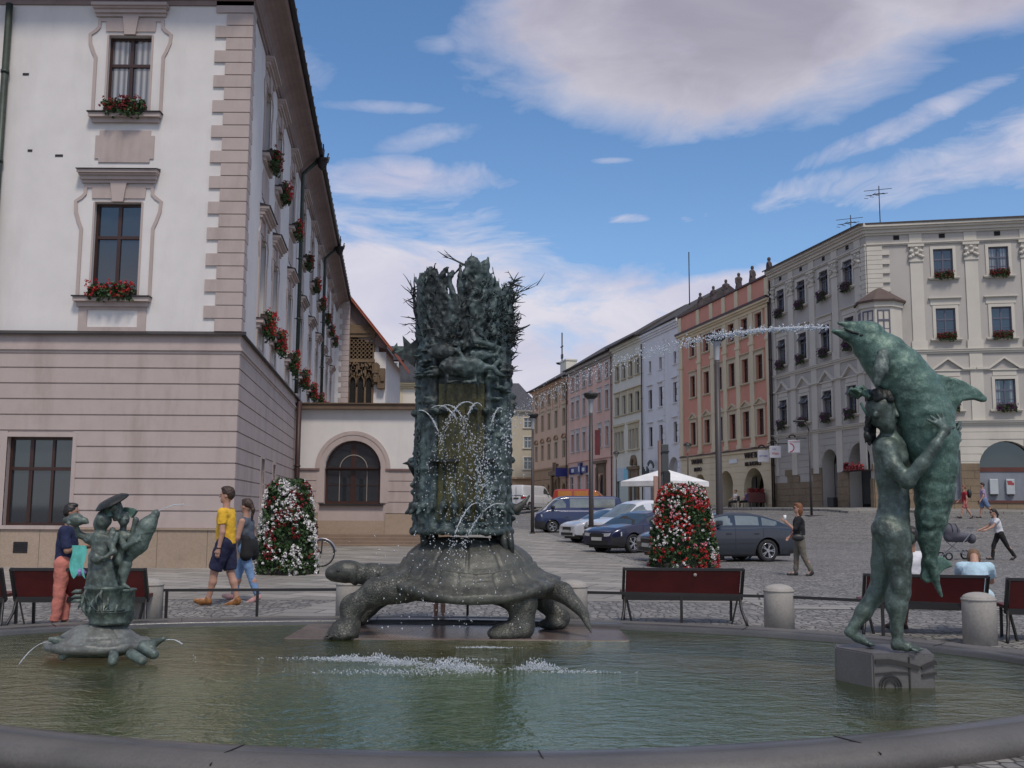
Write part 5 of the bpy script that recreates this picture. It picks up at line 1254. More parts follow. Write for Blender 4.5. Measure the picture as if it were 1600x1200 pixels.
# ---- great turtle
TX, TY = -.5, 12.3
turtle = thing('turtle_sculpture', 'big grey bronze tortoise on the wet slab, carrying the jagged bronze tower', 'sculpture', T(TX, TY, .07))
LT = T(-TX, -TY, -.07)
SA, SB = 1.03, .93
SHP = [(0, 1.0), (.3, .99), (.46, .94), (.6, .80), (.72, .58), (.80, .40), (.88, .24), (.95, .11), (1.0, 0)]
SHP2 = [(0, 1.0), (.35, .98), (.5, .80), (.7, .50), (.85, .22), (1.0, 0)]
def shp(r, T_):
    for (a, x), (b, y) in zip(T_, T_[1:]):
        if r <= b: return lerp(x, y, (r - a) / (b - a))
    return 0
def shell_mesh(a, b, z0, h, cx, cy, n=260, k=90, tilt=0.0, top=.5, groove=.016, ribs=12, T_=None):
    T_ = T_ or SHP
    mb = MB(); rows = []
    for i in range(k + 1):
        r = i / k; row = []
        for j in range(n):
            th = 2 * PI * j / n
            z = h * (shp(r, T_) + shp(max(r - .04, 0), T_) + shp(min(r + .04, 1), T_)) / 3
            g_ = 0
            g_ += math.exp(-((r - .74) / .014) ** 2)
            g_ += math.exp(-((r - .40) / .014) ** 2) * .7 if r > .3 else 0
            sec = (th / (2 * PI) * ribs) % 1; dd = min(sec, 1 - sec) * 2 * PI / ribs * max(r, .01) * a
            if r > .40: g_ += math.exp(-(dd / .010) ** 2) * (r < .74)
            s2 = ((th / (2 * PI) * ribs * 2 + .5) % 1); d2 = min(s2, 1 - s2) * 2 * PI / (ribs * 2) * r * a
            if r > .74: g_ += math.exp(-(d2 / .009) ** 2) * .8
            z -= groove * min(g_, 1) * 1.6
            flare = .05 * ss((r - .86) / .14)
            x = a * r * (1 + flare) * math.cos(th); y = b * r * (1 + flare) * math.sin(th)
            z += flare * .8 * .5 + .012 * math.cos(th * 9) * (r > .8)
            nz = mnoise.noise(Vector((x * 3, y * 3, 0))) * .012
            if T_ is SHP: z += (.05 * ss((r - .76) / .24) - .035 * ss((r - .76) / .03) if r > .76 else 0) - .17 * math.sin(th) ** 2 * ss((r - .3) / .7)
            row.append((cx + x, cy + y, z0 + z + nz + tilt * x))
        rows.append(row)
    for row in rows: mb.v += row
    for i in range(k):
        for j in range(n): mb.f.append((i * n + j, i * n + (j + 1) % n, (i + 1) * n + (j + 1) % n, (i + 1) * n + j)); mb.m.append(0); mb.sm.append(True)
    # underside
    base = len(mb.v)
    for s_, dz in ((1.04, -.035), (.96, -.05), (.8, -.03), (.01, -.02)):
        mb.v += [(cx + a * s_ * math.cos(2 * PI * j / n), cy + b * s_ * math.sin(2 * PI * j / n), z0 + dz - (.17 * math.sin(2 * PI * j / n) ** 2 * s_ if T_ is SHP else 0) + tilt * a * s_ * math.cos(2 * PI * j / n)) for j in range(n)]
    for i in range(4):
        o0 = k * n if i == 0 else base + (i - 1) * n
        o1 = base + i * n
        for j in range(n): mb.f.append((o0 + j, o0 + (j + 1) % n, o1 + (j + 1) % n, o1 + j)); mb.m.append(0); mb.sm.append(True)
    return mb
shell_mesh(SA, SB, .67, .49, -.49, 12.32, tilt=-.03, groove=.024).build('shell', BR_TURT, turtle, LT)
Y0 = 11.85
def scale_skin(me):
    for v in me.vertices:
        p = v.co * 26; c = mnoise.cell_vector(p) if False else None
        d = mnoise.voronoi(p)[0]; v.co += v.normal * (min(d[1] - d[0], .35) - .2) * .018
parts = [('e', (-.49, 12.32, .52), (.93, .72, .12))]
P_ = lambda u, v, y: tuple(at(u, v, y))
# neck and head
parts += [('c', (-1.30, 12.25, .68), .17, (-1.62, 12.2, .72), .125), ('c', (-1.62, 12.2, .72), .125, (-1.78, 12.18, .735), .12)]
body_t = solid('body', parts + [('c', (-1.2, 11.85, .60), .17, (-1.52, 11.75, .56), .16), ('c', (-1.52, 11.75, .56), .135, (-1.78, 11.7, .40), .125), ('c', (-1.78, 11.7, .40), .125, (-1.80, 11.66, .16), .108), ('c', (-1.80, 11.66, .16), .12, (-1.90, 11.62, .12), .12), ('e', (-1.86, 11.6, .11), (.17, .135, .065)),
    ('c', (-1.2, 12.8, .58), .18, (-1.6, 12.9, .45), .14), ('c', (-1.6, 12.9, .45), .13, (-1.85, 12.85, .17), .11), ('e', (-1.95, 12.8, .12), (.16, .13, .07)),
    ('c', (-.1, 11.9, .60), .19, (.13, 11.78, .46), .165), ('c', (.13, 11.78, .46), .165, (.13, 11.74, .18), .13), ('c', (.13, 11.74, .18), .128, (-.12, 11.68, .13), .10), ('e', (-.08, 11.66, .12), (.18, .12, .07)),
    ('c', (.2, 12.8, .6), .2, (.42, 12.75, .42), .16), ('c', (.42, 12.75, .42), .15, (.60, 12.6, .2), .12), ('e', (.5, 12.55, .13), (.17, .13, .07)),
    ('c', (.35, 12.2, .62), .15, (.60, 12.0, .55), .11), ('c', (.60, 12.0, .55), .11, (.82, 11.8, .34), .06), ('c', (.82, 11.8, .34), .06, (.90, 11.7, .14), .018)] +
    [('c', (-2.0 + i * .06, 11.52 - .01 * i + .05 * abs(i - 1), .13), .028, (-2.06 + i * .06, 11.46 + .04 * abs(i - 1), .08), .014) for i in range(4)] +
    [('c', (-2.08, 12.72 + i * .06, .14), .03, (-2.17, 12.7 + i * .06, .085), .015) for i in range(4)], .016, BR_SKIN, turtle, LT, smooth=4, disp=.006, dscale=5, blend=.06)
head = solid('head', [('e', (-1.93, 12.17, .76), (.185, .145, .135)), ('e', (-2.05, 12.165, .74), (.125, .11, .10)), ('c', (-2.10, 12.165, .745), .045, (-2.135, 12.165, .70), .02), ('e', (-2.0, 12.06, .775), (.035, .02, .028)), ('c', (-1.83, 12.17, .79), .08, (-1.76, 12.17, .80), .05), ('e', (-1.82, 12.17, .735), (.07, .125, .135))], .011, BR_TURT, turtle, LT, smooth=3, disp=.003, dscale=10)
mb = MB(); mb.tube([(-2.13, 12.09, .715), (-2.05, 12.07, .705), (-1.96, 12.055, .70), (-1.90, 12.05, .715)], .006, 6); mb.build('mouth_line', BR_BLACK, head)
mb = MB(); mb.lathe([(.001, -.02), (.02, -.01), (.024, 0), (.02, .01), (.001, .02)], 10, (-2.0, 12.045, .775)); mb.build('eye', BR_BLACK, head)
sl = MB(); sl.bbox(-2.5, 1.32, 11.55, 13.0, -.2, .072, .015)
tag(sl.build('fountain_slab', [stone_mat('wet_slab', (.10, .075, .065), (.16, .125, .11), .22, bump=.15)]), 'wet brown stone slab just above the water under the big tortoise', 'slab')
# ---- jagged tower
CX, CY, RT = -.585, 12.32, .548
tower = thing('bronze_tower', 'tall green bronze tower with fish, studs and a torn crown of branches on the tortoise', 'sculpture', T(CX, CY, 1.1))
LW = T(-CX, -CY, -1.1)
rnd = random.Random(11)
def crown(th):
    """height of the torn edge by angle; 0 faces the camera, positive to the right"""
    d = math.degrees(th)
    pts = [(-180, 3.62), (-120, 3.7), (-95, 3.75), (-78, 3.95), (-66, 4.05), (-60, 4.3), (-50, 4.4), (-32, 4.38), (-19, 4.28), (-15.5, 3.8), (-8, 3.78), (-5, 4.3), (3, 4.34), (8, 4.5), (17, 4.52), (21, 4.32), (26, 4.44), (33, 4.34), (42, 4.2), (55, 4.12), (70, 4.26), (85, 4.15), (110, 3.8), (150, 3.6), (180, 3.62)]
    for (a, x), (b, y) in zip(pts, pts[1:]):
        if a <= d <= b: return lerp(x, y, (d - a) / (b - a))
    return 3.6
def pol(th, r, z): return (CX + r * math.sin(th), CY - r * math.cos(th), z)
CT = np.array([crown(-PI + 2 * PI * j / 144) + rnd.uniform(-.09, .09) for j in range(145)])
def tower_fn(X, Y, Z):
    th = np.arctan2(X - CX, -(Y - CY)); r = np.hypot(X - CX, Y - CY)
    top = np.interp(th, np.linspace(-PI, PI, 145), CT) - .10
    ro = RT * (1.03 - .03 * np.clip((Z - 1.2) / 2, 0, 1)) * (1 + .09 * np.clip(Z - 3.5, 0, 1))
    ro = np.where((np.abs(th) < rad(31)) & (Z < 3.2) & (Z > 1.34), ro * .94, ro)
    ro = ro + .012 * np.maximum(0, np.cos(th * 18)) ** 6
    return np.maximum(np.maximum(r - ro, ro * .88 - r), np.maximum((Z - top) * .8, 1.20 - Z))
pts = [('fn', tower_fn, (CX - .72, CY - .72, 1.2), (CX + .72, CY + .72, 4.62))]
for d, w, z1 in ((-34, .045, 3.35), (34, .045, 3.3), (-44, .03, 3.3), (-52, .05, 3.5), (-66, .04, 3.45), (48, .03, 3.4), (60, .05, 3.5), (76, .04, 3.45), (-80, .03, 3.4), (-92, .04, 3.4), (95, .04, 3.5), (130, .05, 3.4), (170, .05, 3.4), (-130, .05, 3.4)):
    pts.append(('c', pol(rad(d), RT * 1.02, 1.24), w, pol(rad(d), RT * 1.0, z1), w * .85))
for z, a0, a1, dr, r_ in ((1.235, -180, 180, .04, .035), (3.38, -180, 180, .02, .025), (1.95, 33, 62, .04, .02), (1.95, -62, -33, .04, .02), (2.75, -62, -35, .03, .018), (2.5, 36, 60, .03, .018)):
    m_ = max(2, int((a1 - a0) / 10))
    for i in range(m_): pts.append(('c', pol(rad(a0 + (a1 - a0) * i / m_), RT + dr, z), r_, pol(rad(a0 + (a1 - a0) * (i + 1) / m_), RT + dr, z), r_))
# fish and creatures in relief
def fish(th, z, L, fat, tilt=0.0, out=.08):
    c = Vector(pol(th, RT + out, z)); tx = Vector((math.cos(th), math.sin(th), 0)); tx = (tx + Vector((0, 0, tilt))).normalized()
    R3 = Matrix((tx, Vector((0, 0, 1)).cross(tx).normalized(), Vector((0, 0, 1)))).transposed()
    o = [('e', c, (L / 2, fat * .6, fat), R3), ('c', c + tx * L * .35, fat * .45, c + tx * L * .62, fat * .2), ('c', c + tx * L * .6, .02, c + tx * L * .74 + Vector((0, 0, .08)), .03), ('c', c + tx * L * .6, .02, c + tx * L * .74 + Vector((0, 0, -.08)), .03)]
    o.append(('c', c - tx * L * .42 + Vector((0, -fat * .3, fat * .1)), .022, c - tx * L * .43 + Vector((0, -fat * .4, fat * .1)), .02)); return o
pts += fish(rad(2), 3.12, .56, .125, 0, .10) + fish(rad(-22), 3.30, .36, .09, .05, .08) + fish(rad(22), 3.27, .30, .07, .05, .07)
pts += [('c', pol(rad(-14), RT + .14, 3.02), .022, pol(rad(-13), RT + .15, 2.93), .016), ('c', pol(rad(-13), RT + .15, 2.93), .016, pol(rad(-3), RT + .15, 2.95), .016), ('c', pol(rad(3), RT + .15, 2.93), .02, pol(rad(14), RT + .14, 2.95), .018), ('c', pol(rad(14), RT + .14, 2.95), .018, pol(rad(14), RT + .12, 3.06), .02)]
pts += [('c', pol(rad(10), RT + .1, 3.55), .03, pol(rad(14), RT + .13, 3.42), .035), ('c', pol(rad(14), RT + .13, 3.42), .035, pol(rad(34), RT + .12, 3.38), .03)]
for i in range(85):
    th = rnd.uniform(-2.2, 2.2); z = rnd.uniform(1.3, 3.4)
    if abs(th) < rad(32) and 1.5 < z < 3.0: continue
    r = rnd.uniform(.02, .05); pts.append(('e', pol(th, RT + .02 + r * .4, z), (r * rnd.uniform(.8, 1.8), r, r * rnd.uniform(.6, 1.4))))
for i in range(26):   # shelf fungi and small heads
    th = rad(rnd.choice([-52, -45, -60, 50, 62, 40, -38])) + rnd.uniform(-.1, .1); z = rnd.uniform(2.75, 3.35); pts.append(('e', pol(th, RT + .05, z), (.07, .07, .018)))
for d in (-30, -20, 14, 28, -44, 44): pts += [('e', pol(rad(d), RT + .04, 2.62), (.045, .07, .05)), ('c', pol(rad(d), RT + .05, 2.62), .03, pol(rad(d), RT + .15, 2.63), .02)]
for d in range(-75, 90, 14): pts += [('e', pol(rad(d), RT + .05, 1.52), (.05, .08, .06)), ('c', pol(rad(d), RT + .06, 1.5), .035, pol(rad(d), RT + .13, 1.44), .02)]
for i in range(95):   # root-like strands climbing the torn crown
    th = rnd.uniform(-PI * .75, PI * .75); z = rnd.uniform(3.3, 3.75); zt = crown(th) + rnd.uniform(-.25, -.06); r_ = rnd.uniform(.010, .026)
    while z < zt:
        th2 = th + rnd.gauss(0, .09); z2 = z + rnd.uniform(.07, .16); ra = RT * (1.02 + .09 * max(0, z - 3.5)); pts.append(('c', pol(th, ra, z), r_, pol(th2, ra + rnd.uniform(-.01, .03), z2), r_ * .9)); th, z = th2, z2
for i in range(26):   # lumps of the torn crown
    th = rnd.uniform(-PI, PI); zt = crown(th); z = rnd.uniform(3.45, zt - .02); r = rnd.uniform(.025, .05); pts.append(('e', pol(th, RT * (1 + .08 * (z - 3.4)) + rnd.uniform(-.02, .03), z), (r, r, r * rnd.uniform(.7, 1.8))))
pts += [('e', pol(rad(12), RT + .02, 4.33), (.08, .07, .12)), ('e', pol(rad(26), RT + .03, 4.28), (.06, .06, .12)), ('c', pol(rad(-3), RT, 4.1), .05, pol(rad(-3), RT, 4.34), .02)]
solid('tower_wall', pts, .0155, BR_TOWER, tower, LW, smooth=2, disp=.016, dscale=12, seed=3, blend=.018)
# studs down the left pilaster
st_ = MB()
for i, z in enumerate([2.40, 2.31, 2.22, 2.13, 2.03, 1.93, 1.83, 1.62]):
    th = rad(-58); R3 = Matrix.Translation(pol(th, RT + .055, z)) @ Matrix.Rotation(th, 4, 'Z') @ Matrix.Rotation(PI / 2, 4, 'X'); k = len(st_.v); st_.tube([R3 @ Vector((.035 * math.cos(a * PI / 6), .035 * math.sin(a * PI / 6), 0)) for a in range(13)], .007, 6)
tag(st_.build('ring_studs', BR_TOWER, tower, LW), kind='stuff')
# recessed wet panel with flutes
pn = MB(); nA = 40
for j in range(nA + 1):
    th = rad(-29 + 58 * j / nA); r = RT * .985 + .03 * abs(math.cos(th * 12.5)) - .02
    for i in range(13): pn.v.append(pol(th, r, 1.36 + 1.58 * i / 12))
for j in range(nA):
    for i in range(12): a = j * 13 + i; pn.f.append((a, a + 13, a + 14, a + 1)); pn.m.append(0); pn.sm.append(True)
pn.build('fluted_panel', BR_OLIVE, tower, LW)
lg = MB(); lg.box(CX - .36, CX - .02, CY - RT - .08, CY - RT + .1, 2.03, 2.06); lg.box(CX - .36, CX - .31, CY - RT - .05, CY - RT + .1, 1.9, 2.03); lg.box(CX + .22, CX + .4, CY - RT - .02, CY - RT + .1, 2.03, 2.07)
lg.build('ledge', BR_BLACK, tower, LW)
for x, y in ((-1.02, 12.1), (-.1, 12.1), (-.95, 12.6), (-.2, 12.6)): m2 = MB(); m2.tube([(x, y, .98), (x + .02, y, 1.1), (x, y, 1.24)], [.045, .06, .05], 8); m2.build('foot_stub', BR_BLACK, tower, LW)
m2 = MB(); m2.tube([(-.1, 12.02, 1.24), (-.07, 12.0, 1.05), (-.09, 11.98, .93)], [.06, .05, .02], 7); m2.tube([(-.03, 12.02, 1.24), (0.0, 12.0, 1.08), (.02, 11.98, .95)], [.05, .04, .015], 7); m2.build('hanging_tassel', BR_BLACK, tower, LW)
# fish tail on the right, beak on the left
m2 = MB(); c = Vector(pol(rad(82), RT, 1.5)); m2.tube([c, c + Vector((.12, -.05, .0)), c + Vector((.18, -.06, .06)), c + Vector((.26, -.06, .16))], [.08, .06, .035, .01], 8); m2.tube([c + Vector((.16, -.06, .04)), c + Vector((.24, -.06, .02))], [.03, .008], 6); m2.build('fish_tail', BR_TURT, tower, LW)
m2 = MB(); c = Vector(pol(rad(-88), RT, 1.98)); m2.tube([c + Vector((-.02, 0, -.1)), c + Vector((-.06, -.02, 0)), c + Vector((-.10, -.02, .06)), c + Vector((-.17, -.02, .05))], [.02, .035, .03, .004], 8); m2.build('bird_head', BR_BLACK, tower, LW)
m2 = MB(); c = Vector(pol(rad(-80), RT, 3.35)); m2.prism([(c.x - .28, c.z + .0), (c.x - .05, c.z - .16), (c.x, c.z + .2), (c.x - .1, c.z + .12), (c.x - .2, c.z + .22), (c.x - .18, c.z + .05)], c.y - .03, c.y + .03); m2.build('bat_wing', BR_DARKTWIG, tower, LW)
tw = MB()
def twig(p, d, L, r, depth, wob_=.35):
    n = 5; pts_, rr_ = [p.copy()], [r]
    for i in range(n):
        d = (d + Vector((rnd.gauss(0, wob_), rnd.gauss(0, wob_), rnd.gauss(0, wob_) + .05)) * .6).normalized(); p = p + d * L / n; pts_.append(p.copy()); rr_.append(r * (1 - .8 * (i + 1) / n))
        if depth and rnd.random() < .5: twig(p, (d + Vector((rnd.gauss(0, .6), rnd.gauss(0, .6), rnd.gauss(0, .5)))).normalized(), L * .5, r * .6, depth - 1, wob_)
    tw.tube(pts_, rr_, 5)
for i in range(210):
    th = rnd.choice([rnd.uniform(-1.1, 1.5), rnd.uniform(.4, 1.7), rnd.uniform(-PI, PI)]); z = rnd.uniform(3.42, crown(th) - .22); o_ = Vector(pol(th, RT * 1.02, z)); dn = Vector((math.sin(th), -math.cos(th), rnd.uniform(-.2, .7))); tg = Vector((math.cos(th), math.sin(th), 0)) * rnd.gauss(0, 1)
    twig(o_, (dn * (.3 if th < 0 else .55) + tg + Vector((0, 0, .1))).normalized(), rnd.uniform(.08, .20), rnd.uniform(.008, .018), 1)
for i in range(46):   # spikes all down the right flank
    th = rad(rnd.uniform(62, 105)); z = rnd.uniform(3.1, 4.25); o_ = Vector(pol(th, RT * 1.02, z)); twig(o_, Vector((1, -.1, rnd.uniform(-.1, .5))).normalized(), rnd.uniform(.10, .22), rnd.uniform(.008, .013), 0, .3)
for th_, L_, up_ in ((80, .4, 1.4), (70, .45, 2.0), (90, .35, 1.5), (60, .4, 2.5), (48, .4, 3), (40, .35, 3), (52, .3, 3)):
    o_ = Vector(pol(rad(th_), RT * 1.0, crown(rad(th_)) - .2)); twig(o_, Vector((math.sin(rad(th_)), 0, up_)).normalized(), L_ * .7, .016, 2, .22)
for i in range(14): o_ = Vector(pol(rad(-84), RT, 3.7)); twig(o_, Vector((rnd.uniform(-.35, .1), rnd.uniform(-.1, .1), 1)).normalized(), rnd.uniform(.3, .5), .018, 1, .16)
twig(Vector(pol(rad(-22), RT, 4.15)), Vector((.55, 0, .6)).normalized(), .32, .018, 2, .2); twig(Vector(pol(rad(4), RT, 4.33)), Vector((-.8, 0, .4)).normalized(), .3, .016, 2, .2)
twig(Vector(pol(rad(75), RT, 4.05)), Vector((1, 0, .35)).normalized(), .38, .012, 1, .12); twig(Vector(pol(rad(80), RT, 3.62)), Vector((1, 0, .25)).normalized(), .28, .03, 0, .1)
tag(tw.build('bramble_branches', BR_DARKTWIG, tower, LW), kind='stuff')

# ---- youth with dolphin
DY = 8.78
dol = thing('dolphin_statue', 'green bronze nude youth hugging an upright dolphin that spouts water, on a carved block', 'statue', T(3.2, 8.9, .34))
LD = T(-3.2, -8.9, -.34)
def A(u, v, y=DY): return at(u, v, y)
K = 1 / 179.0   # metres per photo pixel at the statue
axis = [(1342, 527, 17), (1358, 538, 26), (1379, 555, 35), (1404, 581, 40), (1424, 611, 44), (1442, 648, 44), (1454, 690, 40), (1460, 730, 34), (1460, 770, 29), (1455, 810, 23), (1452, 845, 16), (1453, 875, 10), (1462, 905, 6), (1471, 932, 2.5)]
dolb = [('c', A(u, v), r * K, A(u2, v2), r2 * K) for (u, v, r), (u2, v2, r2) in zip(axis, axis[1:])]
fin = []
def flat(poly, y, t, n=1): return ('slab', [tuple(A(u, v, y)) for u, v in poly], t / 2)
parts = dolb + [('c', A(1345, 530), .09, A(1326, 524), .055), ('c', A(1326, 524), .055, A(1303, 518), .022),
         ('c', A(1345, 518), .07, A(1330, 510), .042), ('c', A(1330, 510), .042, A(1311, 505), .018), ('e', A(1358, 522), (.13, .13, .115)), ('e', A(1345, 511), (.07, .08, .05)),
         flat([(1440, 582), (1470, 586), (1505, 596), (1528, 610), (1540, 622), (1538, 629), (1520, 624), (1503, 626), (1493, 640), (1484, 664), (1460, 640)], DY, .075),
         flat([(1440, 870), (1470, 868), (1485, 878), (1488, 886), (1474, 890), (1462, 902), (1448, 912), (1438, 905)], DY + .04, .05)]
def ridges(me):
    for v in me.vertices:
        v.co += v.normal * (.0028 * math.sin(v.co.z * 60 + 2 * mnoise.noise(v.co * 4)) * (.5 + .5 * mnoise.noise(v.co * 3)) + .0055 * mnoise.fractal(v.co * 13, .9, 2, 4))
solid('dolphin', parts, .0125, BR_DOLPH, dol, LD, smooth=5, extra=ridges)
solid('pectoral_fin', [('c', A(1380, 553, DY - .22), .05, A(1376, 578, DY - .27), .058), ('c', A(1376, 578, DY - .27), .058, A(1371, 599, DY - .28), .025)], .012, BR_SMALL, dol, LD, smooth=3, disp=.008, dscale=25)
for dy in (-.1, .1): m2 = MB(); m2.lathe([(.001, -.018), (.018, 0), (.001, .018)], 8, tuple(A(1346, 524, DY + dy))); m2.build('eye', BR_BLACK, dol, LD)
m2 = MB(); m2.tube([A(1318, 513, DY - .035), A(1332, 519, DY - .07), A(1342, 522, DY - .09)], [.004, .012, .008], 6); m2.build('mouth', BR_BLACK, dol, LD)
# the youth: one continuous skin
FY = DY + .02
def arm(pts_, y):  # list of (u, v, r, dy)
    o = []
    for (u, v, r, dy), (u2, v2, r2, dy2) in zip(pts_, pts_[1:]): o.append(('c', A(u, v, y + dy), r, A(u2, v2, y + dy2), r2))
    return o
fig = []
fig += [('c', A(1390, 700, FY), .143, A(1395, 745, FY), .138), ('c', A(1395, 745, FY), .138, A(1397, 785, FY), .118), ('c', A(1397, 785, FY), .122, A(1394, 822, FY), .148),
        ('e', A(1384, 700, FY - .12), (.10, .10, .09)), ('e', A(1402, 703, FY + .14), (.10, .10, .09)), ('e', A(1385, 828, FY - .06), (.125, .12, .13)), ('e', A(1385, 828, FY + .08), (.12, .11, .13)),
        ('e', A(1401, 716, FY - .05), (.09, .14, .10))]
fig += [('c', A(1392, 688, FY - .02), .075, A(1386, 668, FY - .03), .065)]                                                         # neck
# near leg carries the weight, far leg steps back with lifted heel
fig += arm([(1398, 838, .135, -.09), (1403, 870, .112, -.10), (1407, 905, .084, -.10), (1407, 925, .080, -.10), (1402, 948, .078, -.10), (1401, 985, .048, -.08), (1403, 1003, .046, -.08)], FY)
fig += [('e', A(1406, 914, FY - .15), (.06, .05, .07)), ('e', A(1396, 938, FY - .06), (.07, .07, .14))]
fig += arm([(1388, 838, .135, .12), (1382, 880, .108, .14), (1374, 922, .080, .16), (1368, 930, .076, .17), (1350, 956, .068, .18), (1334, 979, .044, .18), (1331, 985, .042, .18)], FY)
# feet with separate toes
fig += arm([(1400, 1008, .045, -.08), (1418, 1010, .038, -.10), (1432, 1012, .026, -.11)], FY) + arm([(1325, 988, .036, .18), (1340, 996, .040, .18), (1358, 1006, .030, .16)], FY)
for i in range(5): a0 = A(1430 - i * 1.2, 1012 + i * .6, FY - .05 - .035 * i); fig.append(('c', a0, .017 - .001 * i, a0 + Vector((.055 - .006 * i, -.01, -.012)), .013))
for i in range(5): a0 = A(1358, 1006, FY + .11 + .03 * i); fig.append(('c', a0, .015, a0 + Vector((.045 - .005 * i, -.005, -.012)), .012))
# near arm: shoulder, elbow low, hand on the dolphin's flank
fig += arm([(1386, 702, .088, -.13), (1396, 730, .075, -.20), (1418, 752, .062, -.26), (1440, 726, .055, -.33), (1462, 694, .042, -.37), (1472, 680, .033, -.37)], FY)
hp = A(1477, 672, FY - .36); fig.append(('e', hp, (.05, .03, .055)))
for i, (du, dv) in enumerate(((-30, -18), (-24, -24), (-14, -27), (-5, -27))):
    m1 = A(1477 + du * .55, 672 + dv * .6, FY - .37 + .01 * i); fig += [('c', hp, .02, m1, .015), ('c', m1, .015, A(1477 + du, 672 + dv * .95, FY - .33 + .01 * i), .011)]
fig += [('c', hp, .018, A(1490, 668, FY - .33), .013)]
# far arm passes behind the dolphin, fingers come round its back
fig += arm([(1402, 704, .085, .15), (1430, 715, .07, .30), (1470, 700, .055, .36), (1490, 680, .04, .22), (1495, 668, .036, .10)], FY)
h2 = A(1494, 668, FY + .05)
for i in range(4): m1 = A(1500, 660 + i * 9, FY - .05); fig += [('c', h2, .02, m1, .015), ('c', m1, .015, A(1496, 670 + i * 9, FY - .14), .011)]
fig += [('c', h2, .018, A(1486, 655, FY - .02), .013)]
# head: bent forward, turned to the right
hc = A(1376, 638, FY - .04)
fig += [('e', hc, (.128, .13, .165), Matrix.Rotation(rad(12), 3, 'Y')), ('e', A(1384, 656, FY - .08), (.085, .085, .10)), ('c', A(1391, 668, FY - .12), .04, A(1388, 670, FY - .11), .035)]
fx = Vector((.55, -.83, 0)).normalized(); sx_ = Vector((.83, .55, 0))
fc = A(1381, 648, FY - .04) + fx * .105
fig += [('c', fc + Vector((0, 0, .045)) + fx * .005, .016, fc + fx * .028 + Vector((0, 0, -.015)), .020)]                                   # nose
fig += [('c', fc + sx_ * .015 + Vector((0, 0, .06)), .016, fc + sx_ * .07 + Vector((0, 0, .058)) - fx * .02, .014), ('c', fc - sx_ * .015 + Vector((0, 0, .06)), .016, fc - sx_ * .07 + Vector((0, 0, .058)) - fx * .02, .014)]
fig += [('c', fc - sx_ * .028 + Vector((0, 0, -.052)) - fx * .004, .012, fc + sx_ * .028 + Vector((0, 0, -.052)) - fx * .004, .012), ('c', fc - sx_ * .022 + Vector((0, 0, -.07)) - fx * .006, .012, fc + sx_ * .022 + Vector((0, 0, -.07)) - fx * .006, .012)]
fig += [('e', A(1368, 648, FY - .14), (.025, .015, .035))]
fig += [('e', A(1423, 842, FY - .02), (.04, .04, .05))]
solid('youth_figure', fig, .0105, BR_BOY, dol, LD, smooth=5, disp=.004, dscale=14)
hair = []
rnd = random.Random(4)
for i in range(46):
    a = rnd.uniform(-.4, 1.0); p = hc + Vector((rnd.uniform(-.10, .07), rnd.uniform(-.11, .10), .05 + rnd.random() * .11)); p = hc + (p - hc).normalized() * rnd.uniform(.125, .16); hair.append(('e', p, (.035, .035, .032)))
for i in range(18):
    p = A(rnd.uniform(1352, 1365), rnd.uniform(640, 685), FY + rnd.uniform(-.08, .08)); hair.append(('c', p, .026, p + Vector((rnd.uniform(-.02, .02), 0, -.07)), .012))
hair.append(('c', A(1392, 628, FY + .06), .05, A(1400, 655, FY + .08), .03))
solid('hair', hair, .013, BR_BLACK, dol, LD, smooth=2, disp=.01, dscale=20)
lau = MB()
for i in range(9):
    a = i * .7; p = A(1350, 618, FY - .08) + Vector((.05 * math.cos(a), .05 * math.sin(a), .02 * math.sin(a * 2))); lau.tube([p, p + Vector((-.05 + .02 * math.cos(a), .02, .05 + .02 * math.sin(a))), p + Vector((-.08, .03 * math.sin(a), .03))], [.02, .022, .004], 6)
lau.tube([A(1345, 630, FY - .1), A(1350, 640, FY - .12), A(1356, 650, FY - .12)], .012, 6); lau.build('laurel', BR_DOLPH, dol, LD)
# carved block
blk = MB(); bm = bmesh.new(); pl_ = [(2.86, 9.25), (2.80, 9.03), (2.98, 8.64), (3.49, 8.64), (3.57, 8.96), (3.45, 9.28)]
blk.prism(pl_, -.2, .335, axis='z'); bm.from_mesh(mesh_of(blk, 'b', [])); bmesh.ops.bevel(bm, geom=[e for e in bm.edges], offset=.012, segments=2, affect='EDGES')
blk = MB(); blk.addbm(bm); o = blk.build('carved_plinth', stone_mat('grey_plinth_stone', (.085, .08, .08), (.125, .118, .118), .5, bump=.3), dol, LD)
M_GR = mat('plinth_groove', (.03, .028, .028), .8)
cv = MB(); yv = 8.634
cv.strip([(3.0, .27), (3.12, .275), (3.25, .25), (3.36, .22)], .035, yv - .012, yv + .02); cv.strip([(3.0, .17), (3.15, .185), (3.28, .18)], .012, yv - .006, yv + .02)
cv.strip([(3.50, .27), (3.44, .25), (3.38, .22)], .03, yv - .012, yv + .02); cv.strip([(3.50, .18), (3.38, .16)], .02, yv - .012, yv + .02); cv.box(3.275, 3.287, yv - .004, yv + .02, .06, .31)
for r_ in (.045, .07, .09): cv.strip([(3.12 + r_ * math.cos(PI * i / 10), .07 + r_ * math.sin(PI * i / 10)) for i in range(11)], .010, yv - .008, yv + .01)
cv.build('carved_relief', M_GR, dol, LD)
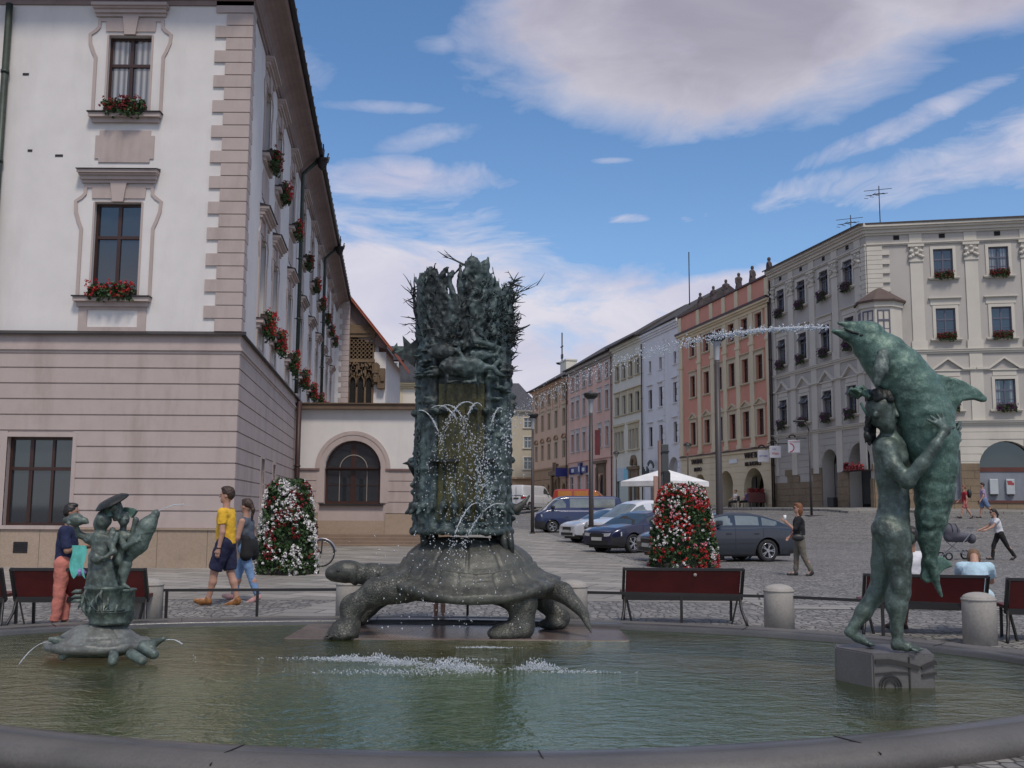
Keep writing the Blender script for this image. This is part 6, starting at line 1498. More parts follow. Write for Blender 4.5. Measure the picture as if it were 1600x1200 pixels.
# ---- small group on a tortoise at the left
SX, SY = -3.93, 10.05
sg = thing('child_group_sculpture', 'small green bronze tortoise carrying two children with fish, a drum and a tilted hat', 'sculpture', T(SX, SY, .06))
LS_ = T(-SX, -SY, -.06)
BR_PALE = bronze('pale_tortoise_bronze', (.12, .125, .115), (.19, .205, .19), (.27, .28, .26), .5, .5, 4.0)
shell_mesh(.47, .42, .19, .20, SX - .03, SY + .02, n=150, k=50, groove=.007, ribs=9, T_=SHP2).build('shell', BR_PALE, sg, LS_)
B = lambda u, v, y=SY: at(u, v, y)
solid('tortoise_body', [('e', (SX - .03, SY, .15), (.40, .36, .08)), ('c', B(105, 1004, 9.9), .05, B(92, 1001, 9.85), .04), ('c', B(92, 1001, 9.85), .042, B(79, 999, 9.82), .026), ('c', B(225, 1008, 9.8), .05, B(240, 1006, 9.75), .035), ('c', B(240, 1005, 9.75), .042, B(256, 998, 9.72), .022),
     ('c', B(225, 1012, 9.75), .06, B(240, 1022, 9.7), .05), ('c', B(205, 1022, 9.62), .05, B(222, 1032, 9.55), .045), ('c', B(178, 1022, 9.6), .045, B(176, 1033, 9.52), .045), ('c', B(105, 1018, 9.8), .05, B(98, 1026, 9.75), .04)], .012, BR_SMALL, sg, LS_, smooth=3, disp=.003, dscale=14)
db = MB(); c0 = B(165, 985)
db.lathe([(.001, .37), (.17, .38), (.19, .40), (.18, .41), (.215, .50), (.225, .51), (.20, .50)], 28, (B(165, 985).x + .03, SY, 0)); db.build('shallow_bowl', BR_BOY, sg, LS_)
db = MB(); x0_ = B(163, 940).x
db.lathe([(.001, .50), (.19, .50), (.205, .52), (.172, .53), (.172, .70), (.19, .715), (.19, .735), (.001, .74)], 28, (x0_, SY, 0)); db.build('drum', BR_BOY, sg, LS_)
db = MB(); x1_ = B(193, 945, 10.2).x
db.lathe([(.001, .30), (.06, .32), (.13, .44), (.12, .45), (.12, .68), (.135, .69), (.135, .705), (.001, .71)], 22, (x1_, 10.15, 0)); db.build('rear_drum', BR_BOY, sg, LS_)
zz = MB(); rnd = random.Random(9)
for i in range(12): a = rnd.uniform(-1.3, 1.3) - PI / 2; p = Vector((x0_ + .2 * math.cos(a), SY + .2 * math.sin(a), rnd.uniform(.56, .76))); zz.tube([p, p + Vector((rnd.uniform(-.03, .03), -.02, -.05)), p + Vector((rnd.uniform(-.04, .04), -.01, -.12))], [.012, .016, .004], 6)
for i in range(3): p = Vector((x0_ - .20, SY - .05, .60 + i * .045)); zz.tube([p, p + Vector((-.06, 0, .0)), p + Vector((-.10, 0, -.015))], [.02, .018, .006], 6)
zz.build('ornaments', BR_SMALL, sg, LS_)
girl = [('c', B(154, 928, SY), .115, B(156, 900, SY), .10), ('c', B(156, 900, SY), .105, B(158, 862, SY), .085), ('c', B(158, 862, SY), .085, B(156, 842, SY), .082), ('c', B(150, 930, SY), .06, B(146, 870, SY), .05), ('c', B(172, 930, SY - .03), .05, B(168, 880, SY - .05), .05), ('c', B(182, 926, SY), .035, B(170, 890, SY), .04),
        ('c', B(140, 842, SY), .055, B(170, 842, SY), .055), ('c', B(158, 835, SY), .035, B(160, 825, SY), .035), ('e', B(162, 812, SY), (.075, .085, .092)), ('e', B(156, 818, SY + .05), (.06, .06, .09)),
        ('c', B(141, 842, SY), .036, B(124, 836, SY - .02), .032), ('c', B(124, 836, SY - .02), .03, B(118, 820, SY - .05), .024), ('e', B(117, 815, SY - .05), (.03, .02, .03)),
        ('c', B(170, 845, SY), .036, B(178, 862, SY - .08), .03), ('c', B(178, 862, SY - .08), .028, B(163, 872, SY - .13), .02), ('e', B(150, 872, SY - .13), (.058, .045, .055)),
        ('c', B(176, 828, SY), .03, B(172, 850, SY - .03), .03), ('c', B(183, 835, SY - .02), .028, B(176, 855, SY - .05), .02)]
for i in range(4): girl.append(('c', B(116, 814, SY - .06), .011, B(112 + i * 3, 806, SY - .08 + .015 * i), .008))
for i in range(7): a = 134 + i * 7.5; girl.append(('c', B(150 + (a - 155) * .35, 880, SY - .06), .016, B(a, 928, SY - .08 + .01 * abs(i - 3)), .024))
solid('girl_figure', girl, .009, BR_SMALL, sg, LS_, smooth=3, disp=.004, dscale=22)
solid('held_fish', [('c', B(103, 813, SY - .08), .03, B(118, 812, SY - .08), .06), ('c', B(118, 812, SY - .08), .062, B(132, 814, SY - .08), .035), ('c', B(132, 814, SY - .08), .03, B(138, 817, SY - .08), .010), ('e', B(107, 818, SY - .13), (.02, .02, .02))], .009, BR_SMALL, sg, LS_, smooth=2, disp=.003, dscale=20)
BY_ = SY + .12
boy = [('c', B(190, 848, BY_), .065, B(188, 870, BY_), .065), ('e', B(187, 876, BY_), (.075, .075, .06)), ('c', B(184, 836, BY_), .05, B(200, 838, BY_), .05), ('c', B(192, 830, BY_), .03, B(193, 822, BY_), .03), ('e', B(193, 810, BY_ - .02), (.058, .06, .068)), ('e', B(194, 815, BY_ - .05), (.04, .035, .04)), ('e', B(198, 811, BY_ - .085), (.010, .012, .014)),
       ('c', B(197, 882, BY_ - .03), .058, B(193, 894, BY_ - .04), .05), ('c', B(193, 894, BY_ - .04), .046, B(192, 912, BY_ - .04), .028), ('c', B(192, 915, BY_ - .04), .026, B(200, 918, BY_ - .07), .018),
       ('c', B(182, 880, BY_ + .03), .052, B(180, 898, BY_ + .05), .04), ('c', B(180, 898, BY_ + .05), .036, B(186, 915, BY_ + .05), .026),
       ('c', B(188, 840, BY_ - .04), .036, B(195, 854, BY_ - .14), .032), ('c', B(195, 854, BY_ - .14), .030, B(213, 846, BY_ - .17), .020), ('e', B(216, 843, BY_ - .165), (.022, .014, .022))]
for i in range(5): boy.append(('c', B(216, 843, BY_ - .165), .010, B(219 + i * .8, 836 + i * 2.5, BY_ - .16), .007)); boy.append(('c', B(199, 918, BY_ - .09 + .012 * i), .008, B(203, 919, BY_ - .10 + .012 * i), .006))
solid('boy_figure', boy, .0085, BR_SMALL, sg, LS_, smooth=3, disp=.002, dscale=22)
solid('big_fish', [('c', B(202, 872, BY_ - .02), .045, B(215, 850, BY_ - .04), .095), ('c', B(215, 850, BY_ - .04), .098, B(230, 822, BY_ - .05), .085), ('c', B(230, 822, BY_ - .05), .082, B(243, 804, BY_ - .05), .040), ('c', B(205, 840, BY_), .02, B(212, 812, BY_), .03), ('c', B(225, 845, BY_ - .05), .02, B(238, 833, BY_ - .05), .008), ('e', B(244, 802, BY_ - .05), (.03, .03, .035))], .009, BR_SMALL, sg, LS_, smooth=3, disp=.006, dscale=20)
ht = MB(); Mh = Matrix.Translation(B(175, 784, SY + .03)) @ Matrix.Rotation(rad(-24), 4, 'Y') @ Matrix.Rotation(rad(18), 4, 'X')
ht.lathe([(.001, .035), (.12, .03), (.165, .0), (.17, -.012), (.155, -.018), (.08, .0), (.07, -.06), (.065, -.10)], 32, (0, 0, 0), M=Mh); ht.build('tilted_hat', BR_BLACK, sg, LS_)
solid('hat_crown', [('c', B(180, 792, SY + .03), .06, B(184, 806, SY + .05), .055), ('e', B(170, 796, SY + .02), (.05, .05, .04))], .009, BR_SMALL, sg, LS_, smooth=1, disp=.012, dscale=35)
bc = MB(); p = B(195, 806, BY_ + .03); bc.prism([(p.x - .09, p.z - .03), (p.x - .06, p.z + .05), (p.x, p.z + .085), (p.x + .07, p.z + .075), (p.x + .115, p.z + .05), (p.x + .07, p.z - .02), (p.x + .03, p.z + .04), (p.x - .04, p.z + .03)], p.y - .02, p.y + .05); bc.build('bicorn_hat', BR_DOLPH, sg, LS_)
ph = MB(); p = B(165, 797, SY); ph.add([(p.x - .07, p.y - .05, p.z - .06), (p.x + .08, p.y - .05, p.z - .06), (p.x + .08, p.y + .06, p.z - .05), (p.x - .06, p.y + .06, p.z - .05), (p.x + .03, p.y, p.z + .06)], [(0, 1, 4), (1, 2, 4), (2, 3, 4), (3, 0, 4)]); ph.build('paper_hat', BR_DOLPH, sg, LS_)
# ------------------------------------------------------------------ street furniture
M_IRON = mat('black_painted_iron', (.018, .016, .016), .45, var=.2)
M_POST = mat('dark_brown_grey_post', (.045, .038, .038), .5, var=.15)
M_BRED = mat('oxblood_panel', (.105, .012, .012), .45, var=.25, scale=3, bump=.05)
M_BOLL = stone_mat('bollard_granite', (.30, .28, .25), (.40, .375, .34), .75, bump=.3, scale=4)
M_BLACKP = mat('black_plastic', (.02, .02, .02), .5)
bol_lab = ['round topped stone bollard behind the small child group, left of the basin', 'round topped stone bollard half hidden behind the big tortoise head', 'round topped stone bollard behind the tail of the big tortoise', 'flat looking stone bollard between the red bench and the dolphin statue', 'round topped stone bollard before the gap between the two right benches']
bpos = []
for (u, v, y), lab in zip(((230, 970, 13.42), (546, 968, 13.75), (896, 972, 13.55), (1218, 980, 13.05), (1532, 1003, 11.95)), bol_lab):
    x = at(u, v, y).x; bpos.append((x, y)); t = thing('stone_bollard', lab, 'bollard', T(x, y, 0), 'stone bollards round the basin')
    def mk():
        m2 = MB(); m2.lathe([(.001, -.1), (.185, -.1), (.185, .50), (.178, .515)] + [(.178 * math.cos(a * PI / 16), .515 + .07 * math.sin(a * PI / 16)) for a in range(1, 9)], 32); return mesh_of(m2, 'shaft', M_BOLL)
    link('shaft', cached(('boll',), mk), t, T(0, 0, 0, len(bpos)))
    def mk2():
        m2 = MB(); m2.lathe([(.187, .49), (.192, .495), (.192, .512), (.182, .518)], 32); return mesh_of(m2, 'collar', M_BOLL)
    link('collar', cached(('bollc',), mk2), t)
rl = thing('low_railing', 'thin black iron rail strung low between the stone bollards with slim posts', 'railing', T(-2, 13.5, 0))
LR = T(2, -13.5, 0)
for i, ((xa, ya), (xb, yb)) in enumerate(zip(bpos, bpos[1:])):
    d = Vector((xb - xa, yb - ya)).normalized() * .18; m2 = MB(); m2.bar((xa + d.x, ya + d.y, .43), (xb - d.x, yb - d.y, .43), .035, .035); m2.build('rail', M_IRON, rl, LR)
    for f in ((.5,) if i else (.02, .5)):
        x, y = lerp(xa + d.x, xb, f), lerp(ya + d.y, yb, f); m2 = MB(); m2.box(x - .016, x + .016, y - .016, y + .016, -.1, .415); m2.build('rail_post', M_IRON, rl, LR)
def bench(x, y, rz, w, label):
    t = thing('park_bench', label, 'bench', T(x, y, 0, rz), 'dark red benches facing away from the basin')
    m2 = MB()     # seen from behind: the backrest is on the -y side, the seat beyond it
    m2.add([(-w / 2 + .03, -.16, .70), (w / 2 - .03, -.16, .70), (w / 2 - .03, .0, .36), (-w / 2 + .03, .0, .36), (-w / 2 + .03, -.13, .71), (w / 2 - .03, -.13, .71), (w / 2 - .03, .03, .37), (-w / 2 + .03, .03, .37)], [(0, 1, 2, 3), (4, 7, 6, 5), (0, 4, 5, 1), (1, 5, 6, 2), (2, 6, 7, 3), (3, 7, 4, 0)]); m2.build('backrest', M_BRED, t)
    m2 = MB(); m2.bar((-w / 2, -.165, .725), (w / 2, -.165, .725), .05, .035); m2.bar((-w / 2, .01, .345), (w / 2, .01, .345), .06, .07)
    for s in (-1, 1): m2.bar((s * w / 2, -.17, .735), (s * w / 2, .02, .33), .035, .05)
    m2.build('frame', M_IRON, t)
    m2 = MB(); m2.box(-w / 2, w / 2, .06, .50, .37, .41); m2.build('seat', M_BRED, t)
    for s in (-1, 1):
        m2 = MB(); m2.tube([(s * (w / 2 - .02), 0, .36), (s * (w / 2 - .01), -.04, .2), (s * (w / 2 + .02), -.12, .08), (s * (w / 2 + .04), -.18, 0)], .02, 6); m2.build('leg', M_IRON, t)
        m2 = MB(); m2.bar((s * (w / 2 - .04), .02, .36), (s * (w / 2 - .12), .05, 0), .035, .02); m2.build('leg', M_IRON, t)
        m2 = MB(); m2.bar((s * (w / 2 - .05), .45, .38), (s * (w / 2 - .05), .48, 0), .04, .03); m2.build('leg', M_IRON, t)
    return t
b1 = bench(2.27, 13.8, -.02, 1.56, 'dark red bench standing alone in front of the red and white flower cone')
m2 = MB(); m2.lathe([(.001, 0), (.025, .004), (.02, .012), (.001, .014)], 10, (.15, -.163, .655), M=Matrix.Rotation(PI / 2, 4, 'X')); m2.build('sticker', mat('pale_sticker', (.3, .26, .25), .7), b1)
bench(-5.35, 13.0, .05, 1.62, 'dark red bench behind the small child group, beside the boy in salmon trousers')
bench(-7.15, 12.9, .05, 1.75, 'dark red bench cut by the left edge of the photo, with a curved leg')
bench(5.05, 12.75, -.16, 1.42, 'dark red bench behind the legs of the dolphin statue')
bench(6.50, 12.05, -.22, 1.45, 'dark red bench with scratched paint at the right edge of the photo')
def lamp(x, y, h, label, r=.095, arm=False):
    z = gz(x, y); t = thing('street_lamp', label, 'street lamp', T(x, y, z), 'modern street lamps along the paving edge')
    m2 = MB(); m2.tube([(0, 0, -.2), (0, 0, 1.6), (0, 0, h - .8)], [r * 1.15, r * 1.0, r * .75], 14); m2.tube([(0, 0, 0), (0, 0, .05)], r * 1.7, 14); m2.build('pole', M_POST, t)
    m2 = MB(); m2.lathe([(r * .75, h - .85), (r * .7, h - .8), (.10, h - .35), (.16, h - .2)], 16); m2.build('lamp_neck', mat('frosted_lamp_glass', (.32, .34, .36), .25), t)
    m2 = MB(); m2.lathe([(.10, h - .28), (.26, h - .16), (.30, h - .05), (.28, h), (.05, h + .03), (.001, h + .03)], 20); m2.build('lamp_shade', M_BLACKP, t)
    return t
lamp(6.12, 30.3, 6.75, 'tall dark street lamp beside the grey saloon and the red and white flower cone', .105)
l2 = lamp(3.2, 41.3, 6.1, 'dark street lamp in front of the white hatchback, before the pink house', .095)
m2 = MB(); m2.box(.16, .36, -.08, .08, 3.6, 4.6); m2.build('notice_tube', M_BRED, l2)
lamp(1.1, 53.3, 6.2, 'slim dark street lamp in front of the blue van, nearest the bronze tower', .085)
def small_lamp(x, y, h, label, heads=1):
    z = gz(x, y); t = thing('small_street_lamp', label, 'street lamp', T(x, y, z), 'small classic street lamps by the house row')
    m2 = MB(); m2.tube([(0, 0, -.2), (0, 0, h)], [.07, .05], 8); m2.build('pole', M_POST, t)
    if heads == 1:
        m2 = MB(); m2.lathe([(.03, h), (.22, h + .5)], 8, smooth=False); m2.build('lantern', mat('lantern_glass', (.35, .33, .28), .3), t)
        m2 = MB(); m2.lathe([(.3, h + .5), (.28, h + .62), (.001, h + .75)], 8); m2.build('lamp_cap', M_BLACKP, t)
    else:
        m2 = MB(); m2.tube([(0, 0, h), (-.1, 0, h + .3), (-.35, 0, h + .55)], .04, 6); m2.build('arm', M_POST, t)
        m2 = MB(); m2.bbox(-.85, -.25, -.12, .12, h + .5, h + .6, .03); m2.build('lamp_head', M_BLACKP, t)
        m2 = MB(); m2.box(-.2, .25, -.02, .02, h - 3.0, h - 2.96); m2.box(-.25, 1.0, -.35, .35, -.05, .04); m2.build('base_plate', M_POST, t)
    return t
small_lamp(9.3, 91, 4.3, 'small lantern lamp in front of the teal shop front of the cream house')
small_lamp(12.2, 71, 4.2, 'small lantern lamp before the left arch of the red house')
small_lamp(16.3, 56, 4.6, 'grey lamp post with an angled head standing before the arches of the grey corner house', 2)
# traffic sign seen from behind
t = thing('sign_post', 'brown sign post with dark boards seen edge-on above the white car and flower cone', 'sign', T(4.42, 30.6, 0))
m2 = MB(); m2.tube([(0, 0, -.1), (0, 0, 3.55)], .055, 10); m2.build('pole', mat('brown_painted_post', (.13, .08, .07), .6), t)
m2 = MB(); m2.bbox(.05, .26, -.06, .06, 1.9, 3.45, .02); m2.build('board', mat('grey_board_back', (.06, .065, .065), .5), t)
m2 = MB(); m2.box(.04, .28, -.09, -.06, 2.6, 2.64); m2.box(.04, .28, -.09, -.06, 3.2, 3.24); m2.box(.1, .3, -.1, -.06, 2.0, 2.6); m2.build('clamp', M_BLACKP, t)
m2 = MB(); m2.bbox(-.19, -.06, -.05, .05, 1.55, 2.5, .02); m2.build('side_panel', mat('salmon_panel', (.36, .22, .17), .7), t)
# parasol
t = thing('cafe_parasol', 'white square cafe parasol over the parked cars in front of the white house', 'parasol', T(7.45, 50, gz(7.45, 50), rad(38)))
zb_ = 2.6; m2 = MB(); a = 1.5; m2.add([(-a, -a, zb_), (a, -a, zb_), (a, a, zb_), (-a, a, zb_), (0, 0, zb_ + .62)], [(0, 1, 4), (1, 2, 4), (2, 3, 4), (3, 0, 4)]); M_CANV = mat('white_canvas', (.74, .73, .71), .8, bump=.05); m2.build('canopy', M_CANV, t)
m2 = MB()
for (x0, y0), (x1, y1) in (((-a, -a), (a, -a)), ((a, -a), (a, a)), ((a, a), (-a, a)), ((-a, a), (-a, -a))): m2.add([(x0, y0, zb_), (x1, y1, zb_), (x1, y1, zb_ - .24), (x0, y0, zb_ - .24)], [(0, 1, 2, 3)])
m2.build('valance', M_CANV, t)
m2 = MB(); m2.tube([(0, 0, 0), (0, 0, zb_ + .6)], .035, 8); m2.tube([(0, 0, 0), (0, 0, .08)], .4, 12); m2.build('pole', M_POST, t)
# ------------------------------------------------------------------ flower cones
def cone(x, y, h, r0, r1, seed, label, cols, lean=0):
    z = gz(x, y); t = thing('flower_cone', label, 'flower display', T(x, y, z), 'tall flower cones on the square'); rd = random.Random(seed)
    R_ = lambda zz: lerp(r0, r1, min(1, (zz / h) ** 1.9)) * (1 if zz < h * .9 else math.sqrt(max(0, 1 - ((zz - h * .9) / (h * .13)) ** 2)))
    m2 = MB(); m2.lathe([(R_(zz) * .86, zz) for zz in [h * i / 14 for i in range(14)]] + [(.001, h * .97)], 24); m2.build('core', mat('dark_core', (.012, .02, .008), .9), t)
    m2 = MB(); m2.lathe([(r0 * .9, -.02), (r0 * .95, .12), (r0 * .9, .14)], 28); m2.build('planter_base', mat('dark_planter', (.03, .02, .018), .7), t)
    fo = MB()
    for i in range(1900):
        zz = h * rd.random() ** 1.1; a = rd.random() * 2 * PI; rr_ = R_(zz) * rd.uniform(.86, 1.04) + .03 * math.sin(a * 5 + zz * 6); tuft(fo, (rr_ * math.cos(a), rr_ * math.sin(a), zz), .07, 0, rd, 4, .042)
    fo.build('foliage', M_LEAF, t)
    for k, (m_, thr, cnt) in enumerate(cols):
        fb = MB(); n_ = 0
        while n_ < cnt:
            zz = h * rd.random() ** .9; a = rd.random() * 2 * PI
            f = mnoise.noise(Vector((math.cos(a) * 1.5 + k * 7.3 + seed, math.sin(a) * 1.5, zz * 2.2))) + .15 * (k == 0) * (zz > h * .86)
            if f < thr: 
                if rd.random() > .05: continue
            n_ += 1; rr_ = R_(zz) * 1.0 + .05; c = (rr_ * math.cos(a), rr_ * math.sin(a), zz); tuft(fb, c, .04, 0, rd, 7, .026)
        fb.build('blossoms', m_, t)
cone(-5.1, 23.6, 2.12, .66, .40, 3, 'flower cone of crimson and white blossoms beside the walking couple and the bicycle', [(M_DRED, .16, 420), (M_WHT, .08, 760)])
cone(4.55, 27.4, 2.18, .88, .50, 8, 'flower cone of bright red, pink and white blossoms behind the lone red bench', [(M_RED, .06, 640), (M_WHT, .16, 330), (M_PNK, .2, 180)])
# bicycle behind the first cone
bk = thing('bicycle', 'bicycle leaning behind the crimson and white flower cone, only its rear wheel clear', 'bicycle', T(-5.15, 26.4, 0, .03))
for x in (-.72, .32):
    w = MB(); w.tube([(x + .33 * math.cos(a * PI / 18), 0, .35 + .33 * math.sin(a * PI / 18)) for a in range(37)], .018, 6); o = w.build('tyre', M_BLACKP, bk)
    w = MB(); w.tube([(x + .305 * math.cos(a * PI / 18), 0, .35 + .305 * math.sin(a * PI / 18)) for a in range(37)], .010, 6); w.build('rim', mat('alloy_rim', (.4, .38, .38), .3, metal=.7), o)
    w = MB(); [w.bar((x, 0, .35), (x + .3 * math.cos(a * PI / 9), 0, .35 + .3 * math.sin(a * PI / 9)), .004) for a in range(18)]; w.build('spokes', mat('spoke', (.25, .25, .25), .4, metal=.6), o)
    w = MB(); w.tube([(x + .37 * math.cos(a), 0, .35 + .37 * math.sin(a)) for a in [.1 + i * .2 for i in range(12)]], .022, 6); w.build('mudguard', mat('chrome_guard', (.35, .33, .36), .3, metal=.5), bk)
w = MB(); [w.bar(a, b, .03) for a, b in (((-.2, 0, .32), (.32, 0, .35)), ((-.2, 0, .32), (-.05, 0, .85)), ((-.2, 0, .32), (-.6, 0, .8)), ((-.05, 0, .78), (-.6, 0, .85)), ((.32, 0, .35), (-.02, 0, .7)), ((-.72, 0, .35), (-.58, 0, .95)), ((.32, 0, .72), (-.02, 0, .72)), ((.32, 0, .36), (.34, 0, .72)))]; w.build('frame', M_IRON, bk)
w = MB(); w.bbox(-.2, .08, -.08, .08, .88, .94, .02); w.build('saddle', M_BLACKP, bk)
w = MB(); w.tube([(-.5, -.25, 1.02), (-.58, -.1, 1.0), (-.58, .1, 1.0), (-.5, .25, 1.02)], .015, 6); w.build('handlebar', M_IRON, bk)

# ------------------------------------------------------------------ vehicles
def paint(name, col, metal=.2, rough=.28): return mat(name, col, rough, metal=metal, var=.02, coat=.8, spec=.5)
M_CGL = mat('car_glass', (.035, .045, .045), .03, spec=1.0, var=.1); M_CGLL = mat('pale_car_glass', (.17, .19, .18), .05, spec=1.0, var=.3, scale=1.5)
M_TYRE = mat('tyre_rubber', (.015, .015, .016), .8); M_ALLOY = mat('alloy_wheel', (.45, .45, .47), .3, metal=.8); M_HL = mat('headlamp_lens', (.5, .52, .55), .08, spec=1); M_TL = mat('tail_lamp_lens', (.30, .01, .015), .15, spec=1); M_TRIM = mat('black_trim', (.018, .018, .02), .55); M_PLATE = mat('number_plate', (.5, .5, .48), .5)
def interp(T_, x):
    if x <= T_[0][0]: return T_[0][1]
    for (a, p), (b, q) in zip(T_, T_[1:]):
        if x <= b: return lerp(p, q, (x - a) / (b - a))
    return T_[-1][1]
def car(label, cat, M, pm, L, Wd, hood, roof, wheels, wr, win, glass=M_CGL, trim=0.0, pillars=(), group='cars parked in echelon', spokes=5, sill=.22, van=False, rearlamps=True, name='parked_car', tumble=.16, plate=True):
    t = thing(name, label, cat, M, group)
    w0 = Wd / 2; xs_ = sorted(set([round(L * i / 70, 4) for i in range(71)] + [0.0, .03, .08, L - .03, L - .08]))
    def W(x, z):
        e = .16 * max(0, 1 - x / .55) ** 2.2 + .10 * max(0, 1 - (L - x) / .45) ** 2.2
        zz = (z - .62) / .5; return (w0 - e * w0 * 2 * .6) * (1 - .035 * zz * zz) - (.05 * max(0, .34 - z) / .2)
    def zlo(x):
        z = sill + .06 * max(0, 1 - x / .4) + .06 * max(0, 1 - (L - x) / .4)
        for wx in wheels:
            d = abs(x - wx); Ra = wr + .065
            if d < Ra: z = max(z, wr + math.sqrt(Ra * Ra - d * d) - .0)
        return z
    body, gl = MB(), MB(); rows_ = 7; grid_ = []
    for x in xs_:
        lo_, hi2 = zlo(x), interp(hood, x); lo_ = min(lo_, hi2 - .03); col_ = []
        for i in range(rows_ + 1): z = lerp(lo_, hi2, i / rows_); col_.append((x, W(x, z), z))
        for i in range(1, 4):   # shoulder rolls over to the centre line
            f = i / 3; col_.append((x, W(x, hi2) * (1 - f), hi2 + .035 * math.sin(PI / 2 * f)))
        grid_.append(col_)
    n = len(grid_[0])
    for s in (1, -1):
        k = len(body.v); body.v += [(p[0], s * p[1], p[2]) for c in grid_ for p in c]
        for i in range(len(grid_) - 1):
            for j in range(n - 1): a = k + i * n + j; body.f.append((a, a + n, a + n + 1, a + 1)); body.m.append(1 if (trim and grid_[i][j][2] < trim and (grid_[i][j][0] < .5 or grid_[i][j][0] > L - .4)) else 0); body.sm.append(True)
        for c in (0, len(grid_) - 1):
            ring = [k + c * n + j for j in range(n)]
            low = len(body.v); body.v.append((grid_[c][0][0], 0, grid_[c][0][2])); body.f.append(tuple(ring + [low])); body.m.append(0); body.sm.append(False)
    body.build('body', [pm, M_TRIM], t)
    # cabin
    cab = MB(); xs2 = [x for x in [round(roof[0][0] + (roof[-1][0] - roof[0][0]) * i / 60, 4) for i in range(61)]]; g2 = []
    for x in xs2:
        b_, r_ = interp(hood, x) + .0, max(interp(roof, x), interp(hood, x) + .005); col_ = []
        for i in range(7): z = lerp(b_, r_ - .05 * min(1, (r_ - b_) * 3), i / 6); f = (z - b_) / .5; col_.append((x, (W(x, b_) - .02) * (1 - tumble * f ** 1.1), z))
        wy = col_[-1][1]
        for i in range(1, 5): f = i / 4; col_.append((x, wy * (1 - f) * (1 if f else 1) - (.0), r_ - .05 * min(1, (r_ - b_) * 3) * (1 - f) ** 3))
        g2.append(col_)
    n = len(g2[0])
    for s in (1, -1):
        kc, kg = len(cab.v), len(gl.v); vs = [(p[0], s * p[1], p[2]) for c in g2 for p in c]; cab.v += vs; gl.v += vs
        for i in range(len(g2) - 1):
            for j in range(n - 1):
                x = (xs2[i] + xs2[i + 1]) / 2; side_ = 1 <= j <= 4; isg = False
                if j < 6: isg = side_ and any(a < x + (.0 if not sl else (sl * (interp(roof, x) and (g2[i][j][2] - interp(hood, x))))) < b for a, b, sl in win['side'])
                else: isg = (win['front'][0] < x < win['front'][1]) or (win['rear'][0] < x < win['rear'][1])
                a = i * n + j; f4 = (a, a + n, a + n + 1, a + 1)
                if isg: gl.f.append(tuple(q_ + kg for q_ in f4)); gl.m.append(0); gl.sm.append(True)
                else: cab.f.append(tuple(q_ + kc for q_ in f4)); cab.m.append(0); cab.sm.append(True)
    for m_ in (cab, gl):
        used = sorted({i for f in m_.f for i in f}); mp_ = {o_: i for i, o_ in enumerate(used)}; m_.v = [m_.v[i] for i in used]; m_.f = [tuple(mp_[i] for i in f) for f in m_.f]
    cab.build('cabin', pm, t); gl.build('windows', glass, t)
    for wx in wheels:
        for s in (1, -1):
            Mw = T(wx, s * (w0 - .11), wr) @ Matrix.Rotation(-s * PI / 2, 4, 'X')
            m2 = MB(); m2.lathe([(wr * .66, -.09), (wr * .92, -.10), (wr, -.07), (wr, .07), (wr * .92, .10), (wr * .66, .09), (wr * .62, .03)], 28, M=Mw); o = m2.build('wheel', M_TYRE, t)
            m2 = MB(); m2.lathe([(wr * .64, .085), (wr * .68, .095), (wr * .60, .05), (wr * .58, .0)], 28, M=Mw)
            for i in range(spokes):
                a = 2 * PI * i / spokes
                for da in (-.16, .16): p0 = Mw @ Vector((.05 * math.cos(a), .05 * math.sin(a), .07)); p1 = Mw @ Vector((wr * .62 * math.cos(a + da), wr * .62 * math.sin(a + da), .08)); m2.bar(p0, p1, .035, .025)
            m2.tube([Mw @ Vector((0, 0, .03)), Mw @ Vector((0, 0, .095))], .055, 10); m2.build('rim', M_ALLOY, o)
            m2 = MB(); m2.lathe([(.001, -.02), (wr * .6, -.02)], 20, M=Mw); m2.lathe([(wr + .06, -.14), (wr + .06, .06)], 20, M=Mw, sweep=PI); m2.build('wheel_well', M_TRIM, o)
    hz = interp(hood, .12)
    for s in (1, -1):
        k = w0 * .60; m2 = MB(); zc = hz - .13
        m2.v = [(.015 + .0, s * (k - .16), zc - .05), (.02, s * (k - .16), zc + .04), (.30, s * (W(.30, zc + .08) + .004), zc + .12), (.10, s * (W(.10, zc) + .004), zc - .05), (-.012, s * (k - .16), zc - .045), (-.006, s * (k - .16), zc + .045), (.13, s * (W(.13, zc) - .01), zc + .10)]
        m2 = MB(); 
        rows2 = []
        for i in range(7):
            x = .02 + .36 * (i / 6) ** 1.5; y = W(x, zc) + .006; rows2.append([(x - .012, s * (y - .10 * (1 - i / 6)), zc - .06 + .03 * i / 6), (x - .012, s * (y - .10 * (1 - i / 6)), zc + .06 + .05 * i / 6)])
        for a, b in zip(rows2, rows2[1:]): m2.add([a[0], b[0], b[1], a[1]], [(0, 1, 2, 3)])
        m2.add([rows2[0][0], rows2[0][1], (-.012, s * (k - .24), zc + .05), (-.012, s * (k - .24), zc - .05)], [(0, 1, 2, 3)])
        m2.build('headlight', M_HL, t)
        if rearlamps:
            m2 = MB(); zr = interp(hood, L - .1) - .18 if not van else 1.1; rows2 = []
            for i in range(5): x = L - .30 + .31 * i / 4; y = W(x, zr) + .006; rows2.append([(x + (.01 if i == 4 else 0), s * y, zr - .10), (x + (.01 if i == 4 else 0), s * y, zr + .12)])
            for a, b in zip(rows2, rows2[1:]): m2.add([a[0], b[0], b[1], a[1]], [(0, 1, 2, 3)])
            a = rows2[-1]; m2.add([a[0], a[1], (L + .012, s * (w0 * .55), zr + .12), (L + .012, s * w0 * .55, zr - .10)], [(0, 1, 2, 3)]); m2.build('tail_light', M_TL, t)
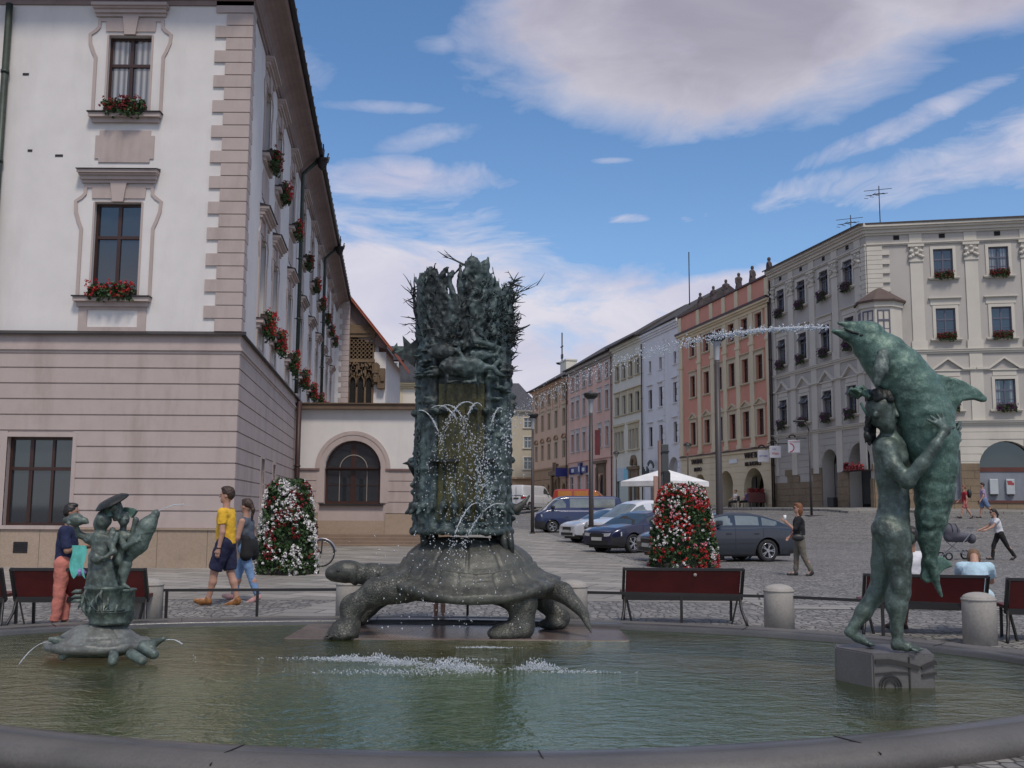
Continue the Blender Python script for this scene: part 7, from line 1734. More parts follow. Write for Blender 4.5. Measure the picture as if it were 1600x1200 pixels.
        m2 = MB(); mx_ = win['front'][1] + .05 if not van else win['front'][0] + .35; mz = interp(hood, mx_) + .07
        m2.bbox(mx_, mx_ + .16, s * (w0 + .02) - .09, s * (w0 + .02) + .09, mz, mz + .14, .03); m2.build('wing_mirror', M_TRIM if van else pm, t)
    m2 = MB(); m2.box(-.015, .01, -w0 * .42, w0 * .42, hz - .24, hz - .09); m2.box(-.012, .02, -w0 * .6, w0 * .6, .30, .42); m2.build('grille', M_TRIM, t)
    if plate:
        m2 = MB(); m2.box(-.03, -.015, -.26, .26, .42, .53); m2.build('number_plate', M_PLATE, t)
    m2 = MB(); 
    for s in (1, -1):
        for dx in win.get('handles', ()): m2.box(dx, dx + .16, s * (w0 + .0) - .01, s * (w0 + .0) + .014, .80, .83)
        for dx in win.get('seams', ()): 
            k = 8
            for i in range(k): z0_, z1_ = lerp(.3, interp(hood, dx) - .01, i / k), lerp(.3, interp(hood, dx) - .01, (i + 1) / k); m2.bar((dx, s * (W(dx, z0_) + .001), z0_), (dx, s * (W(dx, z1_) + .001), z1_), .008, .006)
        m2.bar((wheels[0] + wr + .1, s * (W(2, .55) + .002), .52), (wheels[1] - wr - .1, s * (W(2, .55) + .002), .54), .006, .02)
    m2.build('door_trim', M_TRIM, t)
    m2 = MB(); m2.box(.25, L - .25, -w0 * .8, w0 * .8, .16, .34); m2.build('underbody', M_TRIM, t)
    return t
OH = [(0, .55), (.03, .66), (.10, .74), (.35, .84), (.8, .92), (1.15, .965), (1.4, .99), (3.0, 1.0), (4.0, 1.02), (4.40, .99), (4.54, .93), (4.57, .55)]
ORf = [(1.02, .95), (1.4, 1.17), (1.8, 1.365), (2.1, 1.435), (2.5, 1.462), (3.0, 1.45), (3.4, 1.385), (3.8, 1.25), (4.15, 1.08), (4.25, 1.02)]
OW = dict(side=[(1.62, 2.40, .55), (2.47, 3.24, 0), (3.30, 3.78, -.25)], front=(1.08, 1.78), rear=(3.52, 4.18), handles=(2.15, 3.05), seams=(1.35, 2.44, 3.35))
def carM(u, v, ang, front_x=None, z=None, y=None, off=(0, 0)):
    return None
def place_car(x, y, ang): return T(x, y, gz(x, y), rad(ang))
SLATEB = paint('slate_blue_grey_paint', (.035, .042, .055), .35); NAVYP = paint('navy_paint', (.018, .022, .06), .3); WHITEP = paint('white_paint', (.62, .63, .66), 0); BLUEP = paint('dark_blue_van_paint', (.016, .028, .088), .1, .35)
# local +x runs from nose to tail, so the angle is where the tail points
car('slate grey saloon parked sideways behind the lone red bench and lamp post', 'car', place_car(3.95, 30.3, 16), SLATEB, 4.57, 1.78, OH, ORf, (.92, 3.50), .325, OW, glass=M_CGLL, trim=.30)
car('dark navy saloon nose out between the white estate and the slate grey saloon', 'car', place_car(2.95, 35.6, 36), NAVYP, 4.57, 1.78, OH, ORf, (.92, 3.50), .325, OW, trim=.52)
KH = [(0, .62), (.03, .75), (.12, .88), (.5, 1.0), (.95, 1.08), (1.2, 1.10), (3.9, 1.12), (4.08, 1.1), (4.14, .6)]
KR = [(.82, 1.06), (1.2, 1.34), (1.6, 1.64), (1.9, 1.76), (2.3, 1.82), (3.5, 1.81), (3.95, 1.74), (4.08, 1.4), (4.12, 1.13)]
car('tall white estate van with rounded roof, parked behind the navy saloon', 'car', place_car(3.3, 41.5, 28), WHITEP, 4.14, 1.74, KH, KR, (.80, 3.35), .31, dict(side=[(1.4, 2.2, .5), (2.35, 3.15, 0), (3.25, 3.8, 0)], front=(.90, 1.62), rear=(4.0, 4.2), handles=(2.0, 2.4), seams=(1.25, 2.28, 3.2)), glass=M_CGLL, trim=.66)
car('low white hatchback with its nose beside the second lamp post', 'car', place_car(2.35, 43.6, 24), WHITEP, 4.25, 1.76, OH[:-3] + [(4.15, 1.0), (4.22, .93), (4.25, .55)], [(1.02, .95), (1.4, 1.17), (1.8, 1.365), (2.2, 1.45), (3.0, 1.45), (3.6, 1.36), (4.0, 1.15), (4.12, 1.03)], (.92, 3.40), .32, dict(side=[(1.62, 2.40, .55), (2.47, 3.24, 0)], front=(1.08, 1.85), rear=(3.6, 4.05), handles=(2.15, 3.05), seams=(1.35, 2.44)), spokes=7, trim=.32)
VH = [(0, .66), (.03, .84), (.12, .98), (.45, 1.12), (.62, 1.18), (.8, 1.2), (4.6, 1.22), (4.75, 1.2), (4.79, .6)]
VR = [(.42, 1.12), (.75, 1.42), (1.15, 1.78), (1.4, 1.90), (1.8, 1.95), (4.4, 1.95), (4.66, 1.86), (4.76, 1.3)]
car('long dark blue passenger van parked sideways under the pink house', 'van', place_car(1.15, 55.3, 8), BLUEP, 4.79, 1.84, VH, VR, (.92, 3.84), .32, dict(side=[(1.05, 1.72, .45), (1.85, 3.05, 0), (3.2, 4.35, 0)], front=(.52, 1.22), rear=(4.68, 4.8), handles=(1.6,), seams=(.95, 1.78, 3.12)), glass=M_CGLL, trim=.55, van=True, name='passenger_van', tumble=.08)
DH = [(0, .7), (.03, .95), (.15, 1.1), (.6, 1.3), (.8, 1.35), (5.1, 1.35), (5.25, 1.33), (5.3, .6)]
DR = [(.55, 1.26), (.9, 1.7), (1.35, 2.2), (1.7, 2.32), (5.1, 2.36), (5.26, 2.3), (5.29, 1.36)]
wv_ = car('white delivery van seen from its rear doors at the far end of the street', 'van', place_car(3.5, 104, -125), paint('delivery_white', (.55, .55, .56), 0), 5.3, 2.0, DH, DR, (1.0, 4.4), .34, dict(side=[(1.1, 1.9, .4)], front=(.65, 1.4), rear=(9, 9.1), seams=(2.0,)), van=True, name='delivery_van', tumble=.06, trim=.5)
m2 = MB(); m2.box(5.30, 5.32, -.01, .01, .6, 2.2); m2.box(5.30, 5.32, -.9, -.86, .6, 2.2); m2.box(5.30, 5.33, -.3, .3, 1.0, 1.12); m2.build('rear_door_seam', M_TRIM, wv_)
REDP = paint('red_paint', (.30, .03, .02), 0)
car('red van with an orange stripe, mostly hidden behind the dark blue van', 'van', place_car(8.2, 84, 170), REDP, 4.79, 1.84, VH, VR, (.92, 3.84), .32, dict(side=[(1.05, 1.72, .45), (1.85, 3.05, 0), (3.2, 4.35, 0)], front=(.52, 1.22), rear=(4.68, 4.8)), glass=mat('amber_glass', (.40, .16, .03), .2), van=True, name='red_van', tumble=.08)  # window glass has an even orange base colour, read as the stripe
car('red hatchback tucked behind the white delivery van beside the bronze tower', 'car', place_car(1.2, 112, -80), REDP, 4.0, 1.7, [(0, .6), (.1, .8), (.9, .95), (3.8, 1.0), (4.0, .6)], [(.8, .93), (1.5, 1.35), (2.0, 1.47), (3.3, 1.42), (3.9, 1.05)], (.8, 3.2), .3, dict(side=[(1.3, 2.1, .4), (2.2, 3.0, 0)], front=(.9, 1.5), rear=(3.4, 3.85)), name='red_hatchback')
# ------------------------------------------------------------------ people
def skin_mat(n, c): return mat(n, c, .55, var=.08, scale=8)
SK = skin_mat('skin', (.42, .235, .165)); SK2 = skin_mat('tanned_skin', (.30, .16, .105))
cloth_c = {}
def CL(n, c, **k):
    if n not in cloth_c: cloth_c[n] = mat(n, c, .85, var=.10, scale=6, bump=.15, bscale=40, **k)
    return cloth_c[n]
def person(x, y, rz, H, label, pose, wear, skin=SK, group=None, vox=.011, z=None, child=False):
    """rz turns the figure; it faces its local +x. pose angles in degrees, forward positive."""
    z = gz(x, y) if z is None else z
    t = thing('person', label, 'person', T(x, y, z, rad(rz)), group); s = H / 1.75
    P = dict(lean=2, hipL=0, hipR=0, kneeL=5, kneeR=5, armL=5, armR=5, elL=15, elR=15, abL=8, abR=8, head=0, headp=0, footL=0, footR=0, hipz=.92, inL=0, inR=0); P.update(pose)
    hs = 1.0
    D2 = lambda a: Vector((math.sin(rad(a)), 0, -math.cos(rad(a))))
    hip = Vector((0, 0, P['hipz'])); body = []; J = {}
    for sd_, sg_ in (('L', 1), ('R', -1)):
        h0 = hip + Vector((0, .09 * sg_, 0)); k = h0 + D2(P['hip' + sd_]) * .43; an = k + D2(P['hip' + sd_] - P['knee' + sd_]) * .42; J['hip' + sd_], J['kn' + sd_], J['an' + sd_] = h0, k, an
        fa = P['hip' + sd_] - P['knee' + sd_] + P['foot' + sd_]; fd = Vector((math.cos(rad(fa)), 0, math.sin(rad(fa)))); J['fd' + sd_] = fd; J['toe' + sd_] = an + fd * .17 + Vector((0, 0, -.04))
    up = Vector((math.sin(rad(P['lean'])), 0, math.cos(rad(P['lean'])))); sh = hip + up * .50; nk = sh + up * .07; J['sh'] = sh
    hd = nk + Vector((math.sin(rad(P['lean'] + P['headp'])), 0, math.cos(rad(P['lean'] + P['headp'])))) * .16; J['hd'] = hd
    for sd_, sg_ in (('L', 1), ('R', -1)):
        s0 = sh + Vector((0, .18 * sg_, -.03)); d = Matrix.Rotation(rad(P['ab' + sd_]) * sg_, 3, 'X') @ D2(P['arm' + sd_]); e = s0 + d * .29
        d2 = Matrix.Rotation(rad(-P['el' + sd_]), 3, 'Y') @ D2(P['arm' + sd_]); d2 = Vector((d2.x, -sg_ * math.sin(rad(P['in' + sd_])) * 1.0 + d.y * .3, d2.z)).normalized(); wr_ = e + d2 * .25
        J['s' + sd_], J['e' + sd_], J['w' + sd_], J['hdir' + sd_] = s0, e, wr_, d2
    S = lambda v: tuple(Vector(v) * s)
    c = lambda a, r0, b, r1: body.append(('c', S(a), r0 * s, S(b), r1 * s))
    c(hip + Vector((0, 0, .02)), .125, hip + up * .22, .112); c(hip + up * .22, .112, hip + up * .40, .125)
    body.append(('c', S(sh + Vector((0, -.12, -.06))), .085 * s, S(sh + Vector((0, .12, -.06))), .085 * s)); c(nk - up * .06, .055, nk + up * .06, .052)
    for q in 'LR':
        c(J['hip' + q], .095, J['kn' + q], .058); c(J['kn' + q], .058, lerp(J['kn' + q], J['an' + q], .35) - Vector((.012, 0, 0)), .057); c(lerp(J['kn' + q], J['an' + q], .35) - Vector((.012, 0, 0)), .056, J['an' + q], .036)
        c(J['an' + q], .036, J['toe' + q], .03)
        c(J['s' + q], .056, J['e' + q], .042); c(J['e' + q], .041, J['w' + q], .027)
        hd_ = J['hdir' + q]; pm = J['w' + q] + hd_ * .05; c(J['w' + q], .027, pm, .033); side_ = Vector((1, 0, 0)) if abs(hd_.x) < .7 else Vector((0, 0, 1))
        side_ = (side_ - hd_ * side_.dot(hd_)).normalized()
        for i in range(4):
            b0 = pm + side_ * (.026 - .0175 * i); m_ = b0 + hd_ * (.05 + .008 * (i in (1, 2))); c(b0, .011, m_, .010); curl = Vector((0, .02 if q == 'R' else -.02, 0)); c(m_, .010, m_ + hd_ * .026 + curl, .0085)
        c(J['w' + q] + hd_ * .02 + side_ * .025, .012, J['w' + q] + hd_ * .065 + side_ * .05, .010)
    hr = 1.12 if child else 1.0
    yaw = Matrix.Rotation(rad(P['head']), 3, 'Z'); hh = lambda v: S(hd + yaw @ (Vector(v) * hr))
    body.append(('e', hh((-.008, 0, .015)), (.098 * s * hr, .076 * s * hr, .118 * s * hr))); body.append(('e', hh((.022, 0, -.055)), (.068 * s * hr, .056 * s * hr, .062 * s * hr)))
    body.append(('c', hh((.088, 0, .01)), .011 * s, hh((.108, 0, -.022)), .014 * s)); body.append(('c', hh((.083, -.016, -.062)), .009 * s, hh((.083, .016, -.062)), .009 * s)); body.append(('e', hh((.07, 0, -.095)), (.022 * s, .024 * s, .018 * s)))
    for sg_ in (1, -1): body.append(('e', hh((-.005, .078 * sg_, -.01)), (.02 * s, .011 * s, .03 * s))); body.append(('c', hh((.083, .016 * sg_, .028)), .009 * s, hh((.076, .045 * sg_, .028)), .008 * s))
    b = solid('body', body, vox * s, skin, t, smooth=2, blend=.025 * s)
    ey = MB()
    for sg_ in (1, -1): ey.lathe([(.001, -.007), (.008, 0), (.001, .007)], 8, hh((.087, .03 * sg_, .010)))
    ey.build('eyes', M_BLACKP, t)
    # clothing: slightly larger than the body, open ends at the hems
    def garment(nm, pr, m, bl=.03): return solid(nm, pr, vox * s * 1.1, m, t, smooth=1, blend=bl * s, disp=.011 * s, dscale=8)
    top = wear.get('top')
    if top:
        g_ = []; hem = wear.get('hem', .02)
        cc = lambda a, r0, b_, r1: g_.append(('c', S(a), r0 * s, S(b_), r1 * s))
        g_.append(('cf', S(hip + up * .2), .138 * s, S(hip + up * hem), .150 * s)); cc(hip + up * .2, .135, hip + up * .38, .142); cc(sh + Vector((0, -.115, -.06)), .10, sh + Vector((0, .115, -.06)), .10)
        g_.append(('e', S(hip + up * .30), (.125 * s, .175 * s, .19 * s)))
        sl_ = wear.get('sleeve', .5)
        for q in 'LR':
            if sl_ > 0:
                e_ = lerp(J['s' + q], J['e' + q], min(sl_, 1)); g_.append(('cf', S(J['s' + q]), .074 * s, S(e_), .066 * s))
                if sl_ > 1: g_.append(('cf', S(J['e' + q]), .056 * s, S(lerp(J['e' + q], J['w' + q], sl_ - 1)), .046 * s))
        garment('top', g_, top)
    bt = wear.get('bottom')
    if bt:
        g_ = []; cc = lambda a, r0, b_, r1: g_.append(('c', S(a), r0 * s, S(b_), r1 * s)); ln = wear.get('len', 2.0); w_ = wear.get('loose', 1.0)
        g_.append(('e', S(hip + Vector((0, 0, .0))), (.135 * s, .165 * s, .12 * s)))
        for q in 'LR':
            kn = J['kn' + q]
            if ln <= 1: g_.append(('cf', S(J['hip' + q]), .108 * w_ * s, S(lerp(J['hip' + q], kn, ln)), .090 * w_ * s))
            else: cc(J['hip' + q], .108 * w_, kn, .070 * w_); g_.append(('cf', S(kn), .070 * w_ * s, S(lerp(kn, J['an' + q], ln - 1)), .056 * w_ * s))
        garment('trousers' if ln > 1 else 'shorts', g_, bt, .02)
    so = wear.get('shoe')
    if so:
        for q in 'LR':
            fd = J['fd' + q]; a_ = J['an' + q]; solid('shoe', [('c', S(a_ + Vector((-.02, 0, -.025))), .046 * s, S(a_ + fd * .10 + Vector((0, 0, -.045))), .044 * s), ('c', S(a_ + fd * .10 + Vector((0, 0, -.045))), .044 * s, S(a_ + fd * .19 + Vector((0, 0, -.05))), .034 * s), ('c', S(a_ + Vector((0, 0, .01))), .044 * s, S(a_ + Vector((0, 0, .03))), .04 * s)], .011 * s, so, t, smooth=2)
    hm = wear.get('hair')
    if hm:
        g_ = [('e', hh((-.022, 0, .042)), (.100 * s * hr, .086 * s * hr, .100 * s * hr)), ('e', hh((.03, 0, .105)), (.055 * s, .06 * s, .03 * s))]
        k = wear.get('style', 'short')
        if k == 'tail': g_ += [('c', hh((-.10, 0, .05)), .035 * s, hh((-.15, 0, -.06)), .035 * s), ('c', hh((-.15, 0, -.06)), .034 * s, hh((-.13, 0, -.24)), .015 * s)]
        if k == 'long': g_ += [('e', hh((-.05, 0, -.05)), (.075 * s, .09 * s, .14 * s)), ('c', hh((-.05, .05, -.05)), .05 * s, hh((-.05, .04, -.16)), .035 * s), ('c', hh((-.05, -.05, -.05)), .05 * s, hh((-.05, -.04, -.16)), .035 * s)]
        if k == 'short': g_ += [('e', hh((-.045, 0, 0)), (.07 * s * hr, .08 * s * hr, .075 * s * hr))]
        solid('hair', g_, .010 * s, hm, t, smooth=1, disp=.006 * s, dscale=30)
    t['_s'] = s; del t['_s']
    return t, {k: Vector(v) * s for k, v in J.items() if isinstance(v, Vector)}, (lambda v: Vector(hh(v)))
BROWN = mat('brown_hair', (.035, .018, .010), .6, var=.3, scale=20); DARKH = mat('dark_hair', (.012, .009, .008), .5, var=.3, scale=20); AUB = mat('auburn_hair', (.16, .06, .02), .6, var=.3, scale=20); FAIR = mat('light_brown_hair', (.15, .085, .04), .6, var=.3, scale=20)
# 1 man in yellow
t, J, hh = person(-4.42, 16.05, 176, 1.80, 'man in a yellow t-shirt and navy shorts striding left past the ponytailed woman', dict(lean=1, hipL=17, kneeL=6, hipR=-8, kneeR=8, armL=-6, armR=-4, elL=16, elR=14, footL=0, footR=2, head=8, hipz=.905), dict(top=CL('yellow_cotton', (.72, .42, .03)), sleeve=.62, bottom=CL('navy_cotton', (.012, .014, .045)), len=.92, loose=1.15, shoe=mat('orange_brown_shoe', (.22, .09, .02), .6, var=.5, scale=20), hair=BROWN, hem=-.0), vox=.0105)
m2 = MB(); m2.tube([J['wL'] + Vector((.03 * math.cos(a), .03 * math.sin(a), .01)) for a in [i * .6 for i in range(12)]], .012, 6); m2.build('wristwatch', M_BLACKP, t)
# 2 woman with ponytail
t, J, hh = person(-4.28, 16.75, 172, 1.62, 'woman with a ponytail, pale jeans and dark vest walking behind the man in yellow', dict(lean=2, hipL=-16, kneeL=6, hipR=20, kneeR=8, armL=10, armR=-12, elL=18, elR=10, head=-15, hipz=.905), dict(top=CL('slate_vest', (.07, .085, .11)), sleeve=0, bottom=CL('pale_denim', (.15, .25, .42)), len=1.95, shoe=mat('pink_canvas_shoe', (.5, .28, .27), .7), hair=BROWN, style='tail'), vox=.0105)
solid('tied_cardigan', [('c', (-.05, -.13, .98), .07, (-.06, -.15, .74), .10), ('c', (-.05, .13, .98), .07, (-.06, .14, .74), .10), ('e', (-.08, 0, .86), (.11, .18, .15))], .012, CL('black_knit', (.008, .008, .009)), t, smooth=2, blend=.04)
# 3 person in navy at the left behind the basin
t, J, hh = person(-5.56, 12.95, 8, 1.52, 'person in a navy t-shirt and salmon trousers holding a turquoise cloth behind the left bench', dict(lean=2, hipL=2, hipR=-4, kneeL=3, kneeR=2, armL=8, armR=12, elL=95, elR=95, inL=45, inR=45, headp=10, hipz=.91), dict(top=CL('navy_tee', (.012, .018, .06)), sleeve=.9, bottom=CL('salmon_cotton', (.50, .17, .13)), len=1.9, loose=1.15, shoe=M_BLACKP, hair=DARKH), skin=SK2, vox=.011)
m2 = MB(); rd = random.Random(2); W_, H_ = 7, 10
for i in range(W_):
    for j in range(H_): m2.v.append((.12 + .17 * i / 6 + .015 * math.sin(j * .8), -.19 - .02 * math.sin(i * 2.1 + j * .4) - .01 * j / 9, 1.02 - .36 * j / 9 - .05 * math.sin(i * 1.3) * j / 9))
for i in range(W_ - 1):
    for j in range(H_ - 1): a = i * H_ + j; m2.f.append((a, a + H_, a + H_ + 1, a + 1)); m2.m.append(0); m2.sm.append(True)
tag(m2.build('cloth', mat('turquoise_cloth', (.10, .42, .38), .8, var=.2, scale=9), None, t.matrix_world), 'turquoise cloth hanging from the arms of the person in navy', 'cloth')
sc_ = solid('bag', [('e', (.22, -.15, .70), (.08, .05, .06)), ('c', (.16, -.16, .74), .03, (.28, -.14, .70), .03)], .012, mat('patterned_violet_bag', (.26, .2, .42), .7, var=.6, scale=30), None, t.matrix_world, smooth=2); tag(sc_, 'small violet and white patterned bag under the turquoise cloth', 'bag')
# 4 woman in black with auburn hair
t, J, hh = person(6.72, 24.1, 172, 1.66, 'auburn haired woman in black top and sunglasses crossing the empty setts with a drink', dict(lean=2, hipL=-10, kneeL=14, hipR=10, kneeR=6, armR=10, elR=35, armL=28, elL=105, abL=10, inR=30, head=10, hipz=.905), dict(top=CL('black_poncho', (.010, .010, .012)), sleeve=1.1, bottom=CL('olive_grey_trousers', (.13, .115, .09)), len=1.9, shoe=M_BLACKP, hair=AUB, style='long', hem=.08), vox=.013)
solid('handbag', [('e', (.06, .17, .88), (.14, .06, .085)), ('c', (.0, .15, .92), .02, (-.03, .10, 1.2), .015)], .014, M_BLACKP, t, smooth=2)
m2 = MB(); c = Vector(hh((.088, 0, .015))); m2.bar(c + Vector((0, -.075, 0)), c + Vector((0, .075, 0)), .03, .035); m2.build('sunglasses', M_BLACKP, t)
m2 = MB(); w_ = J['wL'] + Vector((.03, 0, .05)); m2.tube([w_, w_ + Vector((0, 0, .12))], [.03, .035], 10); tag(m2.build('paper_cup', mat('white_cup', (.7, .7, .68), .5), None, t.matrix_world), 'white paper cup held up by the auburn haired woman in black', 'cup')
# 5 woman pushing the pram
t, J, hh = person(15.3, 32.4, 176, 1.62, 'dark haired woman in a white t-shirt and black trousers pushing the grey pram', dict(lean=14, hipL=-26, kneeL=8, hipR=24, kneeR=16, armL=38, armR=40, elL=28, elR=25, hipz=.88), dict(top=CL('white_cotton', (.58, .58, .60)), sleeve=.5, bottom=CL('black_trousers', (.010, .010, .011)), len=2.0, shoe=M_BLACKP, hair=DARKH, style='tail', hem=.05), vox=.014)
m2 = MB(); c = Vector(hh((.09, 0, .015))); m2.bar(c + Vector((0, -.07, 0)), c + Vector((0, .07, 0)), .03, .03); m2.build('sunglasses', M_BLACKP, t)
pz = gz(14.1, 32.3); pr = thing('pram', 'grey pram with a round hood and hanging bag pushed across the setts', 'pram', T(13.95, 32.35, pz, PI + .05))
GREYF = mat('grey_pram_fabric', (.085, .085, .105), .8, var=.1, scale=8)
solid('carrycot', [('c', (.28, 0, .70), .15, (-.22, 0, .68), .14), ('e', (.0, 0, .74), (.42, .19, .12)), ('e', (.18, 0, .88), (.26, .22, .24))], .018, GREYF, pr, smooth=3, blend=.05)
m2 = MB()
for k in range(7):
    a = rad(10 + 26 * k); m2.add([], []) if 0 else None
m2 = MB(); [m2.tube([(.18 + dx, .235 * math.cos(a * PI / 12) * k_, .88 + .255 * math.sin(a * PI / 12) * k_) for a in range(13)], .012, 6) for dx, k_ in ((-.1, .93), (.06, .97))]; m2.build('hood_hoop', M_BLACKP, pr)
m2 = MB()
for s in (-1, 1): m2.bar((-.45, s * .22, .98), (-.05, s * .22, .52), .025); m2.bar((-.35, s * .24, .12), (.25, s * .22, .55), .025); m2.bar((.40, s * .24, .12), (-.1, s * .22, .55), .025)
m2.bar((-.46, -.22, .99), (-.46, .22, .99), .035); m2.bar((-.3, -.2, .25), (.35, -.2, .25), .02); m2.bar((-.3, .2, .25), (.35, .2, .25), .02); m2.build('frame', mat('alloy_frame', (.3, .3, .31), .35, metal=.6), pr)
for x, r in ((-.36, .15), (.42, .12)):
    for s in (-1, 1): m2 = MB(); m2.lathe([(r * .7, -.02), (r, -.02), (r, .02), (r * .7, .02), (r * .7, -.02)], 18, M=T(x, s * .27, r) @ Matrix.Rotation(PI / 2, 4, 'X')); o = m2.build('wheel', M_TYRE, pr); m2 = MB(); [m2.bar((x, s * .27, r), (x + r * .75 * math.cos(a), s * .27, r + r * .75 * math.sin(a)), .012) for a in (0, 1.26, 2.5, 3.8, 5.0)]; m2.build('spokes', M_ALLOY, o)
solid('changing_bag', [('e', (-.45, 0, .66), (.12, .20, .16))], .02, GREYF, pr, smooth=1)
# 6-7 couple by the grey house
t, J, hh = person(22.2, 50.4, 176, 1.62, 'walker in a red top and pink shorts with a black backpack near the corner house', dict(lean=4, hipL=22, kneeL=4, hipR=-18, kneeR=14, armL=-10, armR=15, elL=20, elR=30, hipz=.89), dict(top=CL('red_cotton', (.30, .02, .03)), sleeve=.5, bottom=CL('pink_shorts', (.42, .12, .11)), len=.8, shoe=M_BLACKP, hair=AUB), vox=.02)
solid('backpack', [('e', (-.21, 0, 1.22), (.11, .15, .22))], .022, M_BLACKP, t, smooth=1, blend=.01)
t, J, hh = person(23.3, 50.8, 174, 1.74, 'man in a checked lilac shirt and denim shorts walking in front of the wall boxes', dict(lean=4, hipL=-26, kneeL=12, hipR=14, kneeR=4, armL=12, armR=-12, elL=20, elR=20, hipz=.89), dict(top=mat('checked_lilac', (.34, .25, .38), .8, var=.3, scale=30), sleeve=.6, bottom=CL('denim_shorts', (.12, .18, .30)), len=.9, loose=1.2, shoe=M_BLACKP, hair=DARKH), vox=.02)
# 8 seated woman in pale blue, seen from behind
t, J, hh = person(5.72, 12.78, 68, 1.60, 'fair haired seated woman in pale blue, bent forward at the end of the bench', dict(lean=34, headp=50, hipL=86, hipR=84, kneeL=84, kneeR=82, armL=50, armR=48, elL=60, elR=60, inL=25, inR=25, hipz=.50), dict(top=CL('pale_blue_jersey', (.42, .58, .66)), sleeve=.6, bottom=CL('pale_blue_skirt', (.42, .56, .62)), len=.95, loose=1.25, shoe=M_BLACKP, hair=FAIR, hem=-.06), vox=.011, z=0)
# 9 person sitting behind the statue's legs, only shins and sandals clear
t, J, hh = person(5.0, 13.0, 92, 1.66, 'person in a white top sitting behind the bronze youth, bare shins under the bench', dict(lean=-4, hipL=86, hipR=80, kneeL=86, kneeR=72, armL=20, armR=22, elL=60, elR=60, inL=30, inR=30, hipz=.52), dict(top=CL('white_cotton', (.6, .6, .6)), sleeve=.5, bottom=CL('dark_red_shorts', (.14, .02, .03)), len=.9, shoe=mat('dark_sandal', (.04, .02, .012), .6), hair=DARKH), skin=SK2, vox=.013, z=0)
# 10 toddler behind the tortoise
t, J, hh = person(-.93, 13.62, -90, .92, 'small child standing behind the belly of the big tortoise, only bare legs showing', dict(lean=12, hipL=4, hipR=-3, hipz=.915, armL=30, armR=30, elL=60, elR=60), dict(top=mat('patterned_child_top', (.3, .05, .08), .8, var=.8, scale=30), sleeve=.5, hair=FAIR, hem=-.1), vox=.014, z=0, child=True)
# 11-12 people sitting at the arcade
for x, y, rz, lab, c1, nm in ((17.05, 73.0, 200, 'seated guest in white beside the middle arch of the red house', (.55, .55, .55), 'white_linen'), (17.75, 72.6, 160, 'seated guest in violet next to the guest in white at the arcade', (.16, .10, .25), 'violet_linen')):
    person(x - 1.2, y, rz, 1.68, lab, dict(lean=-5, hipL=84, hipR=80, kneeL=80, kneeR=70, armL=30, armR=20, elL=60, elR=50, hipz=.5), dict(top=CL(nm, c1), sleeve=.5, bottom=CL('black_trousers', (.01, .01, .011)), len=1.9, shoe=M_BLACKP, hair=FAIR), vox=.025, z=gz(x - 1.2, y) + .05)
    ch = thing('cafe_chair', 'dark cafe chair under the %s' % lab.split(' beside')[0].split(' next')[0], 'chair', T(x - 1.2, y, gz(x - 1.2, y) + .05, rad(rz)), 'cafe chairs at the arcade')
    m2 = MB(); m2.bbox(-.25, .22, -.22, .22, .36, .40, .01); m2.build('seat', M_POST, ch); m2 = MB(); m2.bbox(-.27, -.23, -.22, .22, .45, .85, .01); m2.build('backrest', M_POST, ch)
    for a, b in ((-.22, -.2), (-.22, .2), (.2, -.2), (.2, .2)): m2 = MB(); m2.bar((a, b, 0), (a, b, .37), .03); m2.build('leg', M_POST, ch)
pl = thing('planter', 'dark red flower planter on legs in front of the right arch of the red house', 'planter', T(16.9, 71.0, gz(16.9, 71.0) + .1))
m2 = MB(); m2.bbox(-.55, .55, -.3, .3, .3, 1.0, .03); m2.build('trough', mat('dark_red_trough', (.07, .015, .015), .7), pl); m2 = MB(); rd = random.Random(5); [tuft(m2, (rd.uniform(-.5, .5), rd.uniform(-.3, .3), rd.uniform(1.0, 1.25)), .1, 0, rd, 5, .06) for _ in range(90)]; m2.build('foliage', M_DRED, pl)
for a in (-.45, .45): m2 = MB(); m2.box(a - .04, a + .04, -.2, .2, 0, .3); m2.build('leg', M_IRON, pl)
# ------------------------------------------------------------------ jets, drops and splashes
def spray_mat():
    m, q, b, o = new_mat('white_water'); b.inputs['Base Color'].default_value = (.80, .84, .88, 1); b.inputs['Roughness'].default_value = .12; b.inputs['Specular IOR Level'].default_value = .8
    b.inputs['Transmission Weight'].default_value = .55; b.inputs['IOR'].default_value = 1.2; return m
M_SPRAY = spray_mat()
def atz(u, v, z=.062): d = Rcam @ Vector(((u - 800) / 1600, -(v - 600) / 1600, -1)); return Vector((0, 0, 1.5)) + d * ((z - 1.5) / d.z)
def drop(mb, p, r, rd, st=1.0):
    s1, s2 = rd.uniform(.7, 1.3), rd.uniform(.7, 1.6) * st; x, y, z = p
    mb.add([(x - r * s1, y, z), (x + r * s1, y, z), (x, y - r * s1, z), (x, y + r * s1, z), (x, y, z - r * s2), (x, y, z + r * s2)], [(0, 2, 5), (2, 1, 5), (1, 3, 5), (3, 0, 5), (2, 0, 4), (1, 2, 4), (3, 1, 4), (0, 3, 4)], smooth=True)
def stuff(mb, name): o = mb.build(name, M_SPRAY, fix=False); tag(o, kind='stuff'); return o
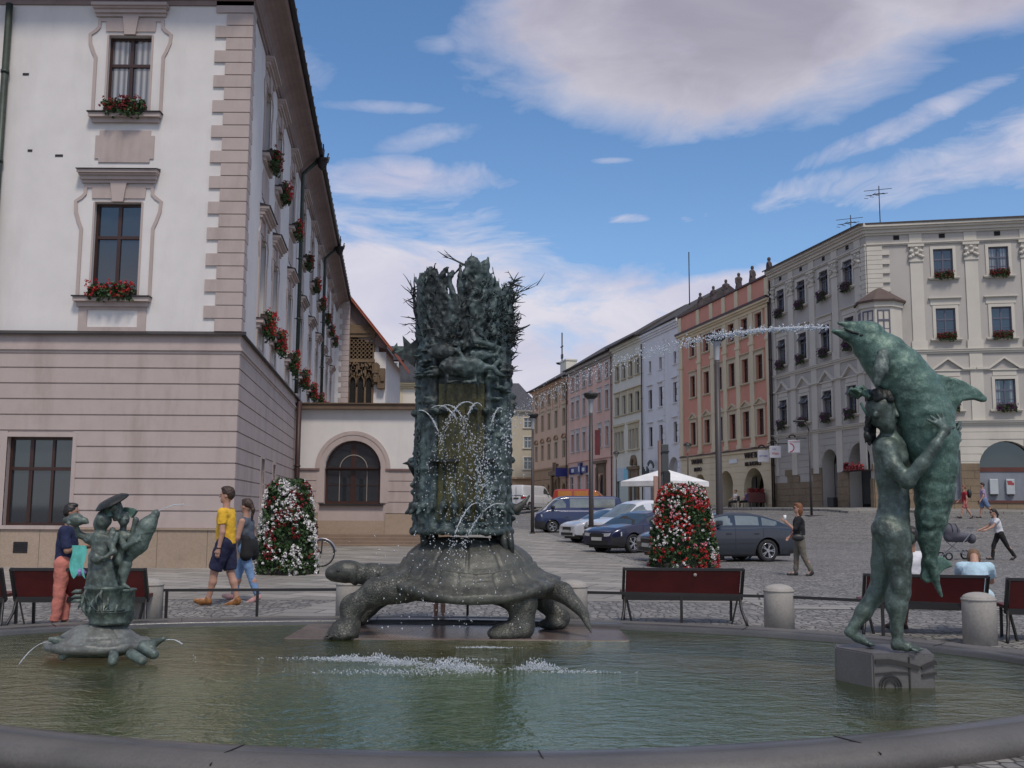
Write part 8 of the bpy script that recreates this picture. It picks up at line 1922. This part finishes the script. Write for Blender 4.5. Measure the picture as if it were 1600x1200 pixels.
def jet(name, path, label, r0, solid_to=.35, spread=.05, n=160, seed=1, rdrop=.012, extra_fall=0.0):
    """path: function t -> point; coherent near the nozzle, breaking into beads"""
    rd = random.Random(seed); mb = MB(); k = 26
    pts = [path(solid_to * i / k) for i in range(k + 1)]
    mb.tube([p + Vector((rd.gauss(0, 1), rd.gauss(0, 1), rd.gauss(0, 1))) * r0 * .35 * (i / k) for i, p in enumerate(pts)], [r0 * (1 + .9 * (i / k)) * rd.uniform(.75, 1.2) * (1 if i else .5) for i in range(k + 1)], 6)
    for i in range(n):
        t = solid_to * .5 + (1 - solid_to * .5) * rd.random(); w = spread * max(0, t - solid_to * .4) ** 1.2
        p = path(t) + Vector((rd.gauss(0, w), rd.gauss(0, w), rd.gauss(0, w) - extra_fall * t * abs(rd.gauss(0, .2)))); drop(mb, p, rdrop * rd.uniform(.4, 1.25), rd)
    o = mb.build(name, M_SPRAY, fix=False); return tag(o, label, 'water jet')
# the long dolphin jet arches over to the tower
Pm = at(1296, 512, 8.72); Pe = Vector((-.1, 12.1, 2.55))
def djet(t):
    x = lerp(Pm.x, Pe.x, t); y = lerp(Pm.y, Pe.y, t); z = Pm.z + (.62 * t) * 1.0 - .0 - (Pm.z + .62 - Pe.z) * t * t; return Vector((x, y, z))
rd = random.Random(1); mb = MB(); k = 60
mb.tube([djet(.30 * i / k) + Vector((0, rd.gauss(0, 1), rd.gauss(0, 1))) * .006 * (i / k) for i in range(k + 1)], [(.006 + .013 * math.sin(PI * min(1, i / k * 1.1)) ** .7) * rd.uniform(.7, 1.25) for i in range(k + 1)], 7)
for i in range(2000):
    t = rd.random() ** .8; w = .014 + .055 * t; p = djet(t) + Vector((rd.gauss(0, w), rd.gauss(0, w), rd.gauss(0, w * .8) - .04 * t * abs(rd.gauss(0, 1))))
    if t > .32 and mnoise.noise(Vector((t * 26, 0, 0))) < -.05 and rd.random() < .7: continue
    drop(mb, p, (.009 if t < .4 else .0075) * rd.uniform(.4, 1.3) * (1 - .35 * t), rd)
tag(mb.build('water_jet', M_SPRAY, fix=False), 'long arching water jet from the dolphin beak breaking into beads over the square', 'water jet')
TWR = lambda d, z, r=.62: Vector(pol(rad(d), r, z))
def arcp(p0, v, g_=9.8, T1=.6): return lambda t: p0 + v * (t * T1) + Vector((0, 0, -.5 * g_ * (t * T1) ** 2))
spec = [(-28, 2.64, (1.15, -.30, .75), 'thin water arc starting at the left nozzle of the bronze tower'), (-20, 2.64, (1.05, -.25, .80), 'thin water arc from the second nozzle, crossing the tower panel rightwards'), (14, 2.66, (-1.0, -.25, .95), 'thin water arc from the third nozzle, crossing the tower panel leftwards'), (20, 2.66, (-.62, -.3, .85), 'steeper water arc falling from the third nozzle of the tower'), (42, 2.64, (-.5, -.3, .6), 'broken water arc starting at the right nozzle of the bronze tower'), (-44, 2.62, (.95, -.3, .3), 'water arc from the far left edge of the bronze tower')]
for i, (d, z, v, lab) in enumerate(spec): jet('water_jet', arcp(TWR(d, z, .72), Vector(v), 9.8, .60), lab, .0042, .42, .085, 210, i + 3, .0065)
for i, (d, v, lab) in enumerate(((20, (-.9, -.5, .5), 'low water arc spraying from the tower foot towards the tortoise neck'), (45, (-1.3, -.45, .45), 'lowest water arc crossing the front of the tortoise shell'))): jet('water_jet', arcp(TWR(d, 1.55, .72), Vector(v), 9.8, .42), lab, .0042, .75, .05, 80, i + 20, .008)
# jets of the small group
p0 = at(247, 799, 10.0); jet('water_jet', arcp(p0, Vector((1.9, .0, 1.15)), 9.8, .26), 'fine water jet from the mouth of the fish held by the bronze boy', .0035, .5, .02, 60, 31, .003)
p0 = at(75, 1003, 9.8); jet('water_jet', arcp(p0, Vector((-.75, -1.2, .1)), 9.8, .22), 'fine water jet from the left head of the small tortoise', 0.0022, .9, .01, 20, 32, .005)
p0 = at(259, 1000, 9.7); jet('water_jet', arcp(p0, Vector((1.3, -.2, .35)), 9.8, .25), 'fine water jet from the right head of the small tortoise', .003, .5, .012, 26, 33, .005)
# drops raining over the tower and shell
rd = random.Random(77); mb = MB()
for i in range(430):
    x = rd.gauss(-.38, .24); z = rd.uniform(1.3, 2.5); drop(mb, (x, 11.52 + rd.uniform(-.15, .12), z), .0062 * rd.uniform(.4, 1.3), rd)
for i in range(240): drop(mb, (rd.gauss(-.28, .12), 11.5 + rd.uniform(-.1, .1), rd.gauss(1.9, .22)), .0085 * rd.uniform(.5, 1.4), rd)
for i in range(300): drop(mb, (rd.gauss(-.62, .45), 11.4 + rd.uniform(-.2, .1), rd.uniform(.2, 1.25)), .0075 * rd.uniform(.4, 1.3), rd)
for i in range(70): drop(mb, (rd.gauss(-.05, .05), 11.6, rd.gauss(2.35, .12)), .011 * rd.uniform(.5, 1.3), rd)
stuff(mb, 'water_spray')
# foam where the jets land
mb = MB()
def foamy(cx, cy, sx, sy, n, zmax):
    for i in range(n):
        a = rd.gauss(0, 1), rd.gauss(0, 1); x, y = cx + a[0] * sx, cy + a[1] * sy; e = math.exp(-(a[0] ** 2 + a[1] ** 2) / 2); z = .062 + abs(rd.gauss(0, zmax * .35)) * (.2 + e); drop(mb, (x, y, z), rd.uniform(.0025, .0068), rd, .8 if z < .09 else 1.8)
for u, v, sx, sy, n, zm in ((545, 1031, .13, .05, 700, .05), (590, 1033, .10, .035, 700, .08), (630, 1038, .12, .05, 650, .06), (700, 1044, .12, .045, 900, .11), (735, 1048, .10, .04, 500, .09), (840, 1046, .10, .035, 800, .10), (520, 1029, .3, .05, 350, .015), (640, 1050, .45, .09, 500, .01), (690, 1030, .3, .05, 250, .012), (760, 1012, .14, .02, 260, .02), (900, 1050, .2, .04, 200, .015)):
    p = atz(u, v); foamy(p.x, p.y, sx, sy, n, zm)
stuff(mb, 'foam')
